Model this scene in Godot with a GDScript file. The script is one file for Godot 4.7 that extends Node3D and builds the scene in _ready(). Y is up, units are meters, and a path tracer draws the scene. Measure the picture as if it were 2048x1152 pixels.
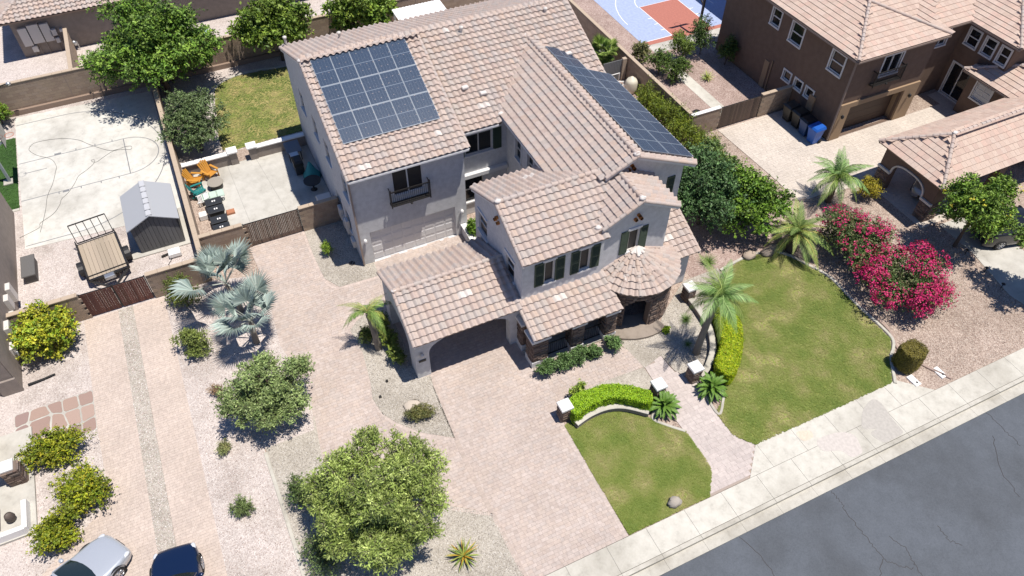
extends Node3D
# a drone's view of a two-storey stucco house with tiled roofs, its yards and its neighbours
# x runs along the house front, z towards the street, y up; metres

class MB:
	var v := PackedVector3Array()
	var n := PackedVector3Array()
	var c := PackedColorArray()
	var ix := PackedInt32Array()
	var col := Color(1, 1, 1)
	func vtx(p: Vector3, nn: Vector3) -> int:
		v.append(p); n.append(nn); c.append(col)
		return v.size() - 1
	func tri(a: Vector3, b: Vector3, d: Vector3) -> void:
		var nn := (b - a).cross(d - a).normalized()
		var k := vtx(a, nn); vtx(b, nn); vtx(d, nn)
		ix.append_array([k, k + 2, k + 1])
	func quad(a: Vector3, b: Vector3, d: Vector3, e: Vector3) -> void:
		var nn := (d - a).cross(e - b).normalized()
		var k := vtx(a, nn); vtx(b, nn); vtx(d, nn); vtx(e, nn)
		ix.append_array([k, k + 2, k + 1, k, k + 3, k + 2])
	func hull(p: Array) -> void: # 0..3 bottom ring counter-clockwise from above, 4..7 top
		quad(p[4], p[5], p[6], p[7]); quad(p[3], p[2], p[1], p[0])
		for i in 4:
			var j := (i + 1) % 4
			quad(p[i], p[j], p[4 + j], p[4 + i])
	func box(o: Vector3, s: Vector3, b := Basis.IDENTITY) -> void:
		var h := s * 0.5
		var p := []
		for y in [-1, 1]:
			for q in [[-1, 1], [1, 1], [1, -1], [-1, -1]]:
				p.append(o + b * Vector3(h.x * q[0], h.y * y, h.z * q[1]))
		hull(p)
	func span(a: Vector3, b: Vector3) -> void:
		box((a + b) * 0.5, (b - a).abs())
	func bevel(o: Vector3, s: Vector3, k: float, b := Basis.IDENTITY) -> void: # a box whose top edges are chamfered
		var h := s * 0.5
		var r := []
		for lv in [[-h.y, 0.0], [h.y - k, 0.0], [h.y, k]]:
			var ring := []
			for q in [[-1, 1], [1, 1], [1, -1], [-1, -1]]:
				ring.append(o + b * Vector3((h.x - lv[1]) * q[0], lv[0], (h.z - lv[1]) * q[1]))
			r.append(ring)
		for l in 2:
			for i in 4:
				var j := (i + 1) % 4
				quad(r[l][i], r[l][j], r[l + 1][j], r[l + 1][i])
		quad(r[2][0], r[2][1], r[2][2], r[2][3])
		quad(r[0][3], r[0][2], r[0][1], r[0][0])
	func bar(a: Vector3, b: Vector3, w: float, h: float) -> void: # a square bar from a to b
		var d := (b - a)
		var l := d.length()
		var f := d / l
		var up := Vector3.UP if absf(f.y) < 0.95 else Vector3.RIGHT
		var s := f.cross(up).normalized()
		box((a + b) * 0.5, Vector3(w, h, l), Basis(s, (-f).cross(s).normalized(), -f))
	func prism(poly: PackedVector2Array, y0: float, y1: float) -> void:
		extrude(poly, Transform3D(Basis(Vector3.RIGHT, Vector3.BACK, Vector3.UP), Vector3(0, y0, 0)), y1 - y0)
	func extrude(poly: PackedVector2Array, t: Transform3D, d: float) -> void: # poly in t's x,y ; pushed d along t's z
		var p := poly
		var k := Geometry2D.triangulate_polygon(p)
		var area := 0.0
		for i in p.size():
			area += p[i].cross(p[(i + 1) % p.size()])
		var flip := (area < 0) != (t.basis.determinant() < 0)
		var z := t.basis.z.normalized() * (1.0 if d > 0 else -1.0)
		for lv in [0.0, d]:
			var b0 := v.size()
			var nn := z if lv != 0.0 else -z
			for q in p:
				vtx(t * Vector3(q.x, q.y, lv), nn)
			for i in range(0, k.size(), 3):
				var a := v[b0 + k[i]]
				if (v[b0 + k[i + 1]] - a).cross(v[b0 + k[i + 2]] - a).dot(nn) > 0:
					ix.append_array([b0 + k[i], b0 + k[i + 2], b0 + k[i + 1]])
				else:
					ix.append_array([b0 + k[i], b0 + k[i + 1], b0 + k[i + 2]])
		for i in p.size():
			var a := t * Vector3(p[i].x, p[i].y, 0)
			var b := t * Vector3(p[(i + 1) % p.size()].x, p[(i + 1) % p.size()].y, 0)
			var up := t.basis.z * d
			if flip != (d < 0):
				quad(b, a, a + up, b + up)
			else:
				quad(a, b, b + up, a + up)
	func tube(pts: PackedVector3Array, rad: PackedFloat32Array, k := 7, cap := true) -> void:
		var i0 := ix.size()
		var m := pts.size()
		var side := Vector3.ZERO
		var b0 := v.size()
		for i in m:
			var f := (pts[mini(i + 1, m - 1)] - pts[maxi(i - 1, 0)]).normalized()
			if side == Vector3.ZERO:
				side = f.cross(Vector3.UP if absf(f.y) < 0.9 else Vector3.RIGHT).normalized()
			side = (side - f * side.dot(f)).normalized()
			var up := side.cross(f)
			for j in k:
				var a := TAU * j / k
				var d := side * cos(a) + up * sin(a)
				vtx(pts[i] + d * rad[i], d)
		for i in m - 1:
			for j in k:
				var a := b0 + i * k + j
				var b := b0 + i * k + (j + 1) % k
				ix.append_array([a, b, b + k, a, b + k, a + k])
		if cap:
			for e in [0, m - 1]:
				var f: Vector3 = (pts[m - 1] - pts[m - 2]).normalized() if e else (pts[0] - pts[1]).normalized()
				var cc := vtx(pts[e], f)
				for j in k:
					vtx(v[b0 + e * k + j], f)
				for j in k:
					ix.append_array([cc, cc + 1 + j, cc + 1 + (j + 1) % k] if e == 0 else [cc, cc + 1 + (j + 1) % k, cc + 1 + j])
		turn_out(i0)
	func lathe(o: Vector3, prof: PackedVector2Array, k := 16, b := Basis.IDENTITY) -> void: # prof is (radius, height)
		var i0 := ix.size()
		var b0 := v.size()
		var m := prof.size()
		for i in m:
			var t := (prof[mini(i + 1, m - 1)] - prof[maxi(i - 1, 0)]).normalized()
			for j in k:
				var a := TAU * j / k
				var d := Vector3(cos(a), 0, sin(a))
				vtx(o + b * (d * prof[i].x + Vector3(0, prof[i].y, 0)), (b * (d * t.y - Vector3(0, t.x, 0))).normalized())
		for i in m - 1:
			for j in k:
				var a := b0 + i * k + j
				var e := b0 + i * k + (j + 1) % k
				ix.append_array([a, e + k, e, a, a + k, e + k])
		turn_out(i0)
	func ball(o: Vector3, r: Vector3, k := 10, rough := 0.0, rs := 1) -> void:
		var fn := FastNoiseLite.new()
		fn.seed = rs; fn.frequency = 1.2
		var i0 := ix.size()
		var b0 := v.size()
		var m := int(k * 0.5) + 1
		for i in m + 1:
			for j in k:
				var th := PI * i / m
				var a := TAU * j / k
				var d := Vector3(sin(th) * cos(a), cos(th), sin(th) * sin(a))
				vtx(o + d * r * (1.0 + rough * fn.get_noise_3dv(d * 1.5 + o)), (d / r).normalized())
		for i in m:
			for j in k:
				var a := b0 + i * k + j
				var e := b0 + i * k + (j + 1) % k
				ix.append_array([a, e, e + k, a, e + k, a + k])
		turn_out(i0)
	func turn_out(from: int) -> void: # winding after the normals
		for i in range(from, ix.size(), 3):
			var a := v[ix[i]]
			if (v[ix[i + 1]] - a).cross(v[ix[i + 2]] - a).dot(n[ix[i]] + n[ix[i + 1]] + n[ix[i + 2]]) > 0:
				var t := ix[i + 1]
				ix[i + 1] = ix[i + 2]; ix[i + 2] = t
	func add(o: MB, t: Transform3D, tint: Color) -> void:
		var b0 := v.size()
		for i in o.v.size():
			v.append(t * o.v[i]); n.append((t.basis * o.n[i]).normalized()); c.append(tint * o.c[i])
		for i in o.ix:
			ix.append(b0 + i)
	func mesh() -> ArrayMesh:
		var a := []
		a.resize(Mesh.ARRAY_MAX)
		a[Mesh.ARRAY_VERTEX] = v; a[Mesh.ARRAY_NORMAL] = n; a[Mesh.ARRAY_COLOR] = c; a[Mesh.ARRAY_INDEX] = ix
		var m := ArrayMesh.new()
		m.add_surface_from_arrays(Mesh.PRIMITIVE_TRIANGLES, a)
		return m

var rng := RandomNumberGenerator.new()
var off := {}
var used := {}
var M := {}

func numbered(s: String) -> String:
	used[s] = used.get(s, 0) + 1
	return s if used[s] == 1 else "%s_%03d" % [s, used[s] - 1]

func obj(called: String, mb, m: Material, parent: Node = self) -> MeshInstance3D:
	var o := MeshInstance3D.new()
	o.name = numbered(called) if parent == self else called
	o.mesh = mb.mesh() if mb is MB else mb
	o.material_override = m
	parent.add_child(o, true)
	if off.has(parent):
		o.position = -off[parent]
	return o

func inst(called: String, mesh: Mesh, m: Material, t: Transform3D, parent: Node) -> MeshInstance3D:
	var o := obj(called, mesh, m, parent)
	o.transform = Transform3D(t.basis, t.origin + o.position)
	return o

func tag(o: Node, label: String, category: String, group := "") -> Node:
	o.set_meta("label", label); o.set_meta("category", category)
	if group:
		o.set_meta("group", group)
	return o

func thing(called: String, label: String, category: String, at := Vector3.ZERO, group := "", world := true) -> Node3D:
	var o := Node3D.new()
	o.name = numbered(called)
	add_child(o)
	o.position = at
	if world:
		off[o] = at # its parts are given in world coordinates
	tag(o, label, category, group)
	return o

func struct(called: String, mb, m: Material) -> MeshInstance3D:
	var o := obj(called, mb, m)
	o.set_meta("kind", "structure")
	return o

func stuff(o: Node) -> Node:
	o.set_meta("kind", "stuff")
	return o

func xz(a: Array) -> PackedVector2Array:
	var p := PackedVector2Array()
	for i in range(0, a.size(), 2):
		p.append(Vector2(a[i], a[i + 1]))
	return p

func smooth_loop(p: PackedVector2Array, k := 3, closed := true) -> PackedVector2Array:
	var r := PackedVector2Array()
	var m := p.size()
	for i in (m if closed else m - 1):
		var g := func(j): return p[posmod(j, m)] if closed else p[clampi(j, 0, m - 1)]
		for s in k:
			r.append(g.call(i).cubic_interpolate(g.call(i + 1), g.call(i - 1), g.call(i + 2), float(s) / k))
	if not closed:
		r.append(p[m - 1])
	return r

# ---------------------------------------------------------------- materials
func lin(r: float, g: float, b: float) -> Color:
	return Color(r, g, b).linear_to_srgb()

func layer(size: int, sd: int, freq: float, oct := 3, kind := FastNoiseLite.TYPE_SIMPLEX_SMOOTH) -> PackedByteArray:
	var f := FastNoiseLite.new()
	f.seed = sd; f.frequency = freq; f.noise_type = kind; f.fractal_octaves = oct
	if kind == FastNoiseLite.TYPE_CELLULAR:
		f.cellular_return_type = FastNoiseLite.RETURN_CELL_VALUE
		f.fractal_type = FastNoiseLite.FRACTAL_NONE
	var im := f.get_seamless_image(size, size)
	im.convert(Image.FORMAT_L8)
	return im.get_data()

func paint(size: int, layers: Array, stops: Array, grain := 0.0, sd := 1) -> ImageTexture: # layers: [bytes, weight]; stops: linear colours
	var lut := PackedByteArray()
	for i in 256:
		var t := i / 255.0 * (stops.size() - 1)
		var k := mini(int(t), stops.size() - 2)
		var q: Color = stops[k].lerp(stops[k + 1], t - k).linear_to_srgb()
		lut.append_array([q.r8, q.g8, q.b8])
	var r := RandomNumberGenerator.new()
	r.seed = sd
	var out := PackedByteArray()
	out.resize(size * size * 3)
	var nl := layers.size()
	var l0: PackedByteArray = layers[0][0]
	var w0: float = layers[0][1]
	var l1: PackedByteArray = layers[1][0] if nl > 1 else l0
	var w1: float = layers[1][1] if nl > 1 else 0.0
	var l2: PackedByteArray = layers[2][0] if nl > 2 else l0
	var w2: float = layers[2][1] if nl > 2 else 0.0
	for i in size * size:
		var x := clampi(int(128 + (l0[i] - 128) * w0 + (l1[i] - 128) * w1 + (l2[i] - 128) * w2 + (r.randf() - 0.5) * 255.0 * grain), 0, 255) * 3
		var k := i * 3
		out[k] = lut[x]; out[k + 1] = lut[x + 1]; out[k + 2] = lut[x + 2]
	return ImageTexture.create_from_image(Image.create_from_data(size, size, false, Image.FORMAT_RGB8, out))

func mat(c: Color, rough := 0.9, tex: Texture2D = null, metres := 1.0, vcol := false, metal := 0.0) -> StandardMaterial3D:
	var m := StandardMaterial3D.new()
	m.albedo_color = c
	m.roughness = rough
	m.metallic = metal
	m.vertex_color_use_as_albedo = vcol
	if tex:
		m.albedo_texture = tex
		m.uv1_triplanar = true
		m.uv1_world_triplanar = true
		m.uv1_scale = Vector3.ONE / metres
	return m

func over(m: StandardMaterial3D, tex: Texture2D, metres: float) -> StandardMaterial3D: # a second, coarser pattern multiplied in
	m.detail_enabled = true
	m.detail_albedo = tex
	m.detail_blend_mode = BaseMaterial3D.BLEND_MODE_MUL
	m.detail_uv_layer = BaseMaterial3D.DETAIL_UV_2
	m.uv2_triplanar = true
	m.uv2_world_triplanar = true
	m.uv2_scale = Vector3.ONE / metres
	return m

func relief(m: StandardMaterial3D, tex: Texture2D, cm: float) -> StandardMaterial3D:
	m.heightmap_enabled = true
	m.heightmap_texture = tex
	m.heightmap_scale = cm
	return m

func leafy(c := Color(1, 1, 1), back := 0.22) -> StandardMaterial3D:
	var m := mat(c, 0.62, null, 1.0, true)
	m.backlight_enabled = true
	m.backlight = Color(back, back, back * 0.6)
	m.cull_mode = BaseMaterial3D.CULL_DISABLED
	return m

func materials() -> void:
	var L := func(r, g, b): return Color(r, g, b)
	var n_fine := layer(512, 3, 0.11, 2)
	var n_mid := layer(512, 7, 0.02, 4)
	var n_big := layer(512, 11, 0.006, 4)
	var n_cell := layer(1024, 5, 0.24, 1, FastNoiseLite.TYPE_CELLULAR)
	var n_cell2 := layer(1024, 9, 0.12, 1, FastNoiseLite.TYPE_CELLULAR)
	var n_midk := layer(1024, 17, 0.012, 4)
	var grey := paint(512, [[n_mid, 0.9], [n_fine, 0.5]], [L.call(.78, .78, .78), L.call(1, 1, 1)], 0.25, 2)
	var blotch := paint(512, [[n_big, 1.2], [n_mid, 0.35]], [L.call(.74, .73, .71), L.call(.93, .93, .92), L.call(1, 1, 1)], 0.05, 4)
	var grit := paint(512, [[n_fine, 0.8]], [L.call(.7, .7, .7), L.call(1, 1, 1)], 0.6, 5)
	M.grey = grey; M.grit = grit
	# gravels: each stone its own tone
	var gr := [[n_cell, 0.55], [n_cell2, 0.35], [n_midk, 0.2]]
	var g_pink := paint(1024, gr, [L.call(.30, .25, .23), L.call(.47, .41, .38), L.call(.56, .50, .465), L.call(.72, .66, .62)], 0.3, 6)
	var g_grey := paint(1024, gr, [L.call(.22, .195, .165), L.call(.37, .335, .285), L.call(.45, .41, .355), L.call(.60, .56, .50)], 0.3, 7)
	var g_tan := paint(1024, gr, [L.call(.13, .09, .07), L.call(.33, .25, .205), L.call(.45, .36, .30), L.call(.64, .55, .47)], 0.25, 8)
	var g_red := paint(1024, gr, [L.call(.14, .09, .075), L.call(.31, .22, .19), L.call(.42, .32, .28), L.call(.58, .49, .44)], 0.25, 9)
	M.g_pink = over(mat(Color.WHITE, 0.95, g_pink, 7.0), blotch, 11.0)
	M.g_grey = over(mat(Color.WHITE, 0.95, g_grey, 6.3), blotch, 9.0)
	M.g_tan = over(mat(Color.WHITE, 0.95, g_tan, 7.7), blotch, 13.0)
	M.g_red = over(mat(Color.WHITE, 0.95, g_red, 7.1), blotch, 12.0)
	for k in ["g_pink", "g_grey", "g_tan", "g_red"]:
		relief(M[k], M[k].albedo_texture, 3.0)
	# grass
	var gn := layer(1024, 21, 0.05, 3)
	var gn2 := layer(1024, 22, 0.009, 4)
	var gn3 := layer(1024, 23, 0.2, 1)
	var grass := paint(1024, [[gn2, 0.28], [gn, 0.45], [gn3, 0.45]], [L.call(0.146, 0.194, 0.032), L.call(0.185, 0.232, 0.046), L.call(0.213, 0.243, 0.055), L.call(0.258, 0.259, 0.075), L.call(0.336, 0.297, 0.115)], 0.22, 10)
	M.grass = mat(Color.WHITE, 0.95, grass, 9.0)
	relief(M.grass, grass, 2.0)
	var dry := paint(1024, [[gn2, 1.1], [gn, 0.4], [gn3, 0.3]], [L.call(.12, .17, .025), L.call(.19, .21, .05), L.call(.29, .25, .09), L.call(.38, .30, .13)], 0.2, 12)
	M.dry_grass = mat(Color.WHITE, 0.95, dry, 11.0)
	var turf := paint(512, [[n_mid, 0.5], [n_fine, 0.4]], [L.call(.03, .085, .01), L.call(.06, .15, .02)], 0.4, 13)
	M.turf = mat(Color.WHITE, 0.95, turf, 4.0)
	# concrete, asphalt, pavers
	var conc := paint(1024, [[n_midk, 0.8], [gn, 0.35]], [L.call(.44, .425, .39), L.call(.55, .535, .49), L.call(.60, .585, .54), L.call(.64, .625, .58)], 0.16, 14)
	M.concrete = over(mat(Color.WHITE, 0.9, conc, 8.0), blotch, 17.0)
	M.concrete2 = over(mat(lin(.86, .85, .84), 0.9, conc, 9.1), blotch, 14.0)
	M.walk = over(mat(lin(.94, .925, .89), 0.9, conc, 6.7), blotch, 21.0)
	M.curb = over(mat(lin(.84, .82, .78), 0.9, conc, 3.7), blotch, 9.0)
	var asph := paint(1024, [[n_midk, 0.35], [gn, 0.35], [n_cell, 0.35]], [L.call(.074, .085, .1), L.call(.096, .108, .127), L.call(.114, .128, .15)], 0.5, 15)
	M.asphalt = over(mat(Color.WHITE, 0.88, asph, 7.9), blotch, 19.0)
	M.paver = mat(Color.WHITE, 0.92, grey, 2.3, true)
	M.sand = mat(lin(.40, .33, .28), 0.95, grit, 1.1)
	M.path = over(mat(lin(.50, .43, .39), 0.9, conc, 5.3), blotch, 6.0)
	# walls
	M.stucco = over(mat(lin(.72, .725, .735), 0.95, grit, 0.9), grey, 4.0)
	relief(M.stucco, grit, 0.4)
	M.trim = mat(lin(.76, .76, .76), 0.8, grit, 1.3)
	M.brown = over(mat(lin(.20, .135, .10), 0.95, grit, 1.0), grey, 5.0)
	relief(M.brown, grit, 0.4)
	M.tan_trim = mat(lin(.36, .25, .155), 0.9, grit, 1.1)
	M.taupe = over(mat(lin(.34, .29, .255), 0.95, grit, 1.0), grey, 5.0)
	M.block = mat(Color.WHITE, 0.95, grit, 0.8, true)
	M.cap = mat(lin(.50, .40, .30), 0.95, grit, 0.9)
	M.tile = mat(Color.WHITE, 0.82, grey, 1.1, true)
	M.under = mat(lin(.30, .23, .19), 0.9, grit, 1.0)
	M.fascia = mat(lin(.30, .235, .2), 0.8)
	M.gutter = mat(lin(.72, .72, .72), 0.5)
	M.mortar = mat(lin(.72, .67, .63), 0.95, grit, 0.4)
	M.stone = mat(Color.WHITE, 0.9, grit, 0.5, true)
	M.shutter = mat(lin(.055, .085, .055), 0.7, grey, 0.7)
	M.frame = mat(lin(.60, .57, .53), 0.6)
	M.white = mat(lin(.78, .77, .75), 0.7)
	M.glass = mat(lin(.012, .014, .017), 0.06)
	M.glass.metallic_specular = 0.5
	M.screen = mat(lin(.02, .02, .022), 0.5)
	M.blind = mat(lin(.5, .52, .54), 0.4)
	M.iron = mat(lin(.018, .017, .017), 0.5)
	M.steel = mat(lin(.5, .51, .52), 0.35, null, 1.0, false, 0.8)
	M.garage = mat(lin(.78, .77, .765), 0.7, grit, 1.7)
	M.brown_door = mat(lin(.075, .045, .032), 0.6, grey, 1.5)
	M.clay = mat(lin(.52, .20, .05), 0.8, grit, 0.4)
	M.wood = mat(Color.WHITE, 0.85, grey, 0.6, true)
	M.bark = mat(lin(.11, .085, .065), 0.95, grit, 0.5)
	M.pale_bark = mat(lin(.25, .22, .185), 0.95, grit, 0.5)
	M.soil = mat(lin(.085, .062, .046), 0.95, grit, 1.0)
	M.plastic = mat(Color.WHITE, 0.45, null, 1.0, true)
	M.paint = mat(Color.WHITE, 0.6, null, 1.0, true)
	M.leaf = leafy()
	M.core = mat(Color.WHITE, 0.95, grey, 0.7, true)
	M.rubber = mat(lin(.015, .015, .016), 0.8)
	M.rim = mat(lin(.55, .56, .58), 0.3, null, 1.0, false, 0.9)
	M.cell = mat(lin(.022, .044, .085), 0.22)
	M.cell.metallic_specular = 0.6
	M.backsheet = mat(lin(.13, .17, .23), 0.3)
	M.alu = mat(lin(.27, .31, .36), 0.4)
	M.dark_frame = mat(lin(.03, .032, .035), 0.4)

# ---------------------------------------------------------------- the ground
const LAWN1 = [5.07, 13.2, 4.98, 18.72, 8.79, 18.72, 9.59, 17.75, 9.7, 16.85, 9.67, 15.75, 8.93, 15.0, 8.4, 14.18, 7.35, 13.32, 5.97, 13.16]
const LAWN2 = [20.3, 8.5, 20.84, 9.12, 21.18, 9.9, 21.54, 10.7, 21.7, 11.52, 21.63, 13.19, 21.71, 14.53, 21.67, 15.55, 21.31, 16.0, 20.81, 16.39, 19.82, 17.6, 12.12, 17.5, 11.49, 16.68, 11.5, 15.55, 12.21, 15.06, 13.04, 14.23, 13.98, 13.72, 15.05, 12.56, 15.55, 11.4, 15.97, 9.77, 16.97, 8.61, 18.03, 8.27, 19.23, 8.21]
const PATH = [9.93, 11.98, 10.99, 11.73, 11.03, 12.66, 11.69, 13.75, 11.5, 15.55, 11.49, 16.68, 12.12, 17.53, 10.83, 18.74, 8.79, 18.74, 9.59, 17.75, 9.7, 16.85, 9.67, 15.75, 9.64, 14.88, 9.83, 13.65]
const BEDG = [-2.19, -4.0, -0.02, -4.0, 0.0, -0.05, 0.57, -0.05, 0.44, 1.03, -1.63, 0.95, -2.17, 0.04, -2.24, -1.83]
const BEDC = [-1.46, 3.46, -0.34, 2.98, 0.14, 3.44, 0.14, 8.07, 0.61, 8.1, 0.51, 8.67, 0.37, 11.69, -0.83, 10.85, -1.66, 9.91, -2.11, 9.18, -2.26, 8.23, -2.06, 7.32, -1.85, 5.47, -1.99, 3.92]
const PAVA = [-5.23, -3.9, -2.19, -3.9, -2.24, -1.83, -2.17, 0.04, -1.63, 0.95, 0.44, 1.03, 0.57, -0.12, 5.9, -0.12, 6.1, 2.8, 5.25, 2.8, 5.25, 7.9, 5.02, 9.8, 9.6, 9.85, 9.72, 10.28, 10.43, 10.55, 11.54, 10.48, 11.6, 11.2, 9.93, 11.98, 7.58, 11.83, 5.9, 12.0, 5.1, 12.6, 5.03, 13.2, 4.94, 18.74, 0.48, 18.74, 0.41, 15.58, -0.95, 14.61, -5.37, 11.35, -5.14, 9.77, -5.1, 8.68, -4.73, 6.83, -4.9, 5.52, -5.32, 3.38, -5.16, 0.65, -5.1, -1.6]
const STRIPL = [-13.72, -2.2, -12.12, -2.2, -12.12, 11.42, -12.0, 13.4, -19.0, 13.4, -17.5, 11.6, -15.58, 9.97, -13.99, 8.77, -13.62, 7.24, -13.72, 4.5]
const STRIPR = [-11.42, -2.2, -9.9, -2.2, -9.83, 13.9, -11.99, 13.4, -11.42, 11.5]
const GRAVM = [-12.12, -2.2, -11.42, -2.2, -11.42, 11.5, -11.99, 12.6, -12.12, 11.42]
const GRAVP = [-9.9, -2.2, -7.6, -2.3, -5.16, -1.6, -5.16, 0.65, -5.32, 3.38, -4.9, 5.52, -4.73, 6.83, -5.1, 8.68, -7.3, 8.7, -7.25, 18.7, -9.83, 18.7]
const COURT = [-16.3, -22.0, -7.95, -21.5, -7.9, -7.6, -10.95, -8.5, -16.15, -8.8]
const PATIO = [-6.9, -11.5, -0.02, -11.5, -0.02, -4.0, -6.6, -4.0]
const BLAWN = [-4.05, -19.82, -2.87, -20.73, -1.5, -20.9, 1.6, -20.5, 6.0, -20.5, 6.0, -12.9, 0.04, -12.95, -1.79, -12.92, -3.23, -12.85, -4.86, -13.06, -4.55, -16.32]

func inside(p: Vector2, poly: PackedVector2Array, holes: Array) -> bool:
	if not Geometry2D.is_point_in_polygon(p, poly):
		return false
	for h in holes:
		if Geometry2D.is_point_in_polygon(p, h):
			return false
	return true

func pavers(parent: Node, poly: PackedVector2Array, holes: Array, y: float, w: float, tones: Array, sd: int) -> void:
	# rows of chamfered pavers of mixed lengths, laid in running bond
	var r := RandomNumberGenerator.new()
	r.seed = sd
	var mm := MultiMesh.new()
	mm.transform_format = MultiMesh.TRANSFORM_3D
	mm.use_colors = true
	var bev := MB.new()
	bev.box(Vector3(0, -0.02, 0), Vector3(1, 0.04, 1))
	mm.mesh = bev.mesh()
	var lo := poly[0]
	var hi := poly[0]
	for q in poly:
		lo = lo.min(q); hi = hi.max(q)
	var ts := []
	var cs := []
	var fn := FastNoiseLite.new()
	fn.seed = sd; fn.frequency = 0.35
	var z := lo.y
	var rw := w * 0.8
	while z < hi.y:
		var cuts := [] # where this row enters and leaves the outline
		var zc := z + rw * 0.5
		for i in poly.size():
			var a := poly[i]
			var q := poly[(i + 1) % poly.size()]
			if (a.y <= zc) != (q.y <= zc):
				cuts.append(lerpf(a.x, q.x, (zc - a.y) / (q.y - a.y)))
		cuts.sort()
		for k in range(0, cuts.size() - 1, 2):
			var x: float = cuts[k]
			var end: float = cuts[k + 1]
			while x < end - 0.01:
				var l: float = w * [0.8, 1.0, 1.35, 1.6][r.randi() % 4]
				if end - x - l < w * 0.45:
					l = end - x
				var c := Vector2(x + l * 0.5, zc)
				ts.append(Transform3D(Basis.from_scale(Vector3(l - 0.005, 1, rw - 0.005)), Vector3(c.x, y + r.randf_range(-0.002, 0.002), c.y)))
				var t: Color = tones[r.randi() % tones.size()]
				t = t.lerp(tones[0], 0.6)
				cs.append(t * (0.97 + fn.get_noise_2dv(c) * 0.12 + r.randf_range(-0.03, 0.03)))
				x += l
		z += rw
	mm.instance_count = ts.size()
	for i in ts.size():
		mm.set_instance_transform(i, ts[i])
		mm.set_instance_color(i, cs[i])
	var o := MultiMeshInstance3D.new()
	o.multimesh = mm
	o.material_override = M.paver
	o.name = "paver"
	parent.add_child(o, true)
	stuff(o)

func border(parent: Node, pts: PackedVector2Array, w: float, tone: Color, y := 0.006) -> void: # a soldier course of pavers along a line
	var r := RandomNumberGenerator.new()
	r.seed = int(pts[0].x * 50)
	var b := MB.new()
	for i in pts.size() - 1:
		var d := pts[i + 1] - pts[i]
		var n := maxi(int(d.length() / 0.11), 1)
		for k in n:
			var c := pts[i] + d * ((k + 0.5) / n)
			b.col = tone * r.randf_range(.9, 1.1)
			b.bevel(Vector3(c.x, y - .02, c.y), Vector3(w, .04, d.length() / n - .006), .004, Basis(Vector3.UP, -atan2(d.y, d.x) + PI * .5))
	stuff(obj("border_paver", b, M.paver, parent))

func sheet(called: String, a, y: float, m: Material, k := 1, deep := 0.1) -> MeshInstance3D:
	var p: PackedVector2Array = xz(a) if a is Array else a
	if k > 1:
		p = smooth_loop(p, k)
	var b := MB.new()
	b.prism(p, y - deep, y)
	return struct(called, b, m)

func rect(x0: float, z0: float, x1: float, z1: float) -> PackedVector2Array:
	return PackedVector2Array([Vector2(x0, z0), Vector2(x1, z0), Vector2(x1, z1), Vector2(x0, z1)])

func ribbon(b: MB, pts: PackedVector2Array, w: float, y0: float, y1: float) -> void: # a kerb swept along a line
	var l := PackedVector2Array()
	var rr := PackedVector2Array()
	for i in pts.size():
		var d := (pts[mini(i + 1, pts.size() - 1)] - pts[maxi(i - 1, 0)]).normalized().orthogonal()
		l.append(pts[i] + d * w * 0.5); rr.append(pts[i] - d * w * 0.5)
	for i in pts.size() - 1:
		var f := func(q: Vector2, y: float): return Vector3(q.x, y, q.y)
		var e := (y1 - y0) * 0.3
		var li := l[i].lerp(rr[i], 0.12)
		var lj := l[i + 1].lerp(rr[i + 1], 0.12)
		var ri := rr[i].lerp(l[i], 0.12)
		var rj := rr[i + 1].lerp(l[i + 1], 0.12)
		b.quad(f.call(li, y1), f.call(ri, y1), f.call(rj, y1), f.call(lj, y1))
		b.quad(f.call(l[i], y1 - e), f.call(li, y1), f.call(lj, y1), f.call(l[i + 1], y1 - e))
		b.quad(f.call(ri, y1), f.call(rr[i], y1 - e), f.call(rr[i + 1], y1 - e), f.call(rj, y1))
		b.quad(f.call(l[i], y0), f.call(l[i], y1 - e), f.call(l[i + 1], y1 - e), f.call(l[i + 1], y0))
		b.quad(f.call(rr[i], y1 - e), f.call(rr[i], y0), f.call(rr[i + 1], y0), f.call(rr[i + 1], y1 - e))
	for i in [0, pts.size() - 1]:
		b.quad(Vector3(l[i].x, y0, l[i].y), Vector3(rr[i].x, y0, rr[i].y), Vector3(rr[i].x, y1 - (y1 - y0) * 0.3, rr[i].y), Vector3(l[i].x, y1 - (y1 - y0) * 0.3, l[i].y))

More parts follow.
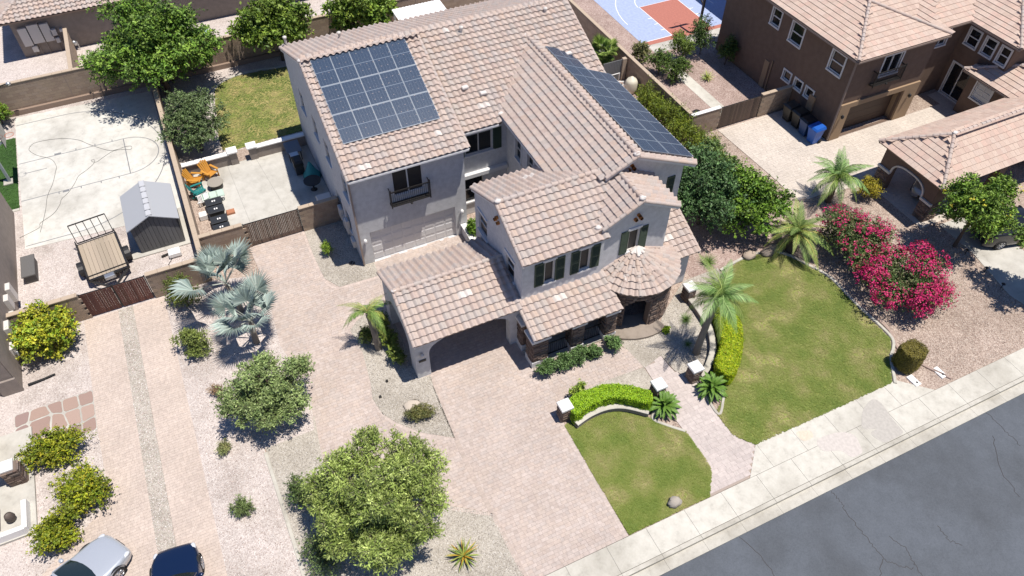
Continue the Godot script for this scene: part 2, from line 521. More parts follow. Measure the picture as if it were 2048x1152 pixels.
func tufts(parent: Node, poly: PackedVector2Array, holes: Array, y: float, count: int, tones: Array, h: float, sd: int) -> void: # short grass standing in the lawn
	var r := RandomNumberGenerator.new()
	r.seed = sd
	var b := MB.new()
	for i in 6:
		var a := TAU * i / 6.0 + 0.3
		var d := Vector3(cos(a), 0, sin(a))
		var s := Vector3(-sin(a), 0, cos(a)) * 0.012
		b.tri(d * 0.008 - s, d * 0.008 + s, d * 0.05 + Vector3(0, 1, 0) * (0.7 + 0.3 * (i % 2)))
	var mm := MultiMesh.new()
	mm.transform_format = MultiMesh.TRANSFORM_3D
	mm.use_colors = true
	mm.mesh = b.mesh()
	var lo := poly[0]
	var hi := poly[0]
	for q in poly:
		lo = lo.min(q); hi = hi.max(q)
	var fn := FastNoiseLite.new()
	fn.seed = sd; fn.frequency = 0.5; fn.fractal_octaves = 4
	var ts := []
	var cs := []
	var tries := 0
	var wide := Geometry2D.offset_polygon(poly, .05)
	if wide.size():
		poly = wide[0]
	while ts.size() < count and tries < count * 4:
		tries += 1
		var p := Vector2(r.randf_range(lo.x, hi.x), r.randf_range(lo.y, hi.y))
		if not inside(p, poly, holes):
			continue
		var d := fn.get_noise_2dv(p)
		if d > 0.42 and r.randf() < 0.7:
			continue
		ts.append(Transform3D(Basis(Vector3.UP, r.randf() * TAU) * Basis.from_scale(Vector3(r.randf_range(0.8, 1.4), h * r.randf_range(0.6, 1.3), r.randf_range(0.8, 1.4))), Vector3(p.x, y, p.y)))
		var k := clampf(d * 0.9 + 0.42 + r.randf_range(-0.2, 0.2), 0, 0.999) * (tones.size() - 1)
		cs.append(tones[int(k)].lerp(tones[int(k) + 1], k - int(k)))
	mm.instance_count = ts.size()
	for i in ts.size():
		mm.set_instance_transform(i, ts[i]); mm.set_instance_color(i, cs[i])
	var o := MultiMeshInstance3D.new()
	o.multimesh = mm
	o.material_override = M.leaf
	o.name = "grass"
	parent.add_child(o, true)
	stuff(o)

func pebbles(parent: Node, poly: PackedVector2Array, y: float, count: int, tones: Array, sd: int) -> void: # loose stones on the gravel
	var r := RandomNumberGenerator.new()
	r.seed = sd
	var b := MB.new()
	b.ball(Vector3.ZERO, Vector3(1, .6, .8), 6, .3, sd)
	var mm := MultiMesh.new()
	mm.transform_format = MultiMesh.TRANSFORM_3D
	mm.use_colors = true
	mm.mesh = b.mesh()
	var lo := poly[0]
	var hi := poly[0]
	for q in poly:
		lo = lo.min(q); hi = hi.max(q)
	var ts := []
	while ts.size() < count:
		var p := Vector2(r.randf_range(lo.x, hi.x), r.randf_range(lo.y, hi.y))
		if Geometry2D.is_point_in_polygon(p, poly):
			var k := r.randf_range(.012, .03)
			ts.append(Transform3D(Basis(Vector3.UP, r.randf() * TAU) * Basis.from_scale(Vector3(k, k, k)), Vector3(p.x, y, p.y)))
	mm.instance_count = count
	for i in count:
		mm.set_instance_transform(i, ts[i])
		mm.set_instance_color(i, tones[r.randi() % tones.size()] * r.randf_range(.88, 1.12))
	var o := MultiMeshInstance3D.new()
	o.multimesh = mm
	o.material_override = M.paver
	o.name = "pebble"
	parent.add_child(o, true)
	stuff(o)

func ground() -> void:
	sheet("ground", rect(-120, -140, 160, 120), -0.17, M.g_tan, 1, 0.3)
	pebbles(sheet("gravel_yard", rect(-70, -90, 110, 18.745), -0.03, M.g_tan), rect(21.9, 6, 30, 18.7), -.028, 30000, [Color(.42, .32, .26), Color(.54, .45, .38), Color(.28, .21, .17), Color(.62, .54, .46), Color(.36, .27, .22)], 68)
	# beds and gravels of other colours
	pebbles(sheet("pink_gravel_yard", rect(-19.5, -12.6, -7.7, 18.7), -0.02, M.g_pink, 1, 0.05), rect(-17, -9, -7.7, 16), -.018, 22000, [Color(.52, .44, .40), Color(.66, .60, .56), Color(.36, .29, .26), Color(.58, .49, .44), Color(.74, .70, .66)], 61)
	sheet("rear_gravel_yard", rect(-40, -60, 21.6, -12.7), -0.022, M.g_pink, 1, 0.05)
	pebbles(sheet("side_gravel_bed", GRAVP, 0.006, M.g_pink, 1, 0.05), xz(GRAVP), .008, 16000, [Color(.52, .44, .40), Color(.66, .60, .56), Color(.36, .29, .26), Color(.58, .49, .44), Color(.74, .70, .66)], 62)
	pebbles(sheet("grey_gravel_bed", [-7.25, 8.0, -4.9, 8.0, -5.3, 11.35, -0.95, 14.61, 0.41, 15.58, 0.48, 18.74, -7.2, 18.74], 0.005, M.g_grey, 1, 0.05), xz([-7.2, 8.8, -5.2, 8.8, -5.3, 11.35, -0.95, 14.61, 0.41, 15.58, 0.48, 18.6, -7.1, 18.6]), .007, 12000, [Color(.42, .38, .33), Color(.56, .52, .46), Color(.28, .25, .22), Color(.62, .59, .54)], 63)
	pebbles(sheet("corner_gravel_bed", BEDG, 0.006, M.g_grey, 1, 0.05), xz(BEDG), .008, 2500, [Color(.42, .38, .33), Color(.56, .52, .46), Color(.28, .25, .22), Color(.62, .59, .54)], 64)
	pebbles(sheet("palm_gravel_bed", BEDC, 0.006, M.g_grey, 1, 0.05), xz(BEDC), .008, 4500, [Color(.42, .38, .33), Color(.56, .52, .46), Color(.28, .25, .22), Color(.62, .59, .54)], 65)
	pebbles(sheet("entry_gravel_bed", [9.6, 9.8, 11.6, 10.4, 12.6, 9.5, 14.7, 8.1, 16.9, 8.1, 16.4, 9.4, 14.2, 11.6, 12.3, 13.6, 11.7, 13.8, 11.1, 12.7, 11.0, 11.7, 9.9, 12.0], 0.004, M.g_grey, 1, 0.05), xz([9.6, 9.8, 11.6, 10.4, 12.6, 9.5, 14.7, 8.1, 16.9, 8.1, 16.4, 9.4, 14.2, 11.6, 12.3, 13.6, 11.7, 13.8, 11.1, 12.7, 11.0, 11.7]), .006, 5000, [Color(.42, .38, .33), Color(.56, .52, .46), Color(.28, .25, .22), Color(.62, .59, .54)], 67)
	sheet("walk_gravel_bed", [5.6, 12.3, 5.9, 12.0, 7.58, 11.83, 9.88, 11.95, 9.84, 13.7, 9.17, 14.4, 7.79, 13.0, 5.6, 13.0], 0.005, M.g_grey, 1, 0.05)
	sheet("side_yard_soil", rect(15.2, -14, 21.7, 8.1), -0.018, M.g_red, 1, 0.05)
	sheet("court_gravel_yard", rect(22.0, -40, 29.6, -2.1), -0.015, M.g_red, 1, 0.05)
	# our drive, of pavers
	var drive := sheet("driveway", PAVA, -0.012, M.sand, 1, 0.06)
	var warm := [Color(0.513, 0.430, 0.382), Color(0.570, 0.491, 0.444), Color(0.456, 0.369, 0.320), Color(0.541, 0.449, 0.382), Color(0.475, 0.416, 0.382), Color(0.513, 0.411, 0.343)]
	pavers(drive, xz(PAVA), [], 0.0, 0.19, warm, 31)
	border(drive, smooth_loop(xz([0.62, 8.2, 0.5, 9.5, 0.4, 11.7, 0.35, 13.6, 0.41, 15.5, 0.5, 18.7]), 3, false), .2, Color(.47, .39, .34))
	border(drive, smooth_loop(xz([4.9, 13.3, 4.84, 18.7]), 2, false), .2, Color(.52, .44, .39))
	border(drive, smooth_loop(xz([-2.28, 8.23, -2.13, 9.2, -1.7, 9.98, -.86, 10.95, .35, 11.8]), 4, false), .14, Color(.52, .44, .39))
	border(drive, smooth_loop(xz([-1.0, 14.7, .41, 15.65]), 2, false), .14, Color(.50, .42, .37))
	border(drive, smooth_loop(xz([-2.28, -3.9, -2.3, -1.83, -2.24, 0.04, -1.68, 1.0, 0.44, 1.1]), 4, false), .14, Color(.54, .45, .40))
	# the neighbour's two paved strips and the gravel between
	var pale := [Color(0.570, 0.477, 0.410), Color(0.598, 0.506, 0.439), Color(0.522, 0.430, 0.372), Color(0.570, 0.472, 0.401)]
	var sl := sheet("driveway", STRIPL, -0.013, M.sand, 1, 0.06)
	pavers(sl, xz(STRIPL), [], 0.0, 0.16, pale, 32)
	var sr := sheet("driveway", STRIPR, -0.013, M.sand, 1, 0.06)
	pavers(sr, xz(STRIPR), [], 0.0, 0.16, pale, 33)
	pebbles(sheet("gravel_strip", GRAVM, 0.006, M.g_grey, 1, 0.05), xz(GRAVM), .008, 2800, [Color(.52, .44, .40), Color(.66, .60, .56), Color(.36, .29, .26), Color(.58, .49, .44), Color(.74, .70, .66)], 66)
	var rd := [24.05, -1.9, 29.6, -1.9, 29.6, 1.9, 39.2, 1.9, 39.2, 0.8, 45, 0.8, 45, 7.6, 34.9, 7.6, 34.9, 10.4, 29.0, 10.4, 29.0, 6.2, 24.2, 5.6, 24.3, 3.8]
	var dr := sheet("driveway", rd, -0.013, M.sand, 1, 0.06)
	pavers(dr, xz(rd), [], 0.0, 0.24, [Color(.60, .53, .46), Color(.63, .565, .49), Color(.55, .485, .415)], 34)
	sheet("front_walk_path", [30.15, 10.6, 32.6, 10.6, 32.75, 14.0, 33.5, 18.74, 29.9, 18.74, 29.4, 16.0, 30.1, 13.0], -0.008, M.concrete2, 1, 0.05)
	# stamped path to the pavement
	var pth := sheet("stamped_path", PATH, -0.006, M.sand, 1, 0.05)
	pavers(pth, xz(PATH), [], 0.001, 0.27, [Color(.55, .48, .445), Color(.50, .44, .41), Color(.58, .515, .475)], 36)
	# lawns
	var tones := [Color(0.157, 0.217, 0.034), Color(0.202, 0.249, 0.046), Color(0.241, 0.270, 0.066), Color(0.291, 0.286, 0.096), Color(0.381, 0.329, 0.144)]
	var l1 := sheet("lawn", LAWN1, 0.012, M.grass, 1, 0.05)
	tufts(l1, xz(LAWN1), [], 0.01, 26000, tones, 0.035, 41)
	var l2 := sheet("lawn", LAWN2, 0.012, M.grass, 1, 0.05)
	tufts(l2, xz(LAWN2), [], 0.01, 52000, tones, 0.035, 42)
	var bl := sheet("back_lawn", BLAWN, 0.008, M.dry_grass, 2, 0.05)
	tufts(bl, xz(BLAWN), [], 0.006, 14000, [Color(.10, .16, .02), Color(.17, .21, .045), Color(.28, .26, .09), Color(.36, .29, .12)], 0.04, 43)
	var tf := sheet("turf", rect(-24, -19.7, -16.32, -12.5), 0.004, M.turf, 1, 0.05)
	tufts(tf, rect(-19, -19.7, -16.32, -12.5), [], 0.0, 9000, [Color(.03, .09, .01), Color(.06, .15, .02)], 0.04, 44)
	sheet("lawn_bare_soil", smooth_loop(xz([6.7, 13.55, 7.5, 13.75, 8.0, 14.35, 7.5, 14.75, 6.9, 14.5, 6.55, 14.0]), 3), 0.016, M.soil, 1, 0.01)
	# concrete slabs
	var ct := sheet("court_slab", COURT, 0.0, M.concrete, 1, 0.1)
	var ln := MB.new()
	var arc := PackedVector2Array()
	for i in 41: # the long arc
		var a := -PI * 0.5 + PI * i / 40.0
		arc.append(Vector2(-13.6 + cos(a) * 5.55, -15.05 + sin(a) * 6.0))
	var key := PackedVector2Array()
	for i in 25:
		var a := -PI * 0.5 + PI * i / 24.0
		key.append(Vector2(-10.25 + cos(a) * 1.85, -14.95 + sin(a) * 1.85))
	var lines := [arc, key, xz([-16.2, -21.05, -13.6, -21.05]), xz([-16.1, -9.05, -13.6, -9.05]), xz([-16.2, -16.8, -10.25, -16.8]), xz([-16.2, -13.1, -10.25, -13.1]), xz([-10.25, -16.8, -10.25, -13.1]), xz([-16.0, -15.7, -14.7, -15.7])]
	for x in [-14.2, -13.0, -11.9, -10.9]:
		lines.append(xz([x, -16.8, x, -17.0])); lines.append(xz([x, -13.1, x, -12.9]))
	ln.col = Color(.20, .205, .21)
	for q in lines:
		ribbon(ln, q, 0.055, 0.001, 0.004)
	for q in [[-14.2, -16.9], [-14.0, -13.0]]:
		ribbon(ln, xz([q[0], q[1], q[0] + 0.35, q[1]]), 0.16, 0.002, 0.005)
	stuff(obj("court_line", ln, M.paint, ct))
	var pat := sheet("patio_slab", PATIO, -0.002, M.concrete2, 1, 0.1)
	var jt := MB.new()
	jt.col = Color(.2, .19, .18)
	ribbon(jt, xz([-3.2, -11.4, -2.5, -4.3]), 0.012, -0.002, 0.001)
	ribbon(jt, xz([-4.9, -11.4, -4.7, -4.3]), 0.012, -0.002, 0.001)
	stuff(obj("joint", jt, M.paint, pat))
	sheet("patio_walk", smooth_loop(xz([-4.3, -11.55, -3.2, -11.55, -2.9, -12.3, -1.2, -12.6, 0, -12.7, 0, -12.2, -2.0, -12.05, -3.9, -12.9, -4.5, -12.4]), 2), 0.0, M.path, 1, 0.05)
	sheet("concrete_path", rect(25.1, -9.2, 25.95, -2.2), -0.004, M.walk, 1, 0.05)
	# blue and red sports court behind the right-hand wall
	var rc := MB.new()
	rc.prism(xz([25.2, -34, 25.2, -12.9, 27.85, -12.9, 27.85, -17.5, 31.25, -17.5, 31.25, -12.75, 34.6, -12.75, 34.6, -34]), -0.1, 0.0)
	var court := struct("sports_court", rc, mat(lin(.36, .43, .62), 0.85, M.grey, 3.0))
	var rk := MB.new()
	rk.prism(xz([27.85, -17.5, 27.85, -12.9, 25.2, -12.9, 25.2, -12.45, 34.6, -12.3, 34.6, -12.75, 31.25, -12.75, 31.25, -17.5]), -0.1, 0.0)
	obj("painted_key", rk, mat(lin(.43, .16, .12), 0.85, M.grey, 2.0), court)
	var wl := MB.new()
	wl.col = Color(.75, .76, .78)
	for q in [xz([27.85, -12.9, 27.85, -17.5, 31.25, -17.5, 31.25, -12.8]), xz([25.3, -12.92, 27.8, -12.92])]:
		ribbon(wl, q, 0.06, 0.0, 0.004)
	var a3 := PackedVector2Array()
	var a4 := PackedVector2Array()
	for i in 21:
		var a := PI + PI * i / 20.0
		a3.append(Vector2(29.55 + cos(a) * 1.8, -17.5 + sin(a) * 1.8)); a4.append(Vector2(29.55 + cos(a) * 3.9, -15.6 + sin(a) * 5.2))
	ribbon(wl, a3, 0.06, 0.0, 0.004); ribbon(wl, a4, 0.06, 0.0, 0.004)
	for z in [-13.9, -14.8, -15.7]:
		ribbon(wl, xz([27.5, z, 27.85, z]), 0.07, 0.0, 0.005); ribbon(wl, xz([31.25, z, 31.6, z]), 0.07, 0.0, 0.005)
	stuff(obj("court_line", wl, M.paint, court))
	sheet("court_edge_slab", rect(25.4, -12.45, 34, -11.3), -0.006, M.concrete2, 1, 0.05)
	# edging kerbs
	var ed := MB.new()
	ribbon(ed, smooth_loop(xz([16.9, 8.3, 18.03, 8.12, 19.23, 8.05, 20.4, 8.4, 20.98, 9.05, 21.33, 9.86, 21.7, 10.66, 21.86, 11.5, 21.78, 13.19, 21.86, 14.53, 21.82, 15.6, 21.4, 16.12, 20.9, 16.5, 20.0, 17.7]), 4, false), 0.16, -0.05, 0.055)
	struct("lawn_edging_kerb", ed, M.curb)
	var ed2 := MB.new()
	ribbon(ed2, smooth_loop(xz([9.05, 14.2, 8.75, 14.55, 9.05, 15.0, 9.7, 15.7]), 5, false), 0.14, -0.05, 0.05)
	ribbon(ed2, smooth_loop(xz([11.75, 13.85, 12.3, 14.75, 12.1, 15.15, 11.55, 15.6, 11.6, 14.6, 11.72, 13.85]), 5, false), 0.13, -0.05, 0.05)
	struct("bed_edging_kerb", ed2, M.curb)
	var ed3 := MB.new()
	ribbon(ed3, smooth_loop(xz([-4.95, -15.5, -4.6, -18.0, -4.1, -19.95, -2.87, -20.88, -1.2, -21.1, 1.5, -20.7, 5.5, -20.6]), 4, false), 0.2, -0.05, 0.05)
	struct("back_lawn_kerb", ed3, M.curb)
	var ed4 := MB.new()
	ribbon(ed4, xz([-7.3, 8.9, -7.2, 13.2, -7.18, 18.7]), 0.17, -0.05, 0.03)
	ribbon(ed4, xz([-19, -12.42, -16.3, -12.42]), 0.2, -0.05, 0.04)
	struct("lot_line_kerb", ed4, M.curb)
	var ed5 := MB.new()
	ribbon(ed5, smooth_loop(xz([21.75, 12.4, 22.0, 13.6, 22.05, 15.2, 21.6, 16.3, 21.95, 17.4, 22.6, 18.6]), 4, false), 0.14, -0.05, 0.05)
	struct("bed_edging_kerb", ed5, mat(lin(.40, .30, .25), 0.9, M.grit, 0.9))
	# flagstones set in mortar beside the neighbour's drive
	var fl := sheet("flagstone_path", rect(-17.0, 2.3, -13.72, 4.6), -0.004, M.concrete2, 1, 0.05)
	var fr := RandomNumberGenerator.new()
	fr.seed = 77
	var gp := []
	for r in 4:
		var row := []
		for k in 6:
			row.append(Vector2(-17.0 + k * .656, 2.3 + r * .767) + (Vector2(fr.randf_range(-.22, .22), fr.randf_range(-.2, .2)) if r in [1, 2] and k in [1, 2, 3, 4] else Vector2.ZERO))
		gp.append(row)
	for r in 3:
		for k in 5:
			var q: Array = [gp[r][k], gp[r][k + 1], gp[r + 1][k + 1], gp[r + 1][k]]
			var ctr: Vector2 = (q[0] + q[1] + q[2] + q[3]) * .25
			var p := PackedVector2Array()
			for e in 4:
				var a: Vector2 = q[e].lerp(ctr, .1)
				var c: Vector2 = q[(e + 1) % 4].lerp(ctr, .1)
				p.append(a.lerp(c, .12)); p.append(a.lerp(c, .5) + (ctr - a.lerp(c, .5)) * fr.randf_range(-.06, .1)); p.append(a.lerp(c, .88))
			var b := MB.new()
			b.col = [Color(.40, .285, .235), Color(.44, .32, .265), Color(.36, .25, .21), Color(.50, .40, .33), Color(.33, .235, .21)][fr.randi() % 5]
			b.prism(p, -0.03, 0.008)
			obj("stone", b, M.stone, fl)
	# the pavement: slabs with joints, kerb and gutter
	var wk := sheet("sidewalk", rect(-40, 18.75, 70, 20.0), -0.02, M.soil, 1, 0.1)
	var x := -14.4
	while x < 40:
		var w := 1.83
		for pc in [[18.76, 19.93, 0.0, 0.0], [19.945, 20.12, 0.002, 0.0], [20.13, 20.6, -0.118, 1.0]]:
			var b := MB.new()
			var z0: float = pc[0]
			var z1: float = pc[1]
			var y: float = pc[2]
			if pc[3] > 0:
				b.hull([Vector3(x + .004, -.3, z1), Vector3(x + w - .004, -.3, z1), Vector3(x + w - .004, -.3, z0), Vector3(x + .004, -.3, z0), Vector3(x + .004, y + .012, z1), Vector3(x + w - .004, y + .012, z1), Vector3(x + w - .004, y - .01, z0), Vector3(x + .004, y - .01, z0)])
			else:
				b.bevel(Vector3(x + w * .5, y - .15, (z0 + z1) * .5), Vector3(w - .008, .3, z1 - z0), 0.006)
			obj("slab" if z0 < 19 else ("kerbstone" if pc[3] == 0 else "gutter_slab"), b, M.walk if z0 < 19 else M.curb, wk)
		x += w
	for q in [[12.15, 14.0], [14.0, 15.85], [15.85, 17.7], [17.7, 19.4]]: # the wider stretch
		var b := MB.new()
		b.prism(xz([q[0], 17.5 + (0.9 if q[0] < 12.2 else 0.0) * 0, q[1] - .012, 17.5, q[1] - .012, 18.75, q[0], 18.75]), -0.2, -0.001)
		obj("slab", b, M.walk, wk)
	var b1 := MB.new()
	b1.prism(xz([10.9, 18.75, 12.14, 17.52, 12.14, 18.75]), -0.2, -0.001)
	obj("slab", b1, M.walk, wk)
	var b2 := MB.new()
	b2.prism(xz([19.4, 17.5, 20.2, 17.6, 21.4, 18.75, 19.4, 18.75]), -0.2, -0.001)
	obj("slab", b2, M.walk, wk)
	for st in [[[17.68, 18.15, 18.34, 17.92, 18.59, 18.08, 18.61, 18.49, 18.49, 19.02, 18.45, 19.66, 18.35, 19.85, 17.75, 19.9, 17.3, 19.88, 17.08, 19.49, 17.12, 19.23, 17.45, 19.19, 16.98, 18.97, 17.09, 18.65], Color(.46, .435, .39)], [[14.67, 18.54, 15.46, 18.54, 16.05, 18.73, 16.34, 19.05, 16.19, 19.62, 16.0, 19.85, 15.46, 19.81, 15.29, 19.38, 14.57, 19.04], Color(.56, .51, .47)], [[14.12, 17.82, 14.71, 18.0, 14.62, 18.33, 14.11, 18.28], Color(.66, .55, .44)]]:
		var b := MB.new()
		b.col = st[1]
		b.prism(smooth_loop(xz(st[0]), 4), 0.0, 0.004)
		stuff(obj("stain", b, mat(Color.WHITE, 0.9, M.grey, 1.9, true), wk))
	var road := sheet("road", rect(-120, 20.61, 160, 60), -0.115, M.asphalt, 1, 0.1)
	var ck := MB.new()
	ck.col = Color(.028, .03, .034)
	var cr := RandomNumberGenerator.new()
	cr.seed = 5
	for q in [[13.66, 20.62, 13.68, 21.19, 13.55, 21.93, 13.58, 23.03, 13.55, 23.76, 12.87, 24.25], [13.55, 23.76, 13.86, 24.2, 14.38, 24.62], [14.4, 23.18, 14.67, 23.76, 14.54, 24.37, 14.39, 24.96], [22.01, 21.61, 20.81, 23.11, 20.6, 24.36], [16.59, 23.67, 16.47, 24.31, 16.86, 24.79], [22.69, 20.64, 22.69, 21.74, 22.67, 22.61], [9.0, 20.62, 9.3, 22.0, 9.1, 24]]:
		var base := xz(q)
		var p := PackedVector2Array()
		for i in base.size() - 1:
			for s in 9:
				p.append(base[i].lerp(base[i + 1], s / 9.0) + Vector2(cr.randf_range(-.06, .06), cr.randf_range(-.06, .06)))
		ribbon(ck, p, 0.03, -0.115, -0.111)
	stuff(obj("crack", ck, M.paint, road))

# ---------------------------------------------------------------- roofs, walls, windows
var tile_mb := {}
var tile_mesh := {}
const CLAY = [Color(0.504, 0.407, 0.354), Color(0.516, 0.424, 0.370), Color(0.491, 0.390, 0.339), Color(0.522, 0.434, 0.382), Color(0.466, 0.404, 0.366), Color(0.516, 0.404, 0.339), Color(0.504, 0.418, 0.370), Color(0.479, 0.415, 0.379)]
const FLAT = [Color(0.530, 0.403, 0.329), Color(0.560, 0.432, 0.356), Color(0.510, 0.379, 0.311), Color(0.540, 0.422, 0.352), Color(0.560, 0.403, 0.329)]

func make_tiles() -> void:
	var w := 0.325
	var l := 0.385
	var prof := [[0.0, 0.0], [.1, .024], [.2, .058], [.33, .084], [.46, .086], [.58, .064], [.7, .024], [.82, .0], [1.0, -.004]]
	var b := MB.new()
	for i in prof.size():
		var p := Vector2(prof[i][0] * w, prof[i][1])
		var a := Vector2(prof[maxi(i - 1, 0)][0] * w, prof[maxi(i - 1, 0)][1])
		var d := Vector2(prof[mini(i + 1, 8)][0] * w, prof[mini(i + 1, 8)][1])
		var t := (d - a).normalized()
		var nn := Vector3(-t.y, t.x, 0)
		b.vtx(Vector3(p.x, p.y + .08, 0), nn); b.vtx(Vector3(p.x, p.y, -l), nn)
	for i in prof.size() - 1:
		var k := i * 2
		b.ix.append_array([k, k + 1, k + 3, k, k + 3, k + 2])
	for i in prof.size() - 1:
		b.quad(Vector3(prof[i][0] * w, prof[i][1] + .05, 0.0), Vector3(prof[i + 1][0] * w, prof[i + 1][1] + .05, 0.0), Vector3(prof[i + 1][0] * w, prof[i + 1][1] + .08, 0), Vector3(prof[i][0] * w, prof[i][1] + .08, 0))
		b.quad(Vector3(prof[i + 1][0] * w, prof[i + 1][1] + .05, 0.0), Vector3(prof[i][0] * w, prof[i][1] + .05, 0.0), Vector3(prof[i][0] * w, prof[i][1] + .015, -.16), Vector3(prof[i + 1][0] * w, prof[i + 1][1] + .015, -.16))
	tile_mb.s = b
	var f := MB.new()
	f.hull([Vector3(.003, -.004, 0), Vector3(.327, -.004, 0), Vector3(.327, -.02, -l), Vector3(.003, -.02, -l), Vector3(.003, .034, 0), Vector3(.327, .034, 0), Vector3(.327, .0, -l), Vector3(.003, .0, -l)])
	tile_mb.f = f
	# a barrel tile for ridges and rakes, lying along -z
	var r := MB.new()
	for e in [[0.0, .125, .012], [-.4, .1, 0.0]]:
		for j in 8:
			var a := PI * (j / 7.0 * 1.16 - 0.08)
			r.vtx(Vector3(cos(a) * e[1], sin(a) * e[1] + e[2], e[0]), Vector3(cos(a), sin(a), 0))
	for j in 7:
		r.ix.append_array([j, j + 8, j + 9, j, j + 9, j + 1])
	for j in 7:
		var a := PI * (j / 7.0 * 1.16 - 0.08)
		var c := PI * ((j + 1) / 7.0 * 1.16 - 0.08)
		r.quad(Vector3(cos(c) * .1, sin(c) * .1 + .012, 0), Vector3(cos(a) * .1, sin(a) * .1 + .012, 0), Vector3(cos(a) * .125, sin(a) * .125 + .012, 0), Vector3(cos(c) * .125, sin(c) * .125 + .012, 0))
	r.turn_out(0)
	tile_mb.r = r
	for k in ["s", "f", "r"]:
		tile_mesh[k] = []
		for t in (FLAT if k == "f" else CLAY) + [Color(.68, .62, .57)]:
			var m := MB.new()
			m.add(tile_mb[k], Transform3D.IDENTITY, t)
			tile_mesh[k].append(m.mesh())

func pick(r: RandomNumberGenerator, style: String) -> int:
	var m := (FLAT if style == "f" else CLAY).size()
	return r.randi() % m if r.randf() < 0.8 else r.randi() % 2

# one sloping face: poly's first two points are the eave. singles: its tiles are parts of their own, else they join `rest`
func roof(th: Node, poly: Array, style: String, singles: bool, rest: MB, sd: int, pale := [], expo := 0.35) -> void:
	var r := RandomNumberGenerator.new()
	r.seed = sd
	var p: PackedVector3Array = PackedVector3Array(poly)
	var u := (p[1] - p[0]).normalized()
	var nn := Vector3.ZERO
	for i in range(2, p.size()):
		nn = u.cross(p[i] - p[0])
		if nn.length() > 0.3:
			break
	nn = nn.normalized()
	if nn.y < 0: # keep the face turned up
		nn = -nn
	var vv := nn.cross(u).normalized()
	var org := p[0]
	if vv.y < 0:
		org = p[1]; u = -u; vv = nn.cross(u).normalized()
	var cl := PackedVector2Array()
	var lo := Vector2(1e9, 1e9)
	var hi := -lo
	for q in p:
		var c := Vector2((q - org).dot(u), (q - org).dot(vv))
		cl.append(c); lo = lo.min(c); hi = hi.max(c)
	# the deck under the tiles
	var dk := MB.new()
	dk.extrude(cl, Transform3D(Basis(u, vv, u.cross(vv)), org - nn * 0.02), -0.13 if u.cross(vv).dot(nn) > 0 else 0.13)
	obj("roof_deck", dk, M.under, th)
	var wide := Geometry2D.offset_polygon(cl, .13)
	var test: PackedVector2Array = wide[0] if wide.size() else cl
	var bs := Basis(u, nn, -vv)
	if bs.determinant() < 0:
		push_error("roof basis")
	var w := 0.33 if style == "f" else 0.325
	var nu := int(round((hi.x - lo.x) / w))
	w = (hi.x - lo.x) / maxf(nu, 1)
	var sx := w / (0.33 if style == "f" else 0.325)
	var row := 0
	var y := lo.y - 0.03
	while y < hi.y - 0.05:
		for i in range(-1, nu + 1):
			var x := lo.x + i * w + (w * 0.5 * (row % 2) if style == "f" else 0.0)
			var c := Vector2(x + w * 0.5, y + expo * 0.5)
			if not Geometry2D.is_point_in_polygon(c, test):
				continue
			var k := pick(r, style)
			for q in pale:
				if q[0] == row and q[1] == i:
					k = tile_mesh[style].size() - 1
			var t := Transform3D(bs * Basis.from_scale(Vector3(sx, 1, 1)) * Basis(Vector3.UP, r.randf_range(-.012, .012)), org + u * x + vv * y + nn * (0.0 + r.randf_range(0, .004)))
			if singles:
				inst("roof_tile", tile_mesh[style][k], M.tile, t, th)
			else:
				var tone: Color = (FLAT if style == "f" else CLAY)[k] if k < (FLAT if style == "f" else CLAY).size() else Color(.68, .62, .57)
				rest.add(tile_mb[style], t, tone * r.randf_range(.94, 1.05))
		y += expo
		row += 1

func ridge(th: Node, a: Vector3, b: Vector3, sd: int, lift := 0.04, size := 1.0, rest = null) -> void: # barrels from a to b, each lapping the one before
	var r := RandomNumberGenerator.new()
	r.seed = sd
	var d := b - a
	var m := int(ceil(d.length() / 0.345))
	var f := d.normalized()
	var s := f.cross(Vector3.UP).normalized()
	var up := s.cross(f).normalized()
	var bs := Basis(s, up, -f).scaled_local(Vector3(size, size, 1))
	for i in m:
		var t := Transform3D(bs, a + f * (i * d.length() / m) + up * (lift + r.randf_range(0, .008)))
		if rest:
			rest.add(tile_mb.r, t, FLAT[r.randi() % 5])
		else:
			inst("ridge_tile", tile_mesh.r[pick(r, "r")], M.tile, t, th)

func mortar(th: Node, at: Vector3, s := 0.16) -> void:
	var b := MB.new()
	b.ball(at, Vector3(s, s * .55, s * .8), 9, .5, int(at.x * 10))
	obj("mortar_patch", b, M.mortar, th)

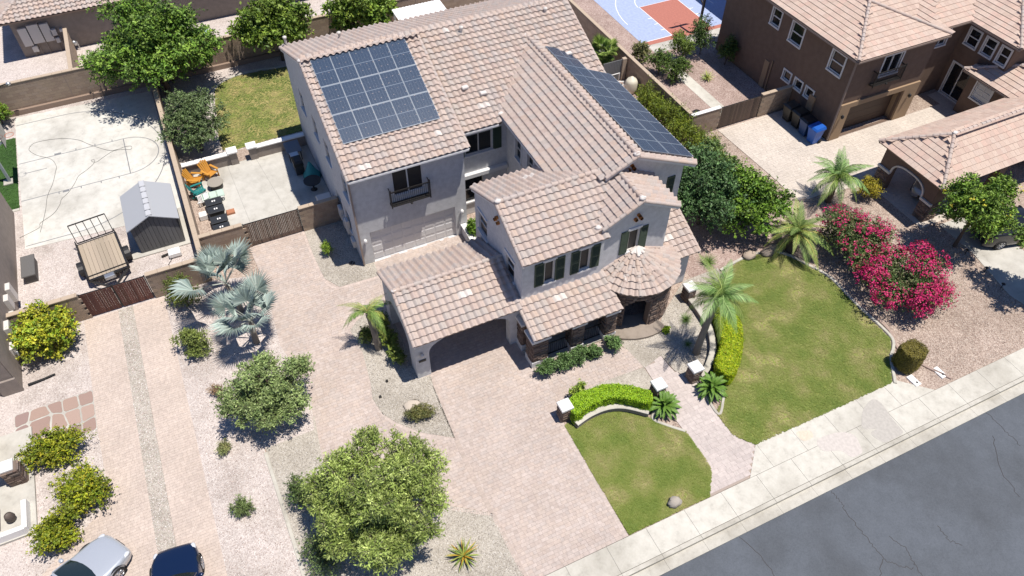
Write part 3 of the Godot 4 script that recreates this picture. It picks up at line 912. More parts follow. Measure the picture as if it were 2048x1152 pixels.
# a wall from a to b (x,z), outward to the right of a->b when seen from above with z down; holes: [s0, s1, y0, y1]
func wall(b: MB, p0: Vector2, p1: Vector2, y0: float, y1: float, holes := [], reveal := 0.12) -> void:
	var l := p0.distance_to(p1)
	var d := (p1 - p0) / l
	var f := Vector3(d.x, 0, d.y)
	var out := Vector3(-d.y, 0, d.x)
	var xs := [0.0, l]
	var ys := [y0, y1]
	for h in holes:
		xs += [h[0], h[1]]; ys += [h[2], h[3]]
	xs.sort(); ys.sort()
	var at := func(s: float, y: float, k: float): return Vector3(p0.x, y, p0.y) + f * s + out * k
	for i in xs.size() - 1:
		for j in ys.size() - 1:
			if xs[i + 1] - xs[i] < 0.001 or ys[j + 1] - ys[j] < 0.001:
				continue
			var cx: float = (xs[i] + xs[i + 1]) * 0.5
			var cy: float = (ys[j] + ys[j + 1]) * 0.5
			var open := false
			for h in holes:
				if cx > h[0] and cx < h[1] and cy > h[2] and cy < h[3]:
					open = true
			if open:
				continue
			b.quad(at.call(xs[i], ys[j], 0), at.call(xs[i + 1], ys[j], 0), at.call(xs[i + 1], ys[j + 1], 0), at.call(xs[i], ys[j + 1], 0))
			b.quad(at.call(xs[i + 1], ys[j], -.2), at.call(xs[i], ys[j], -.2), at.call(xs[i], ys[j + 1], -.2), at.call(xs[i + 1], ys[j + 1], -.2))
	for h in holes:
		var q := [[h[0], h[2]], [h[1], h[2]], [h[1], h[3]], [h[0], h[3]]]
		for i in 4:
			var j := (i + 1) % 4
			b.quad(at.call(q[i][0], q[i][1], 0), at.call(q[i][0], q[i][1], -.2), at.call(q[j][0], q[j][1], -.2), at.call(q[j][0], q[j][1], 0))

func frame_of(p0: Vector2, p1: Vector2) -> Transform3D: # x along the wall, y up, z outward
	var d := (p1 - p0).normalized()
	return Transform3D(Basis(Vector3(d.x, 0, d.y), Vector3.UP, Vector3(-d.y, 0, d.x)), Vector3(p0.x, 0, p0.y))

# a window in a hole: frame with pane, sill, header and shutters as its parts
func window(th: Node, t: Transform3D, s0: float, s1: float, y0: float, y1: float, o := {}) -> void:
	var b := MB.new()
	var fw: float = o.get("fw", 0.05)
	var z := -0.07
	var tf := func(mb: MB, x0, ya, x1, yb, za, zb): mb.box(t * Vector3((x0 + x1) * .5, (ya + yb) * .5, (za + zb) * .5), Vector3(x1 - x0, yb - ya, zb - za), t.basis)
	tf.call(b, s0, y0, s0 + fw, y1, z - .05, z + .03); tf.call(b, s1 - fw, y0, s1, y1, z - .05, z + .03)
	tf.call(b, s0 + fw, y1 - fw, s1 - fw, y1, z - .05, z + .03); tf.call(b, s0 + fw, y0, s1 - fw, y0 + fw, z - .05, z + .03)
	if o.get("split", "") == "v":
		tf.call(b, (s0 + s1) * .5 - .03, y0 + fw, (s0 + s1) * .5 + .03, y1 - fw, z - .05, z + .025)
	if o.get("split", "") == "h":
		tf.call(b, s0 + fw, (y0 + y1) * .5 - .025, s1 - fw, (y0 + y1) * .5 + .025, z - .05, z + .025)
	if o.has("grid"):
		for i in range(1, o.grid[0]):
			var x := lerpf(s0, s1, float(i) / o.grid[0])
			tf.call(b, x - .012, y0 + fw, x + .012, y1 - fw, z - .04, z)
		for i in range(1, o.grid[1]):
			var y := lerpf(y0, y1, float(i) / o.grid[1])
			tf.call(b, s0 + fw, y - .012, s1 - fw, y + .012, z - .04, z - .002)
	var w := obj("window", b, o.get("frame", M.frame), th)
	var g := MB.new()
	tf.call(g, s0 + fw * .5, y0 + fw * .5, s1 - fw * .5, y1 - fw * .5, z - .045, z - .03)
	obj("pane", g, o.get("pane", M.glass), w)
	var back := MB.new()
	tf.call(back, s0, y0, s1, y1, -.24, -.19)
	obj("blind", back, o.get("back", M.screen), w)
	if o.get("sill", true):
		var sl := MB.new()
		tf.call(sl, s0 - .1, y0 - .1, s1 + .1, y0 - .002, -.03, .07)
		obj("sill", sl, o.get("trim", M.trim), w)
	if o.get("header", false):
		var hd := MB.new()
		tf.call(hd, s0 - .1, y1 + .002, s1 + .1, y1 + .14, -.02, .05)
		obj("header", hd, o.get("trim", M.trim), w)
	if o.get("surround", false):
		for q in [[s0 - .1, y0 - .1, s0 - .002, y1 + .1], [s1 + .002, y0 - .1, s1 + .1, y1 + .1], [s0 - .002, y1 + .002, s1 + .002, y1 + .1]]:
			var tr := MB.new()
			tf.call(tr, q[0], q[1], q[2], q[3], -.02, .035)
			obj("trim", tr, o.get("trim", M.trim), w)
	for q in o.get("shutters", []):
		var sh := MB.new()
		tf.call(sh, q[0], y0 - .04, q[1], y1 + .04, .003, .03)
		for e in [[q[0], y0 - .04, q[0] + .05, y1 + .04], [q[1] - .05, y0 - .04, q[1], y1 + .04], [q[0] + .05, y0 - .04, q[1] - .05, y0 + .04], [q[0] + .05, y1 - .04, q[1] - .05, y1 + .04], [q[0] + .05, (y0 + y1) * .5 - .03, q[1] - .05, (y0 + y1) * .5 + .03]]:
			tf.call(sh, e[0], e[1], e[2], e[3], .0305, .05)
		var yy := y0 + .06
		while yy < y1 - .06: # louvres
			if absf(yy - (y0 + y1) * .5) > .05:
				var c: Vector3 = t * Vector3((q[0] + q[1]) * .5, yy, .034)
				sh.box(c, Vector3(q[1] - q[0] - .1, .05, .012), t.basis * Basis(Vector3.RIGHT, .5))
			yy += .055
		obj("shutter", sh, M.shutter, w)

func balcony(th: Node, t: Transform3D, s0: float, s1: float, y0: float, y1: float, z: float, m: Material) -> void:
	var b := MB.new()
	var P := func(x, y, zz): return t * Vector3(x, y, zz)
	for y in [y0, y1 - .04, y1]:
		b.bar(P.call(s0, y, z), P.call(s1, y, z), .03, .03)
		b.bar(P.call(s0, y, 0), P.call(s0, y, z), .03, .03); b.bar(P.call(s1, y, 0), P.call(s1, y, z), .03, .03)
	for x in [s0, s1]:
		b.bar(P.call(x, y0 - .1, z), P.call(x, y1 + .12, z), .05, .05)
		b.bar(P.call(x, y0 - .08, 0.02), P.call(x, y0, z), .03, .03)
	var k := int((s1 - s0) / .1)
	for i in range(1, k):
		var x := lerpf(s0, s1, float(i) / k)
		b.bar(P.call(x, y0, z), P.call(x, y1, z), .016, .016)
	for i in range(1, 4):
		for x in [s0, s1]:
			b.bar(P.call(x, y0, z * i / 4.0), P.call(x, y1, z * i / 4.0), .016, .016)
	var o := obj("balcony_railing", b, m, th)
	var f := MB.new()
	f.box(P.call((s0 + s1) * .5, y0 - .03, z * .5), Vector3(s1 - s0, .02, z), t.basis)
	obj("balcony_floor", f, m, o)
	var ft := MB.new()
	ft.ball(P.call((s0 + s1) * .5, y0 - .1, z - .02), Vector3(.07, .07, .07), 8)
	obj("finial", ft, m, o)

func clay_vents(th: Node, at: Vector3, out: Vector3) -> void: # three short clay pipes in a gable
	var s := out.cross(Vector3.UP)
	for q in [Vector2(0, .12), Vector2(-.14, -.1), Vector2(.14, -.1)]:
		var b := MB.new()
		var c: Vector3 = at + s * q.x + Vector3.UP * q.y
		b.tube(PackedVector3Array([c - out * .05, c + out * .13, c + out * .13, c + out * .03]), PackedFloat32Array([.085, .085, .065, .065]), 12, false)
		obj("clay_vent_pipe", b, M.clay, th)

func gable(b: MB, pts: Array, thick: Vector3) -> void: # an upright panel through pts (in order), pushed along thick
	var o: Vector3 = pts[0]
	var nn := thick.normalized()
	var x := Vector3.UP.cross(nn).normalized()
	var p := PackedVector2Array()
	for q in pts:
		p.append(Vector2((q - o).dot(x), (q - o).y))
	b.extrude(p, Transform3D(Basis(x, Vector3.UP, nn), o), thick.length())

func arch_panel(w: float, h: float, a: float, b: float, spring: float, top: float, k := 10) -> PackedVector2Array: # a wall w by h with a flat-arched opening from a to b
	var p := PackedVector2Array([Vector2(0, 0), Vector2(a, 0)])
	var r := (b - a) * 0.5
	for i in k * 2 + 1:
		var t := PI - PI * i / (k * 2.0)
		var c := Vector2(cos(t), sin(t))
		var e := 2.6
		p.append(Vector2((a + b) * .5 + signf(c.x) * pow(absf(c.x), 2.0 / e) * r, spring + pow(absf(c.y), 2.0 / e) * (top - spring)))
	p.append_array([Vector2(b, 0), Vector2(w, 0), Vector2(w, h), Vector2(0, h)])
	return p

var stone_budget := 0
func clad(th: Node, t: Transform3D, w: float, y0: float, y1: float, sd: int, rest: MB, skip = null) -> void: # ledge stones on a face (t: x along, z out)
	var r := RandomNumberGenerator.new()
	r.seed = sd
	var y := y0
	while y < y1 - .02:
		var h := minf(r.randf_range(.07, .13), y1 - y)
		var x := 0.0
		while x < w - .01:
			var l := minf(r.randf_range(.16, .36), w - x)
			if w - x - l < .08:
				l = w - x
			var dp := r.randf_range(.03, .065)
			if not (skip != null and skip.call(x + l * .5, y + h * .5)):
				var b := MB.new()
				b.col = [Color(.17, .115, .09), Color(.22, .155, .12), Color(.13, .09, .075), Color(.26, .19, .15), Color(.19, .15, .13)][r.randi() % 5] * r.randf_range(.85, 1.15)
				var tt := t * Transform3D(Basis(Vector3.RIGHT, PI * .5), Vector3(x + l * .5, y + h * .5, dp * .5 - .01))
				b.bevel(Vector3.ZERO, Vector3(l - .01, dp + .02, h - .01), .012)
				if stone_budget > 0:
					stone_budget -= 1
					inst("stone", b.mesh(), M.stone, tt, th)
				else:
					rest.add(b, tt, Color.WHITE)
			x += l
		y += h

func pillar(th: Node, x0: float, z0: float, x1: float, z1: float, sd: int, rest: MB) -> void:
	var b := MB.new()
	b.bevel(Vector3((x0 + x1) * .5, .19, (z0 + z1) * .5), Vector3(x1 - x0 + .1, .38, z1 - z0 + .1), .02)
	var base := obj("pillar_base", b, M.trim, th)
	var c := MB.new()
	c.span(Vector3(x0 + .02, .38, z0 + .02), Vector3(x1 - .02, 1.9, z1 - .02))
	obj("pillar_shaft", c, M.sand, th)
	clad(th, frame_of(Vector2(x0, z1), Vector2(x1, z1)), x1 - x0, .4, 1.88, sd, rest)
	clad(th, frame_of(Vector2(x0, z0), Vector2(x0, z1)), z1 - z0, .4, 1.88, sd + 1, rest)
	clad(th, frame_of(Vector2(x1, z1), Vector2(x1, z0)), z1 - z0, .4, 1.88, sd + 2, rest)
	var d := MB.new()
	d.bevel(Vector3((x0 + x1) * .5, 1.96, (z0 + z1) * .5), Vector3(x1 - x0 + .22, .15, z1 - z0 + .22), .02)
	obj("pillar_cap", d, M.trim, th)

func lamp(th: Node, at: Vector3, out: Vector3, m: Material) -> void:
	var b := MB.new()
	b.ball(at + out * .12, Vector3(.1, .15, .1), 8)
	b.bar(at, at + out * .12, .05, .05)
	obj("wall_lamp", b, m, th)

func gutter(th: Node, a: Vector3, b: Vector3, m: Material) -> void:
	var g := MB.new()
	g.bar(a, b, .1, .1)
	obj("gutter", g, m, th)

func main_house() -> void:
	var th := thing("house", "two-storey pale grey stucco house with pinkish clay barrel-tile roofs and green shutters", "house")
	var rest := MB.new()
	var stones := MB.new()
	stone_budget = 290
	# walls
	var W := MB.new()
	wall(W, Vector2(0, 0), Vector2(5.95, 0), 0, 5.95, [[.6, 5.3, 0, 2.13], [2.15, 3.72, 4.0, 5.62]])
	obj("wall", W, M.stucco, th)
	var WL := MB.new()
	var lw := [[2.6, 3.5, 3.9, 5.2], [5.3, 6.2, 3.9, 5.2], [7.6, 8.5, 3.9, 5.2], [10.7, 11.6, 3.9, 5.2], [8.2, 9.2, 1.1, 2.2], [9.7, 10.7, 1.1, 2.2]]
	wall(WL, Vector2(0, -12.2), Vector2(0, 0), 0, 5.95, lw)
	gable(WL, [Vector3(0, 5.95, -12.2), Vector3(0, 5.95, 0), Vector3(0, 8.5, -6.07)], Vector3(-.2, 0, 0) * -1)
	obj("wall", WL, M.stucco, th)
	var fl := frame_of(Vector2(0, -12.2), Vector2(0, 0))
	for q in lw:
		window(th, fl, q[0], q[1], q[2], q[3], {"split": "h"})
	var WR := MB.new()
	wall(WR, Vector2(5.95, 0), Vector2(5.95, -12.2), 0, 5.95)
	gable(WR, [Vector3(5.95, 5.95, 0), Vector3(5.95, 5.95, -12.2), Vector3(5.95, 8.5, -6.07)], Vector3(-.2, 0, 0))
	wall(WR, Vector2(15.0, -12.2), Vector2(0, -12.2), 0, 5.9)
	wall(WR, Vector2(14.8, -1.4), Vector2(14.8, -12.2), 0, 5.9)
	gable(WR, [Vector3(14.8, 5.9, -1.4), Vector3(14.8, 5.9, -12.2), Vector3(14.8, 8.1, -6.82)], Vector3(-.2, 0, 0))
	obj("wall", WR, M.stucco, th)
	# the set-back wall between the two wings
	var WS := MB.new()
	wall(WS, Vector2(5.95, -1.35), Vector2(8.95, -1.35), 0, 5.85, [[.62, 2.15, 4.1, 5.35], [.15, 1.6, .9, 2.6]])
	wall(WS, Vector2(8.95, -1.35), Vector2(8.95, 5.7), 0, 6.0, [[1.1, 1.75, 4.1, 5.35], [2.5, 3.15, 4.1, 5.35]])
	obj("wall", WS, M.stucco, th)
	var fs := frame_of(Vector2(5.95, -1.35), Vector2(8.95, -1.35))
	window(th, fs, .62, 2.15, 4.1, 5.35, {"split": "v", "shutters": [[.1, .55], [2.2, 2.68]]})
	window(th, fs, .15, 1.6, .9, 2.6, {"split": "h"})
	var fs2 := frame_of(Vector2(8.95, -1.35), Vector2(8.95, 5.7))
	window(th, fs2, 1.1, 1.75, 4.1, 5.35, {"split": "h", "surround": true})
	window(th, fs2, 2.5, 3.15, 4.1, 5.35, {"split": "h", "surround": true})
	var ledge := MB.new()
	ledge.span(Vector3(5.97, 2.72, -1.34), Vector3(8.9, 2.95, -1.1))
	obj("ledge", ledge, M.trim, th)
	# right wing
	var WB := MB.new()
	wall(WB, Vector2(8.95, 5.75), Vector2(15.1, 5.75), 0, 5.95)
	gable(WB, [Vector3(8.95, 5.95, 5.75), Vector3(15.1, 5.95, 5.75), Vector3(12.0, 7.42, 5.75)], Vector3(0, 0, -.2))
	wall(WB, Vector2(15.1, 5.75), Vector2(15.1, -1.4), 0, 5.95)
	obj("wall", WB, M.stucco, th)
	window(th, frame_of(Vector2(8.95, 5.752), Vector2(15.1, 5.752)), 4.6, 5.3, 4.3, 5.3, {"split": "v", "shutters": [[4.15, 4.58], [5.32, 5.75]]})
	clay_vents(th, Vector3(12.0, 6.75, 5.76), Vector3(0, 0, 1))
	# front block
	var WD := MB.new()
	var dw := [[1.12, 1.62, 3.62, 4.98], [2.93, 3.45, 3.62, 4.98]]
	wall(WD, Vector2(5.3, 8.05), Vector2(9.45, 8.05), 0, 5.5, dw + [[1.2, 2.6, 0.4, 1.9]])
	var ds := [[.45, 1.4, 3.4, 4.65], [3.55, 4.4, 3.4, 4.65]]
	wall(WD, Vector2(5.3, 2.85), Vector2(5.3, 8.05), 0, 5.5, ds)
	gable(WD, [Vector3(5.3, 5.5, 2.85), Vector3(5.3, 5.5, 8.05), Vector3(5.3, 6.68, 5.53)], Vector3(.2, 0, 0))
	wall(WD, Vector2(9.0, 2.85), Vector2(5.3, 2.85), 0, 5.5)
	wall(WD, Vector2(9.45, 8.05), Vector2(9.45, 5.75), 0, 5.6)
	obj("wall", WD, M.stucco, th)
	var fd := frame_of(Vector2(5.3, 8.05), Vector2(9.45, 8.05))
	window(th, fd, 1.12, 1.62, 3.62, 4.98, {"header": true, "shutters": [[.62, 1.09], [1.65, 2.13]], "pane": M.screen})
	window(th, fd, 2.93, 3.45, 3.62, 4.98, {"header": true, "shutters": [[2.45, 2.9], [3.48, 3.95]], "pane": M.screen})
	window(th, fd, 1.2, 2.6, .4, 1.9, {"split": "v"})
	var fe := frame_of(Vector2(5.3, 2.85), Vector2(5.3, 8.05))
	for q in ds:
		window(th, fe, q[0], q[1], q[2], q[3], {"header": true, "split": "h", "pane": M.screen})
	clay_vents(th, Vector3(5.29, 5.9, 5.53), Vector3(-1, 0, 0))
	var WC := MB.new()
	wall(WC, Vector2(9.45, 7.9), Vector2(13.0, 7.9), 2.2, 5.75, [[1.42, 1.98, 3.62, 4.98]])
	gable(WC, [Vector3(9.45, 5.75, 7.9), Vector3(13.0, 5.75, 7.9), Vector3(13.0, 5.85, 7.9), Vector3(11.16, 6.72, 7.9), Vector3(9.45, 5.9, 7.9)], Vector3(0, 0, -.2))
	wall(WC, Vector2(13.0, 7.9), Vector2(13.0, 5.75), 0, 5.75)
	wall(WC, Vector2(13.0, 8.1), Vector2(14.68, 8.1), 0, 2.3)
	wall(WC, Vector2(14.68, 8.1), Vector2(14.68, 5.75), 0, 2.3)
	gable(WC, [Vector3(14.68, 2.3, 8.1), Vector3(14.68, 2.3, 5.75), Vector3(14.68, 3.2, 5.75)], Vector3(-.2, 0, 0))
	obj("wall", WC, M.stucco, th)
	window(th, frame_of(Vector2(9.45, 7.9), Vector2(13.0, 7.9)), 1.42, 1.98, 3.62, 4.98, {"header": true, "shutters": [[.98, 1.39], [2.01, 2.42]], "pane": M.screen})
	clay_vents(th, Vector3(11.2, 5.75, 7.91), Vector3(0, 0, 1))
	# garage door in four sections of raised panels
	for i in 4:
		var d := MB.new()
		d.span(Vector3(.6, .01 + i * .53, -.2), Vector3(5.3, .01 + i * .53 + .522, -.15))
		for k in 8:
			d.bevel(Vector3(.6 + .5875 * (k + .5), .27 + i * .53, -.148), Vector3(.5, .02, .38), .012, Basis(Vector3.RIGHT, PI * .5))
		obj("garage_door_section", d, M.garage, th)
	window(th, frame_of(Vector2(0, 0), Vector2(5.95, 0)), 2.15, 3.72, 4.0, 5.62, {"split": "v", "sill": false, "frame": M.trim, "fw": .04, "pane": M.screen})
	balcony(th, frame_of(Vector2(0, 0), Vector2(5.95, 0)), 1.88, 3.92, 3.68, 4.62, .36, M.iron)
	lamp(th, Vector3(.28, 1.75, 0), Vector3(0, 0, 1), M.white)
	lamp(th, Vector3(5.65, 1.75, 0), Vector3(0, 0, 1), M.white)
	lamp(th, Vector3(.33, 1.75, 8.06), Vector3(0, 0, 1), M.frame)
	var dsn := MB.new()
	dsn.bar(Vector3(.0, 0.1, .06), Vector3(.0, 5.9, .06), .09, .08)
	obj("downspout", dsn, M.fascia, th)
	var num := MB.new()
	num.box(Vector3(.33, 1.25, 8.08), Vector3(.34, .14, .03))
	obj("house_number_plaque", num, M.iron, th)
	# carport: three arched walls
	var E := MB.new()
	E.extrude(arch_panel(5.2, 2.75, .66, 4.72, 1.5, 2.42), Transform3D(Basis.IDENTITY, Vector3(0.02, 0, 7.6)), .46)
	obj("carport_wall", E, M.stucco, th)
	var E2 := MB.new()
	E2.extrude(arch_panel(5.2, 2.75, .66, 4.72, 1.5, 2.42), Transform3D(Basis.IDENTITY, Vector3(0.02, 0, 3.75)), .4)
	obj("carport_wall", E2, M.stucco, th)
	var E3 := MB.new()
	var pp := arch_panel(3.45, 2.75, .3, 3.1, 1.3, 2.35)
	pp[pp.size() - 2] = Vector2(3.45, 2.75)
	pp.insert(pp.size() - 1, Vector2(1.725, 3.7))
	E3.extrude(pp, Transform3D(Basis(Vector3(0, 0, 1), Vector3.UP, Vector3(-1, 0, 0)), Vector3(.42, 0, 4.15)), .4)
	obj("carport_wall", E3, M.stucco, th)
	# porch
	for q in [[5.12, 9.08, 5.87, 9.73], [7.2, 9.12, 7.78, 9.7], [8.98, 9.12, 9.55, 9.72], [5.12, 8.12, 5.6, 8.6]]:
		pillar(th, q[0], q[1], q[2], q[3], int(q[0] * 10), stones)
	var bm := MB.new()
	bm.span(Vector3(5.2, 2.035, 9.25), Vector3(9.5, 2.26, 9.6))
	bm.span(Vector3(5.2, 2.035, 8.06), Vector3(5.5, 2.26, 9.25))
	gable(bm, [Vector3(5.2, 2.26, 8.06), Vector3(5.2, 2.26, 9.6), Vector3(5.2, 2.8, 8.06)], Vector3(.2, 0, 0))
	obj("porch_beam", bm, M.stucco, th)
	var pf := MB.new()
	pf.span(Vector3(5.15, -.05, 8.05), Vector3(9.6, .06, 9.7))
	obj("porch_floor", pf, M.concrete2, th)
	for q in [[5.87, 7.2], [7.78, 8.98]]:
		var rl := MB.new()
		rl.bar(Vector3(q[0], .95, 9.42), Vector3(q[1], .95, 9.42), .04, .03)
		rl.bar(Vector3(q[0], .14, 9.42), Vector3(q[1], .14, 9.42), .04, .03)
		var k := int((q[1] - q[0]) / .11)
		for i in range(1, k):
			var x := lerpf(q[0], q[1], float(i) / k)
			rl.bar(Vector3(x, .14, 9.42), Vector3(x, .95, 9.42), .018, .018)
		obj("porch_railing", rl, M.iron, th)
	# round stone entry
	var cx := 11.4
	var cz := 7.9
	var tr := 1.98
	var tw := MB.new()
	var hole := func(a: float, y: float): return a > deg_to_rad(92) and a < deg_to_rad(128) and y < 1.75 + .35 * sin(PI * (a - deg_to_rad(92)) / deg_to_rad(36))
	var na := 60
	for i in na:
		var a0 := PI * i / na
		var a1 := PI * (i + 1) / na
		for j in 22:
			var y0 := 2.4 * j / 22.0
			var y1 := 2.4 * (j + 1) / 22.0
			if hole.call((a0 + a1) * .5, (y0 + y1) * .5):
				continue
			var q := func(a, y, k): return Vector3(cx + cos(a) * (tr - k), y, cz + sin(a) * (tr - k))
			tw.quad(q.call(a1, y0, 0), q.call(a0, y0, 0), q.call(a0, y1, 0), q.call(a1, y1, 0))
			tw.quad(q.call(a0, y0, .35), q.call(a1, y0, .35), q.call(a1, y1, .35), q.call(a0, y1, .35))
			for e in [[a0, -1.0], [a1, 1.0]]:
				var am: float = e[0] + e[1] * PI / na * .5
				if hole.call(am, (y0 + y1) * .5):
					tw.quad(q.call(e[0], y0, 0), q.call(e[0], y0, .35), q.call(e[0], y1, .35), q.call(e[0], y1, 0))
	obj("entry_wall", tw, mat(lin(.21, .155, .125), .95, M.grit, .5), th)
	var nf := 18
	for i in nf: # stones all round it, course by course
		var a0 := PI * (i + .0) / nf
		var a1 := PI * (i + 1.0) / nf
		var p0 := Vector2(cx + cos(a1) * tr, cz + sin(a1) * tr)
		var p1 := Vector2(cx + cos(a0) * tr, cz + sin(a0) * tr)
		if p0.x < 9.7 and p0.y < 8.3:
			continue
		var wd := p0.distance_to(p1)
		clad(th, frame_of(p0, p1), wd, .02, 2.38, 300 + i, stones, func(x, y): return hole.call(lerpf(a1, a0, x / wd), y))
	var st := MB.new()
	var sp := PackedVector2Array()
	for i in 13:
		var a := deg_to_rad(70 + 80 * i / 12.0)
		sp.append(Vector2(cx - .15 + cos(a) * 2.65, cz + sin(a) * 2.65))
	for i in 13:
		var a := deg_to_rad(150 - 80 * i / 12.0)
		sp.append(Vector2(cx + cos(a) * 1.2, cz + sin(a) * 1.2))
	st.prism(sp, -.1, .13)
	obj("entry_step", st, M.path, th)
	var ndr := MB.new()
	ndr.span(Vector3(10.2, .13, 7.95), Vector3(11.4, 2.2, 8.02))
	obj("front_door", ndr, M.brown_door, th)
	# ---- roofs
	# garage wing
	roof(th, [Vector3(-.05, 6.05, .42), Vector3(6.05, 6.05, .42), Vector3(6.05, 8.75, -6.07), Vector3(-.05, 8.75, -6.07)], "s", false, rest, 1, [[1, 2], [1, 3], [3, 15]])
	roof(th, [Vector3(6.05, 6.05, -12.56), Vector3(-.05, 6.05, -12.56), Vector3(-.05, 8.75, -6.07), Vector3(6.05, 8.75, -6.07)], "s", false, rest, 2)
	roof(th, [Vector3(6.02, 5.9, -.97), Vector3(8.5, 5.9, -.97), Vector3(8.6, 6.1, -1.44), Vector3(12, 7.65, -5.17), Vector3(15.15, 6.2, -1.7), Vector3(15.15, 8.34, -6.82), Vector3(6.02, 8.34, -6.82)], "s", false, rest, 3, [[3, 5], [3, 6], [17, 5]])
	roof(th, [Vector3(15.15, 5.93, -12.6), Vector3(6.02, 5.93, -12.6), Vector3(6.02, 8.34, -6.82), Vector3(15.15, 8.34, -6.82)], "s", false, rest, 4)
	# right wing
	roof(th, [Vector3(8.6, 6.1, -1.44), Vector3(8.6, 6.1, 3.75), Vector3(10.3, 6.87, 5.5), Vector3(10.3, 6.87, 6.12), Vector3(12, 7.65, 6.12), Vector3(12, 7.65, -5.17)], "s", false, rest, 5)
	roof(th, [Vector3(15.5, 6.05, 6.12), Vector3(15.5, 6.05, -1.5), Vector3(12, 7.65, -5.17), Vector3(12, 7.65, 6.12)], "s", false, rest, 6)
	# front gable and block: the tiles that show largest, each one a part
	roof(th, [Vector3(9.04, 5.83, 7.83), Vector3(9.04, 5.83, 8.14), Vector3(11.16, 6.9, 8.14), Vector3(11.16, 6.9, 5.5)], "s", false, rest, 7)
	roof(th, [Vector3(13.28, 5.83, 8.14), Vector3(13.28, 5.83, 5.7), Vector3(11.16, 6.9, 5.6), Vector3(11.16, 6.9, 8.14)], "s", false, rest, 8)
	roof(th, [Vector3(5.22, 5.58, 8.38), Vector3(9.48, 5.58, 8.38), Vector3(9.35, 5.7, 8.15), Vector3(9.04, 5.83, 7.83), Vector3(11.12, 6.88, 5.53), Vector3(5.22, 6.88, 5.53)], "s", true, rest, 9)
	roof(th, [Vector3(8.65, 5.58, 2.68), Vector3(5.22, 5.58, 2.68), Vector3(5.22, 6.88, 5.53), Vector3(10.3, 6.88, 5.53), Vector3(8.65, 6.12, 3.8)], "s", false, rest, 10, [[3, 8], [3, 7]])
	# carport, porch, corner
	roof(th, [Vector3(-.02, 2.85, 8.42), Vector3(5.28, 2.85, 8.42), Vector3(5.28, 3.92, 5.95), Vector3(-.02, 3.92, 5.95)], "s", true, rest, 11, [[4, 8], [4, 9]])
	roof(th, [Vector3(5.28, 2.85, 3.5), Vector3(-.02, 2.85, 3.5), Vector3(-.02, 3.92, 5.95), Vector3(5.28, 3.92, 5.95)], "s", false, rest, 12)
	roof(th, [Vector3(5.08, 2.33, 9.99), Vector3(9.62, 2.33, 9.99), Vector3(9.62, 2.98, 8.07), Vector3(5.08, 2.98, 8.07)], "s", true, rest, 13, [[4, 5], [4, 6]])
	roof(th, [Vector3(13.0, 2.28, 8.34), Vector3(15.05, 2.28, 8.34), Vector3(15.05, 3.42, 5.77), Vector3(13.0, 3.42, 5.77)], "s", false, rest, 14, [[3, 1], [3, 2]])
	# the fan-shaped roof over the entry: faces between barrel hips
	var nfac := 8
	var er := 2.22
	for i in nfac:
		var a0 := deg_to_rad(-2 + 184.0 * i / nfac)
		var a1 := deg_to_rad(-2 + 184.0 * (i + 1) / nfac)
		var e0 := Vector3(cx + cos(a0) * er, 2.66, cz + sin(a0) * er)
		var e1 := Vector3(cx + cos(a1) * er, 2.66, cz + sin(a1) * er)
		roof(th, [e1, e0, Vector3(cx, 3.62, cz)], "s", false, rest, 40 + i, [[2, 0]] if i == 5 else [])
		ridge(th, e0 + Vector3(0, .0, 0), Vector3(cx, 3.62, cz), 60 + i, .03, .95)
	ridge(th, Vector3(cx + cos(deg_to_rad(182)) * er, 2.66, cz + .0), Vector3(cx, 3.62, cz), 70, .03, .95)
	var mp := MB.new()
	for i in 9:
		var a := deg_to_rad(180.0 * i / 8)
		mp.tube(PackedVector3Array([Vector3(cx, 3.72, cz + .05), Vector3(cx + cos(a) * (.3 + .1 * (i % 2)), 3.6, cz + .05 + sin(a) * (.3 + .1 * (i % 3)))]), PackedFloat32Array([.13, .07]), 6)
	obj("mortar_patch", mp, M.mortar, th)
	stuff(obj("roof_tile", rest, M.tile, th))
	stuff(obj("stone", stones, M.stone, th))
	# ridges, rakes
	ridge(th, Vector3(-.05, 8.75, -6.07), Vector3(6.1, 8.75, -6.07), 21)
	ridge(th, Vector3(6.1, 8.34, -6.82), Vector3(15.15, 8.34, -6.82), 22)
	ridge(th, Vector3(12, 7.65, 6.12), Vector3(12, 7.65, -5.3), 23)
	ridge(th, Vector3(11.16, 6.9, 8.14), Vector3(11.16, 6.9, 5.7), 24)
	ridge(th, Vector3(5.22, 6.88, 5.53), Vector3(11.0, 6.88, 5.53), 25)
	ridge(th, Vector3(-.02, 3.92, 5.95), Vector3(5.28, 3.92, 5.95), 26)
	for q in [[-.05, 6.05, .42, -.05, 8.75, -6.07], [-.05, 6.05, -12.56, -.05, 8.75, -6.07], [5.22, 5.58, 8.38, 5.22, 6.88, 5.53], [5.22, 5.58, 2.68, 5.22, 6.88, 5.53], [-.02, 2.85, 8.42, -.02, 3.92, 5.95], [-.02, 2.85, 3.5, -.02, 3.92, 5.95], [5.08, 2.33, 9.99, 5.08, 2.98, 8.07], [15.5, 6.05, 6.12, 12, 7.65, 6.12], [10.4, 6.92, 6.12, 12, 7.65, 6.12], [13.28, 5.83, 8.14, 11.16, 6.9, 8.14], [9.2, 5.9, 8.14, 11.16, 6.9, 8.14], [15.05, 2.28, 8.34, 15.05, 3.42, 5.77], [6.08, 6.05, .42, 6.08, 8.75, -6.07], [15.15, 6.2, -1.7, 15.15, 8.34, -6.82]]:
		ridge(th, Vector3(q[0], q[1], q[2]), Vector3(q[3], q[4], q[5]), 30 + int(q[0] * 3 + q[2]), -.03, .85)
		var fb := MB.new()
		fb.bar(Vector3(q[0], q[1] - .12, q[2]), Vector3(q[3], q[4] - .12, q[5]), .06, .16)
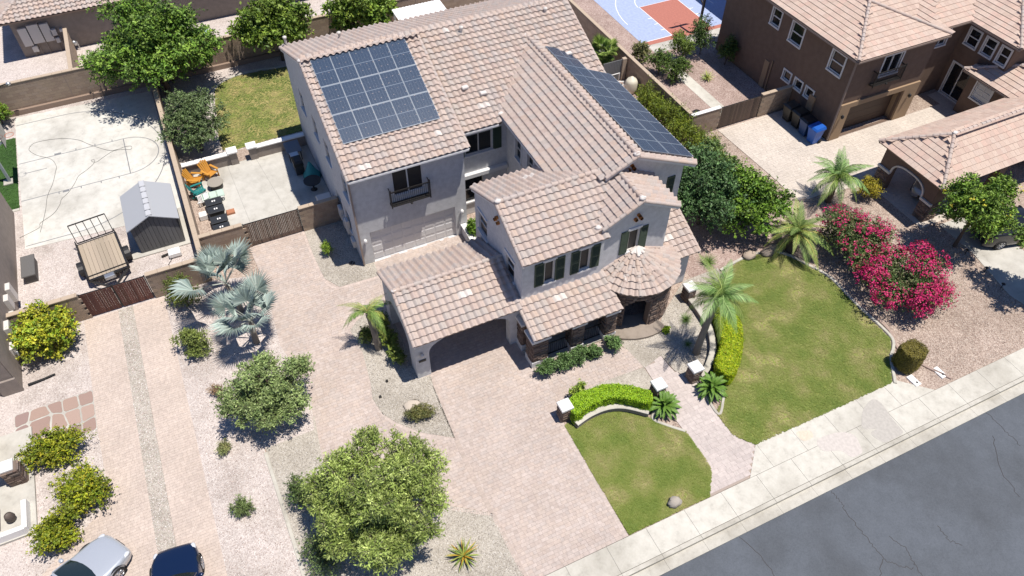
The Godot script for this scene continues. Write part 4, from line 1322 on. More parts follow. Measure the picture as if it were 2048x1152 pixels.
		obj("fascia", fb, M.trim, th)
	for q in [[-.02, 8.8, -6.07], [6.15, 8.5, -6.55], [12, 7.75, -5.3], [12, 7.72, 6.05], [11.16, 7.0, 5.75], [11.16, 7.0, 8.05], [5.3, 6.98, 5.53], [.05, 4.0, 5.95], [9.1, 5.95, 7.95], [8.6, 6.2, -1.3]]:
		mortar(th, Vector3(q[0], q[1], q[2]), .17)
	for q in [[-.05, 5.97, .45, 6.05, 5.97, .45], [6.1, 5.82, -.94, 8.3, 5.82, -.94]]:
		gutter(th, Vector3(q[0], q[1], q[2]), Vector3(q[3], q[4], q[5]), M.gutter)
	gutter(th, Vector3(8.6, 6.0, -1.3), Vector3(8.6, 6.0, 3.7), M.gutter)
	for q in [[8.55, 8.05, -6.2, .5], [13.6, 8.0, -6.3, .45], [.25, 6.4, -12.1, .5], [3.0, 7.0, -10.6, .3]]: # vent pipes through the roof
		var vp := MB.new()
		vp.lathe(Vector3(q[0], q[1] - .2, q[2]), PackedVector2Array([Vector2(.07, 0), Vector2(.07, q[3] + .1), Vector2(.11, q[3] + .1), Vector2(.11, q[3] + .2), Vector2(0, q[3] + .24)]), 10)
		obj("vent_pipe", vp, M.frame, th)
	for q in [[13.7, 7.0, -3.6], [7.4, 6.9, -3.1], [8.2, 6.65, -2.6]]:
		var vb := MB.new()
		vb.bevel(Vector3(q[0], q[1] + .12, q[2]), Vector3(.35, .12, .25), .04)
		obj("roof_vent", vb, M.mortar, th)
	# meters and pipes on the shaded side
	for q in [[-3.3, 1.1, .5, .7], [-2.6, .9, .35, .5], [-2.0, 1.2, .4, .9], [-1.2, .7, .5, .4]]:
		var mt := MB.new()
		mt.bevel(Vector3(-.1, q[1], q[0]), Vector3(q[3] * .0 + .18, .02 + q[3], q[2]), .02)
		obj("meter_box", mt, M.frame, th)
	solar_arrays()

func solar_panel_mesh() -> Array:
	var f := MB.new() # frame and white backing: x across (1.0), z down the slope (1.65)
	f.span(Vector3(-.474, .0, -.805), Vector3(.474, .03, .805))
	var fr := MB.new()
	for q in [[-.486, -.825, -.474, .825], [.474, -.825, .486, .825], [-.474, -.825, .474, -.805], [-.474, .805, .474, .825]]:
		fr.span(Vector3(q[0], 0, q[1]), Vector3(q[2], .04, q[3]))
	var c := MB.new()
	for i in 6:
		for h in 2:
			for j in 10:
				var x := -.463 + i * .1545
				var z := (-.783 if h == 0 else .017) + j * .0768
				var k := .006 if j % 2 == 0 else .004
				c.quad(Vector3(x + .002, .032, z + .0745), Vector3(x + .151, .032, z + .0745), Vector3(x + .151, .032, z + k * .5), Vector3(x + .002, .032, z + k * .5))
	return [f.mesh(), fr.mesh(), c.mesh()]

func solar_panel(ms: Array, th: Node, o: Vector3, u: Vector3, v: Vector3, i: int, j: int, rows_gap: float) -> void:
	var nn := u.cross(v).normalized()
	if nn.y < 0: nn = -nn
	var t := Transform3D(Basis(u, nn, u.cross(nn)), o + u * (.49 + i * .984) + v * (.83 + j * rows_gap))
	var p := inst("solar_panel", ms[0], M.backsheet, t, th)
	obj("panel_frame", ms[1], M.alu, p)
	stuff(obj("cell", ms[2], M.cell, p))

func solar_arrays() -> void:
	var ms := solar_panel_mesh()
	var A := thing("solar_array", "block of blue solar panels with white grid lines on the garage wing roof", "solar panels", Vector3(.4, 6.9, -1.35))
	var v := Vector3(0, .416, -1).normalized()
	var up := Vector3(0, 1, .416).normalized()
	var o := Vector3(.38, 6.216 + .416 * 1.32, -1.32) + up * .14
	for i in 5:
		for j in 3:
			solar_panel(ms, A, o, Vector3.RIGHT, v, i, j, 1.66)
	for j in 6:
		var b := MB.new()
		b.bar(o + v * (.4 + j * .85) - up * .05 + Vector3(-.1, 0, 0), o + v * (.4 + j * .85) - up * .05 + Vector3(5.0, 0, 0), .04, .05)
		obj("rail", b, M.alu, A)
	var B := thing("solar_array", "long stepped double row of dark solar panels along a roof ridge", "solar panels", Vector3(13, 7.3, 5))
	v = Vector3(-1, .457, 0).normalized()
	up = Vector3(.457, 1, 0).normalized()
	o = Vector3(15.42, 6.085, 5.85) + up * .16
	for j in 2:
		for i in (8 if j == 0 else 10):
			solar_panel(ms, B, o, Vector3(0, 0, -1), v, i, j, 1.68)
	for j in 4:
		var b := MB.new()
		b.bar(o + v * (.4 + j * .85) - up * .05, o + v * (.4 + j * .85) - up * .05 + Vector3(0, 0, -7.8), .04, .05)
		obj("rail", b, M.alu, B)

# ---------------------------------------------------------------- walls and gates
var block_mesh := []
func block_wall(called: String, label: String, p0: Vector2, p1: Vector2, h: float, opts := {}) -> Node3D:
	if block_mesh.is_empty():
		for t in [Color(.36, .275, .205), Color(.39, .30, .225), Color(.33, .25, .19), Color(.37, .29, .225)]:
			var b := MB.new()
			b.col = t
			b.box(Vector3.ZERO, Vector3(.392, .192, .2))
			block_mesh.append([b, b.mesh()])
	var th := thing(called, label, "wall", Vector3(p0.x, 0, p0.y), "", true)
	var l := p0.distance_to(p1)
	var t := frame_of(p0, p1)
	var core := MB.new()
	core.box(t * Vector3(l * .5, h * .5 - .01, 0), Vector3(l, h - .02, .186), t.basis)
	obj("core", core, mat(lin(.30, .24, .185), .95, M.grit, .8), th)
	var rest := MB.new()
	var r := RandomNumberGenerator.new()
	r.seed = int(l * 100)
	var left := 290
	var rows := int(h / .2)
	for j in range(rows - 1, -1, -1):
		var x := .2 * (j % 2)
		while x < l - .2:
			var k := r.randi() % 4
			var tt := t * Transform3D(Basis.IDENTITY, Vector3(x + .2, .1 + j * .2, 0))
			if left > 0 and not opts.get("far", false):
				left -= 1
				inst("block", block_mesh[k][1], M.block, tt, th)
			else:
				rest.add(block_mesh[k][0], tt, Color.WHITE)
			x += .4
	if rest.v.size():
		stuff(obj("block", rest, M.block, th))
	var x := 0.0
	while x < l - .01: # coping
		var w := minf(.6, l - x)
		var c := MB.new()
		c.bevel(t * Vector3(x + w * .5, h + .025, 0), Vector3(w - .006, .05, .26), .012, t.basis)
		obj("coping", c, opts.get("cap", M.cap), th)
		x += w
	var px := 3.6
	while px < l - 1.0: # pilasters
		var c := MB.new()
		c.box(t * Vector3(px, h * .5, 0), Vector3(.05, h - .03, .215), t.basis)
		obj("control_joint", c, M.under, th)
		px += 4.8
	return th

func picket_gate(called: String, label: String, x0: float, x1: float, z: float, h: float, tone: Color, n: int, leaves := 1) -> void:
	var th := thing(called, label, "gate", Vector3(x0, 0, z))
	var r := RandomNumberGenerator.new()
	r.seed = int(x0 * 7)
	var w := (x1 - x0) / leaves
	for k in leaves:
		var f := MB.new()
		var a := x0 + k * w + .02
		var b := a + w - .04
		for y in [.1, h - .05]:
			f.bar(Vector3(a, y, z - .03), Vector3(b, y, z - .03), .05, .05)
		for x in [a, b]:
			f.bar(Vector3(x, .08, z - .03), Vector3(x, h + .02, z - .03), .05, .05)
		obj("gate_frame", f, M.iron, th)
		for i in n:
			var c := MB.new()
			c.col = tone * r.randf_range(.65, 1.35)
			var bw := (b - a - .06) / n
			c.bevel(Vector3(a + .03 + bw * (i + .5), h * .5 + r.randf_range(-.01, .01), z + .012), Vector3(bw - r.randf_range(.003, .011), h - .1, .022), .004)
			obj("picket", c, M.wood, th)

func low_wall(label: String, x0: float, x1: float, z: float, px: float) -> void:
	var th := thing("patio_wall", label, "wall", Vector3(x0, 0, z), "low walls at the end of the patio")
	var b := MB.new()
	b.span(Vector3(x0, 0, z - .12), Vector3(x1, .72, z + .12))
	obj("wall_body", b, M.taupe, th)
	var c := MB.new()
	c.bevel(Vector3((x0 + x1) * .5, .76, z), Vector3(x1 - x0, .08, .36), .02)
	obj("coping", c, M.white, th)
	var p := MB.new()
	p.span(Vector3(px - .22, 0, z - .25), Vector3(px + .22, .85, z + .2))
	var q := obj("pier", p, M.taupe, th)
	var d := MB.new()
	d.bevel(Vector3(px, .9, z - .02), Vector3(.6, .1, .6), .02)
	obj("pier_cap", d, M.white, q)

# ---------------------------------------------------------------- neighbours
func brown_house() -> void:
	var th := thing("brown_house", "large brown stucco two-storey house with flat pink roof tiles and white window trim", "house", Vector3(29.65, 0, 1.86))
	var rest := MB.new()
	var wn := [[4.65, 5.7, 4.15, 5.35], [1.05 + .0, 2.1, 4.15, 5.35]]
	var w := MB.new()
	var side := [[4.5, 5.3, 4.3, 5.35], [6.4, 7.45, 4.1, 5.35], [10.03, 11.07, 4.1, 5.35], [6.85, 7.5, 1.6, 2.2], [7.95, 8.6, 1.6, 2.2], [9.0, 9.65, 1.6, 2.2]]
	wall(w, Vector2(29.65, -10.0), Vector2(29.65, 1.86), 0, 5.65, side)
	wall(w, Vector2(29.65, 1.86), Vector2(36.0, 1.86), 0, 5.65, [[.85, 5.2, 0, 2.25], [2.35, 3.75, 3.95, 5.25]])
	wall(w, Vector2(36.0, 1.86), Vector2(36.0, .5), 0, 5.65)
	wall(w, Vector2(36.0, .5), Vector2(40.2, .5), 0, 5.2, [[.3, 1.3, .1, 2.3], [1.8, 2.9, 3.7, 4.9]])
	wall(w, Vector2(40.2, .5), Vector2(40.2, 4.2), 0, 5.1, [[.45, 1.25, 3.7, 4.75], [1.7, 2.45, 3.7, 4.75], [2.85, 3.5, 3.7, 4.75], [.4, 1.9, .1, 2.3]])
	wall(w, Vector2(40.2, 4.2), Vector2(46, 4.2), 0, 5.1)
	wall(w, Vector2(44, -10.0), Vector2(29.65, -10.0), 0, 5.65)
	obj("wall", w, M.brown, th)
	var fs := frame_of(Vector2(29.65, -10.0), Vector2(29.65, 1.86))
	for q in side:
		window(th, fs, q[0], q[1], q[2], q[3], {"surround": true, "split": "h" if q[3] > 3 else "", "frame": M.white, "back": M.blind if q[0] > 10 and q[3] > 3 else M.screen})
	var ff := frame_of(Vector2(29.65, 1.86), Vector2(36.0, 1.86))
	window(th, ff, 2.35, 3.75, 3.95, 5.25, {"surround": true, "split": "v", "frame": M.white})
	balcony(th, ff, 1.75, 3.95, 3.62, 4.5, .36, M.iron)
	for i in 4:
		var d := MB.new()
		d.span(Vector3(30.5, .01 + i * .555, 1.3), Vector3(34.85, .55 + i * .555, 1.36))
		obj("garage_door_section", d, M.brown_door, th)
	for q in [[29.66, 30.48, 0.0, 2.6], [34.87, 36.05, 0.0, 2.6], [30.48, 34.87, 2.27, 2.6]]:
		var t := MB.new()
		t.span(Vector3(q[0], q[2], 1.3 if q[2] == 0.0 else 1.4), Vector3(q[1], q[3], 1.98))
		obj("garage_surround", t, M.tan_trim, th)
	for x in [29.95, 35.4]:
		lamp(th, Vector3(x, 1.8, 1.98), Vector3(0, 0, 1), M.iron)
	var dsp := MB.new()
	dsp.bar(Vector3(29.58, .1, 1.92), Vector3(29.58, 5.7, 1.92), .1, .08)
	obj("downspout", dsp, M.under, th)
	var f2 := frame_of(Vector2(36.0, .5), Vector2(40.2, .5))
	window(th, f2, .3, 1.3, .1, 2.3, {"surround": true, "split": "v", "frame": M.white})
	window(th, f2, 1.8, 2.9, 3.7, 4.9, {"surround": true, "split": "v", "frame": M.white})
	var f3 := frame_of(Vector2(40.2, .5), Vector2(40.2, 4.2))
	for q in [[.45, 1.25, 3.7, 4.75], [1.7, 2.45, 3.7, 4.75], [2.85, 3.5, 3.7, 4.75], [.4, 1.9, .1, 2.3]]:
		window(th, f3, q[0], q[1], q[2], q[3], {"surround": true, "split": "v" if q[3] < 3 else "h", "frame": M.white})
	# one-storey wing
	var w4 := MB.new()
	wall(w4, Vector2(39.43, 2.8), Vector2(39.43, 9.6), 0, 2.9, [[.65, 1.8, 1.4, 2.75], [4.0, 5.2, 1.4, 2.75]])
	wall(w4, Vector2(44, 2.8), Vector2(39.43, 2.8), 0, 2.9)
	obj("wall", w4, M.brown, th)
	var f4 := frame_of(Vector2(39.43, 2.8), Vector2(39.43, 9.6))
	for q in [[.65, 1.8], [4.0, 5.2]]:
		window(th, f4, q[0], q[1], 1.4, 2.75, {"surround": true, "grid": [2, 4], "frame": M.white, "pane": M.blind})
	# roofs
	roof(th, [Vector3(29.25, 5.87, 2.25), Vector3(36.4, 5.87, 2.25), Vector3(32.83, 7.03, -1.32)], "f", false, rest, 101, [], .37)
	roof(th, [Vector3(29.25, 5.87, -10.3), Vector3(29.25, 5.87, 2.25), Vector3(32.83, 7.03, -1.32), Vector3(32.83, 7.03, -10.3)], "f", false, rest, 102, [], .37)
	roof(th, [Vector3(36.4, 5.87, 2.25), Vector3(36.4, 5.87, .9), Vector3(38.0, 6.4, -.8), Vector3(38.0, 7.03, -16), Vector3(32.83, 7.03, -16), Vector3(32.83, 7.03, -1.32)], "f", false, rest, 103, [], .37)
	roof(th, [Vector3(36.4, 5.35, .95), Vector3(39.8, 5.35, .95), Vector3(43.0, 6.5, -2.2), Vector3(33.2, 6.5, -2.2)], "f", false, rest, 104, [], .37)
	roof(th, [Vector3(39.8, 5.3, .95), Vector3(39.8, 5.3, 4.65), Vector3(43.0, 6.45, 1.4), Vector3(43.0, 6.5, -2.2)], "f", false, rest, 105, [], .37)
	roof(th, [Vector3(39.8, 5.3, 4.65), Vector3(48.0, 5.3, 4.65), Vector3(48.0, 6.45, 1.4), Vector3(43.0, 6.45, 1.4)], "f", false, rest, 108, [], .37)
	roof(th, [Vector3(39.05, 2.95, 2.4), Vector3(39.05, 2.95, 10.0), Vector3(42.5, 4.33, 10.0), Vector3(42.5, 4.33, 5.85)], "f", false, rest, 106, [], .37)
	roof(th, [Vector3(46.5, 2.95, 2.4), Vector3(39.05, 2.95, 2.4), Vector3(42.5, 4.33, 5.85), Vector3(46.5, 4.33, 5.85)], "f", false, rest, 107, [], .37)
	for q in [[29.25, 5.87, 2.25, 32.83, 7.03, -1.32], [36.4, 5.87, 2.25, 32.83, 7.03, -1.32], [39.05, 2.95, 2.4, 42.5, 4.33, 5.85], [39.8, 5.3, 4.65, 43.0, 6.45, 1.4], [32.83, 7.03, -1.32, 32.83, 7.03, -10]]:
		ridge(th, Vector3(q[0], q[1], q[2]), Vector3(q[3], q[4], q[5]), int(q[0]), .02, .9)
	stuff(obj("roof_tile", rest, M.tile, th))
	for q in [[29.25, 5.76, 2.27, 36.4, 5.76, 2.27], [29.23, 5.76, 2.25, 29.23, 5.76, -10.2], [39.78, 5.2, .95, 39.78, 5.2, 4.65], [36.4, 5.25, .97, 39.8, 5.25, .97], [39.03, 2.85, 2.4, 39.03, 2.85, 10]]:
		gutter(th, Vector3(q[0], q[1], q[2]), Vector3(q[3], q[4], q[5]), M.under)
	var rc := MB.new()
	rc.bevel(Vector3(29.6, 1.5, -.25), Vector3(.14, 1.0, .5), .02)
	obj("utility_cabinet", rc, M.tan_trim, th)
	var rp := MB.new()
	rp.bar(Vector3(29.6, 0, -4.3), Vector3(29.6, 2.2, -4.3), .06, .06)
	obj("conduit", rp, M.tan_trim, th)
	var dd := MB.new()
	dd.span(Vector3(29.6, 0, -5.0), Vector3(29.63, 1.95, -4.55))
	obj("side_door", dd, M.tan_trim, th)
	# the covered drive in front of it
	var pc := thing("covered_driveway", "brown porte-cochere with hipped flat-tile roof, arched side opening and stone base", "carport", Vector3(29.45, 0, 10))
	var pr := MB.new()
	var A := Vector3(28.98, 2.8, 5.7)
	var B := Vector3(28.98, 2.8, 10.4)
	var ap := Vector3(31.55, 4.05, 8.05)
	roof(pc, [A, B, ap], "f", true, pr, 111, [], .37)
	roof(pc, [B, Vector3(39.2, 2.8, 10.4), Vector3(39.2, 4.05, 8.05), ap], "f", true, pr, 112, [], .37)
	roof(pc, [Vector3(39.2, 2.8, 5.7), A, ap, Vector3(39.2, 4.05, 8.05)], "f", false, pr, 113, [], .37)
	ridge(pc, A, ap, 4, .02, .9); ridge(pc, B, ap, 5, .02, .9); ridge(pc, ap, Vector3(39.2, 4.05, 8.05), 6, .02, .9)
	stuff(obj("roof_tile", pr, M.tile, pc))
	mortar(pc, ap + Vector3(0, .1, 0), .16)
	var e := MB.new()
	e.extrude(arch_panel(3.9, 2.7, .85, 3.2, 1.3, 2.1), Transform3D(Basis(Vector3(0, 0, 1), Vector3.UP, Vector3(-1, 0, 0)), Vector3(29.8, 0, 6.1)), .4)
	obj("arched_wall", e, M.brown, pc)
	for q in [[29.4, 9.55, 30.3, 10.0], [34.2, 9.6, 34.8, 10.0], [29.4, 6.1, 30.2, 6.5], [34.2, 6.1, 34.8, 6.5]]:
		var s := MB.new()
		s.span(Vector3(q[0] + .4 * float(q[0] < 30), 0, q[1]), Vector3(q[2], 2.7, q[3]))
		obj("pier", s, M.brown, pc)
	stone_budget = 150
	var sr := MB.new()
	clad(pc, frame_of(Vector2(29.39, 6.1), Vector2(29.39, 6.95)), .85, 0, 1.2, 501, sr)
	clad(pc, frame_of(Vector2(29.39, 9.3), Vector2(29.39, 10.0)), .7, 0, 1.2, 502, sr)
	clad(pc, frame_of(Vector2(29.4, 10.01), Vector2(30.3, 10.01)), .9, 0, 1.2, 503, sr)
	if sr.v.size():
		stuff(obj("stone", sr, M.stone, pc))
	for q in [[6.05, 6.97], [9.28, 10.06]]:
		var c := MB.new()
		c.span(Vector3(29.28, 1.2, q[0]), Vector3(29.44, 1.34, q[1]))
		obj("stone_cap", c, M.frame, pc)
	var tr := MB.new()
	var ar := arch_panel(3.9, 2.7, .85, 3.2, 1.3, 2.1)
	for i in range(2, 22):
		tr.bar(Vector3(29.38, ar[i].y + .03, 6.1 + ar[i].x), Vector3(29.38, ar[i + 1].y + .03, 6.1 + ar[i + 1].x), .1, .09)
	obj("arch_trim", tr, M.frame, pc)

func left_house() -> void:
	var th := thing("grey_house", "pale stucco side wall of the house beside the paved strips, with meter boxes", "house", Vector3(-16.6, 0, .9))
	var w := MB.new()
	wall(w, Vector2(-16.6, .9), Vector2(-16.6, -12.2), 0, 3.1)
	w.span(Vector3(-24, 0, -12.2), Vector3(-16.62, 3.1, .9))
	obj("wall", w, M.taupe, th)
	var b := MB.new()
	b.span(Vector3(-17.4, 0, .91), Vector3(-16.55, .9, 1.02))
	obj("base_course", b, M.taupe, th)
	for q in [[-4.6, 1.0, .5, .9], [-3.6, 1.3, .45, .7], [-2.9, .9, .5, .5], [-1.7, 1.2, .6, 1.0], [-.8, .9, .5, .6]]:
		var m := MB.new()
		m.bevel(Vector3(-16.5, q[1], q[0]), Vector3(.22, q[3], q[2]), .02)
		obj("meter_box", m, M.frame, th)
	var g := MB.new()
	g.lathe(Vector3(-16.42, .8, -.6), PackedVector2Array([Vector2(.0, -.1), Vector2(.13, -.1), Vector2(.13, .12), Vector2(0, .16)]), 12)
	obj("gas_meter", g, M.steel, th)
	# its porch further along
	var p := thing("front_porch", "white-capped porch with a stone pillar beside the lantana bushes", "porch", Vector3(-17, 0, 6))
	var f := MB.new()
	f.span(Vector3(-21, -.05, 3.3), Vector3(-16.3, .1, 8.6))
	obj("floor", f, M.concrete2, p)
	var pl := MB.new()
	pl.bevel(Vector3(-16.85, .55, 5.85), Vector3(.62, 1.1, .5), .02)
	obj("pillar", pl, mat(lin(.2, .15, .12), .95, M.grit, .5), p)
	stone_budget = 60
	var sr := MB.new()
	clad(p, frame_of(Vector2(-17.16, 6.1), Vector2(-16.54, 6.1)), .62, .05, 1.08, 601, sr)
	clad(p, frame_of(Vector2(-16.54, 6.1), Vector2(-16.54, 5.6)), .5, .05, 1.08, 602, sr)
	for q in [[Vector3(-17.05, 1.16, 5.8), Vector3(.8, .1, .55)], [Vector3(-16.6, .3, 7.85), Vector3(.2, .45, 1.3)], [Vector3(-17.6, .3, 8.45), Vector3(2.0, .45, .2)]]:
		var c := MB.new()
		c.bevel(q[0], q[1], .03)
		obj("white_coping", c, M.white, p)
	var ur := MB.new()
	ur.lathe(Vector3(-17.15, .1, 7.7), PackedVector2Array([Vector2(0, 0), Vector2(.12, 0), Vector2(.2, .25), Vector2(.16, .42), Vector2(.13, .42), Vector2(.13, .36), Vector2(0, .36)]), 14)
	var u := obj("plant_pot", ur, mat(lin(.09, .07, .06), .6)); tag(u, "small dark plant pot on the white-capped porch floor", "pot")
	var pw := MB.new()
	pw.extrude(arch_panel(4.6, 2.8, 1.2, 3.6, 1.6, 2.4), Transform3D(Basis(Vector3(0, 0, 1), Vector3.UP, Vector3(-1, 0, 0)), Vector3(-17.6, 0, 3.4)), .3)
	obj("arched_wall", pw, M.taupe, p)
	var pr := MB.new()
	roof(p, [Vector3(-17.35, 2.85, 3.0), Vector3(-17.35, 2.85, 8.3), Vector3(-20.5, 4.0, 8.3), Vector3(-20.5, 4.0, 3.0)], "f", false, pr, 121, [], .37)
	stuff(obj("roof_tile", pr, M.tile, p))

func rear_house() -> void:
	var th := thing("tan_house", "tan stucco house with wavy barrel-tile eave beyond the rear block wall", "house", Vector3(-15.3, 0, -29.5))
	var w := MB.new()
	wall(w, Vector2(-15.35, -29.5), Vector2(6, -29.5), 0, 2.7)
	wall(w, Vector2(-15.35, -45), Vector2(-15.35, -29.5), 0, 2.7)
	obj("wall", w, M.taupe, th)
	var rest := MB.new()
	roof(th, [Vector3(-16.1, 2.85, -28.9), Vector3(6, 2.85, -28.9), Vector3(6, 5.2, -34.6), Vector3(-10.4, 5.2, -34.6)], "s", false, rest, 131)
	roof(th, [Vector3(-16.1, 2.85, -45), Vector3(-16.1, 2.85, -28.9), Vector3(-10.4, 5.2, -34.6), Vector3(-10.4, 5.2, -45)], "s", false, rest, 132)
	ridge(th, Vector3(-16.1, 2.85, -28.9), Vector3(-10.4, 5.2, -34.6), 133)
	stuff(obj("roof_tile", rest, M.tile, th))
	for q in [[-14.75, 1.5, .55, 1.3], [-14.05, 1.6, .7, 1.35], [-13.35, 1.55, .55, 1.3], [-14.5, .55, .35, .4], [-12.95, 1.45, .35, .45], [-12.9, .85, .25, .35], [-12.45, 1.5, .2, .2]]:
		var m := MB.new()
		m.bevel(Vector3(q[0], q[1], -29.38), Vector3(q[2], q[3], .24), .02)
		obj("meter_cabinet", m, M.frame, th)
	for x in [-14.6, -14.2, -13.7, -13.0, -12.7, -12.4]:
		var m := MB.new()
		m.bar(Vector3(x, 0, -29.42), Vector3(x, 1.2, -29.42), .06, .06)
		obj("conduit", m, M.taupe, th)
	var g := thing("gas_meter", "grey gas meter on pipes beside the tan house wall", "meter", Vector3(-12.0, 0, -29.1))
	var b := MB.new()
	b.ball(Vector3(-12.0, .5, -29.1), Vector3(.2, .2, .15), 10)
	b.bar(Vector3(-12.2, .05, -29.1), Vector3(-12.2, .75, -29.1), .05, .05)
	b.bar(Vector3(-11.8, .05, -29.1), Vector3(-11.8, .6, -29.1), .05, .05)
	b.bar(Vector3(-12.25, .35, -29.1), Vector3(-11.75, .35, -29.1), .06, .06)
	obj("body", b, M.steel, g)
	var tank := thing("water_tank", "pale blue box-shaped tank standing on a white slab behind the rear wall", "tank", Vector3(-3.2, 0, -25.2))
	b = MB.new()
	b.span(Vector3(-3.6, 0, -25.6), Vector3(-2.4, .1, -24.6))
	obj("slab", b, M.white, tank)
	b = MB.new()
	b.bevel(Vector3(-3.5, .75, -25.2), Vector3(.8, 1.3, .8), .08)
	obj("body", b, mat(lin(.42, .55, .58), .4), tank)
	# a white patio cover past the citrus trees
	var pc := thing("patio_cover", "white corrugated patio cover beyond the tiled ridge", "roof", Vector3(10.7, 0, -19))
	b = MB.new()
	var x := 9.0
	while x < 12.4:
		b.quad(Vector3(x, 2.3, -17.0), Vector3(x + .12, 2.34, -17.0), Vector3(x + .12, 2.5, -20.6), Vector3(x, 2.46, -20.6))
		b.quad(Vector3(x + .12, 2.34, -17.0), Vector3(x + .24, 2.3, -17.0), Vector3(x + .24, 2.46, -20.6), Vector3(x + .12, 2.5, -20.6))
		x += .24
	obj("roof_sheet", b, M.white, pc)
	for q in [[9.1, -17.2], [12.3, -17.2], [9.1, -20.4], [12.3, -20.4]]:
		var c := MB.new()
		c.bar(Vector3(q[0], 0, q[1]), Vector3(q[0], 2.35, q[1]), .1, .1)
		obj("post", c, M.white, pc)

func walls_and_gates() -> void:
	var rw := block_wall("rear_block_wall", "tan block wall with pale coping running behind the concrete court", Vector2(-21, -22.5), Vector2(21.8, -22.5), 2.1)
	var lg := MB.new()
	lg.span(Vector3(-21, -.05, -22.5), Vector3(14, .32, -22.2))
	obj("footing", lg, mat(lin(.30, .22, .17), .95, M.grit, .8), rw)
	block_wall("lot_line_wall", "narrow tan block wall between the court and the patio", Vector2(-7.55, -22.3), Vector2(-7.55, -2.4), 1.62)
	block_wall("gate_wall", "short tan block wall between grey palms and picket gate", Vector2(-7.42, -3.95), Vector2(-5.2, -3.95), 1.62)
	block_wall("gate_wall", "short tan block wall between picket gate and house corner", Vector2(-2.2, -3.95), Vector2(-.05, -3.95), 1.62)
	block_wall("gate_wall", "block wall panel left of the red-brown double gate", Vector2(-16.5, -2.35), Vector2(-13.42, -2.35), 1.62)
	block_wall("gate_wall", "block wall panel between the red-brown gate and lot corner", Vector2(-10.28, -2.35), Vector2(-7.66, -2.35), 1.62)
	block_wall("boundary_wall", "long brown block wall between the tiled house and the sports court yard", Vector2(21.85, -33), Vector2(21.85, -2.2), 1.7, {"far": true})
	block_wall("yard_wall", "short tan wall with white coping beside the dark picket gate", Vector2(21.85, -2.1), Vector2(24.0, -2.1), 1.62, {"cap": M.white})
	block_wall("yard_wall", "short brown wall between dark picket gate and brown house", Vector2(27.2, -2.1), Vector2(29.6, -2.1), 1.62)
	block_wall("garden_wall", "narrow tan wall running back from the rear block wall", Vector2(-12.15, -28.9), Vector2(-12.15, -22.7), 1.75)
	picket_gate("picket_gate", "weathered brown picket gate beside the patio", -5.18, -2.22, -3.92, 1.62, Color(.15, .105, .08), 34)
	picket_gate("double_gate", "red-brown board double gate behind the flatbed trailer", -13.38, -10.32, -2.32, 1.6, Color(.12, .05, .038), 14, 2)
	picket_gate("picket_gate", "dark brown picket gate beside the brown house", 24.05, 27.15, -2.05, 1.6, Color(.10, .07, .055), 22)
	low_wall("low white-capped patio wall behind the yellow chairs", -7.35, -4.6, -11.5, -4.4)
	low_wall("low white-capped patio wall ending at the house", -3.1, -.05, -11.5, -3.25)
	var g := thing("screen_panel", "grey slatted screen panel next to the pool equipment", "screen", Vector3(20, 0, -9.5))
	for i in 12:
		var b := MB.new()
		b.box(Vector3(19.95 + i * .125, .8, -9.5), Vector3(.11, 1.5, .05))
		obj("slat", b, mat(lin(.16, .165, .17), .8), g)
	var b2 := MB.new()
	b2.bevel(Vector3(21.5, .8, -9.5), Vector3(.3, 1.65, .25), .03)
	obj("post", b2, M.cap, g)

# ---------------------------------------------------------------- plants
func rdir(r: RandomNumberGenerator) -> Vector3:
	var z := r.randf_range(-1, 1)
	var a := r.randf() * TAU
	var s := sqrt(1 - z * z)
	return Vector3(s * cos(a), z, s * sin(a))

func tone_of(r: RandomNumberGenerator, tones: Array) -> Color:
	var k := r.randf() * (tones.size() - 1)
	var i := mini(int(k), tones.size() - 2)
	return (tones[i] as Color).lerp(tones[i + 1], k - i) * r.randf_range(.65, 1.35)

func leaf(b: MB, p: Vector3, nn: Vector3, ax: Vector3, l: float, w: float) -> void: # one folded leaf
	var t := (ax - nn * ax.dot(nn)).normalized()
	var s := nn.cross(t) * (w * .5)
	var k := b.v.size()
	b.v.append(p); b.v.append(p + t * l * .45 + s + nn * w * .12); b.v.append(p + t * l); b.v.append(p + t * l * .45 - s + nn * w * .12)
	for i in 4:
		b.n.append(nn); b.c.append(b.col)
	b.ix.append_array([k, k + 1, k + 2, k, k + 2, k + 3])

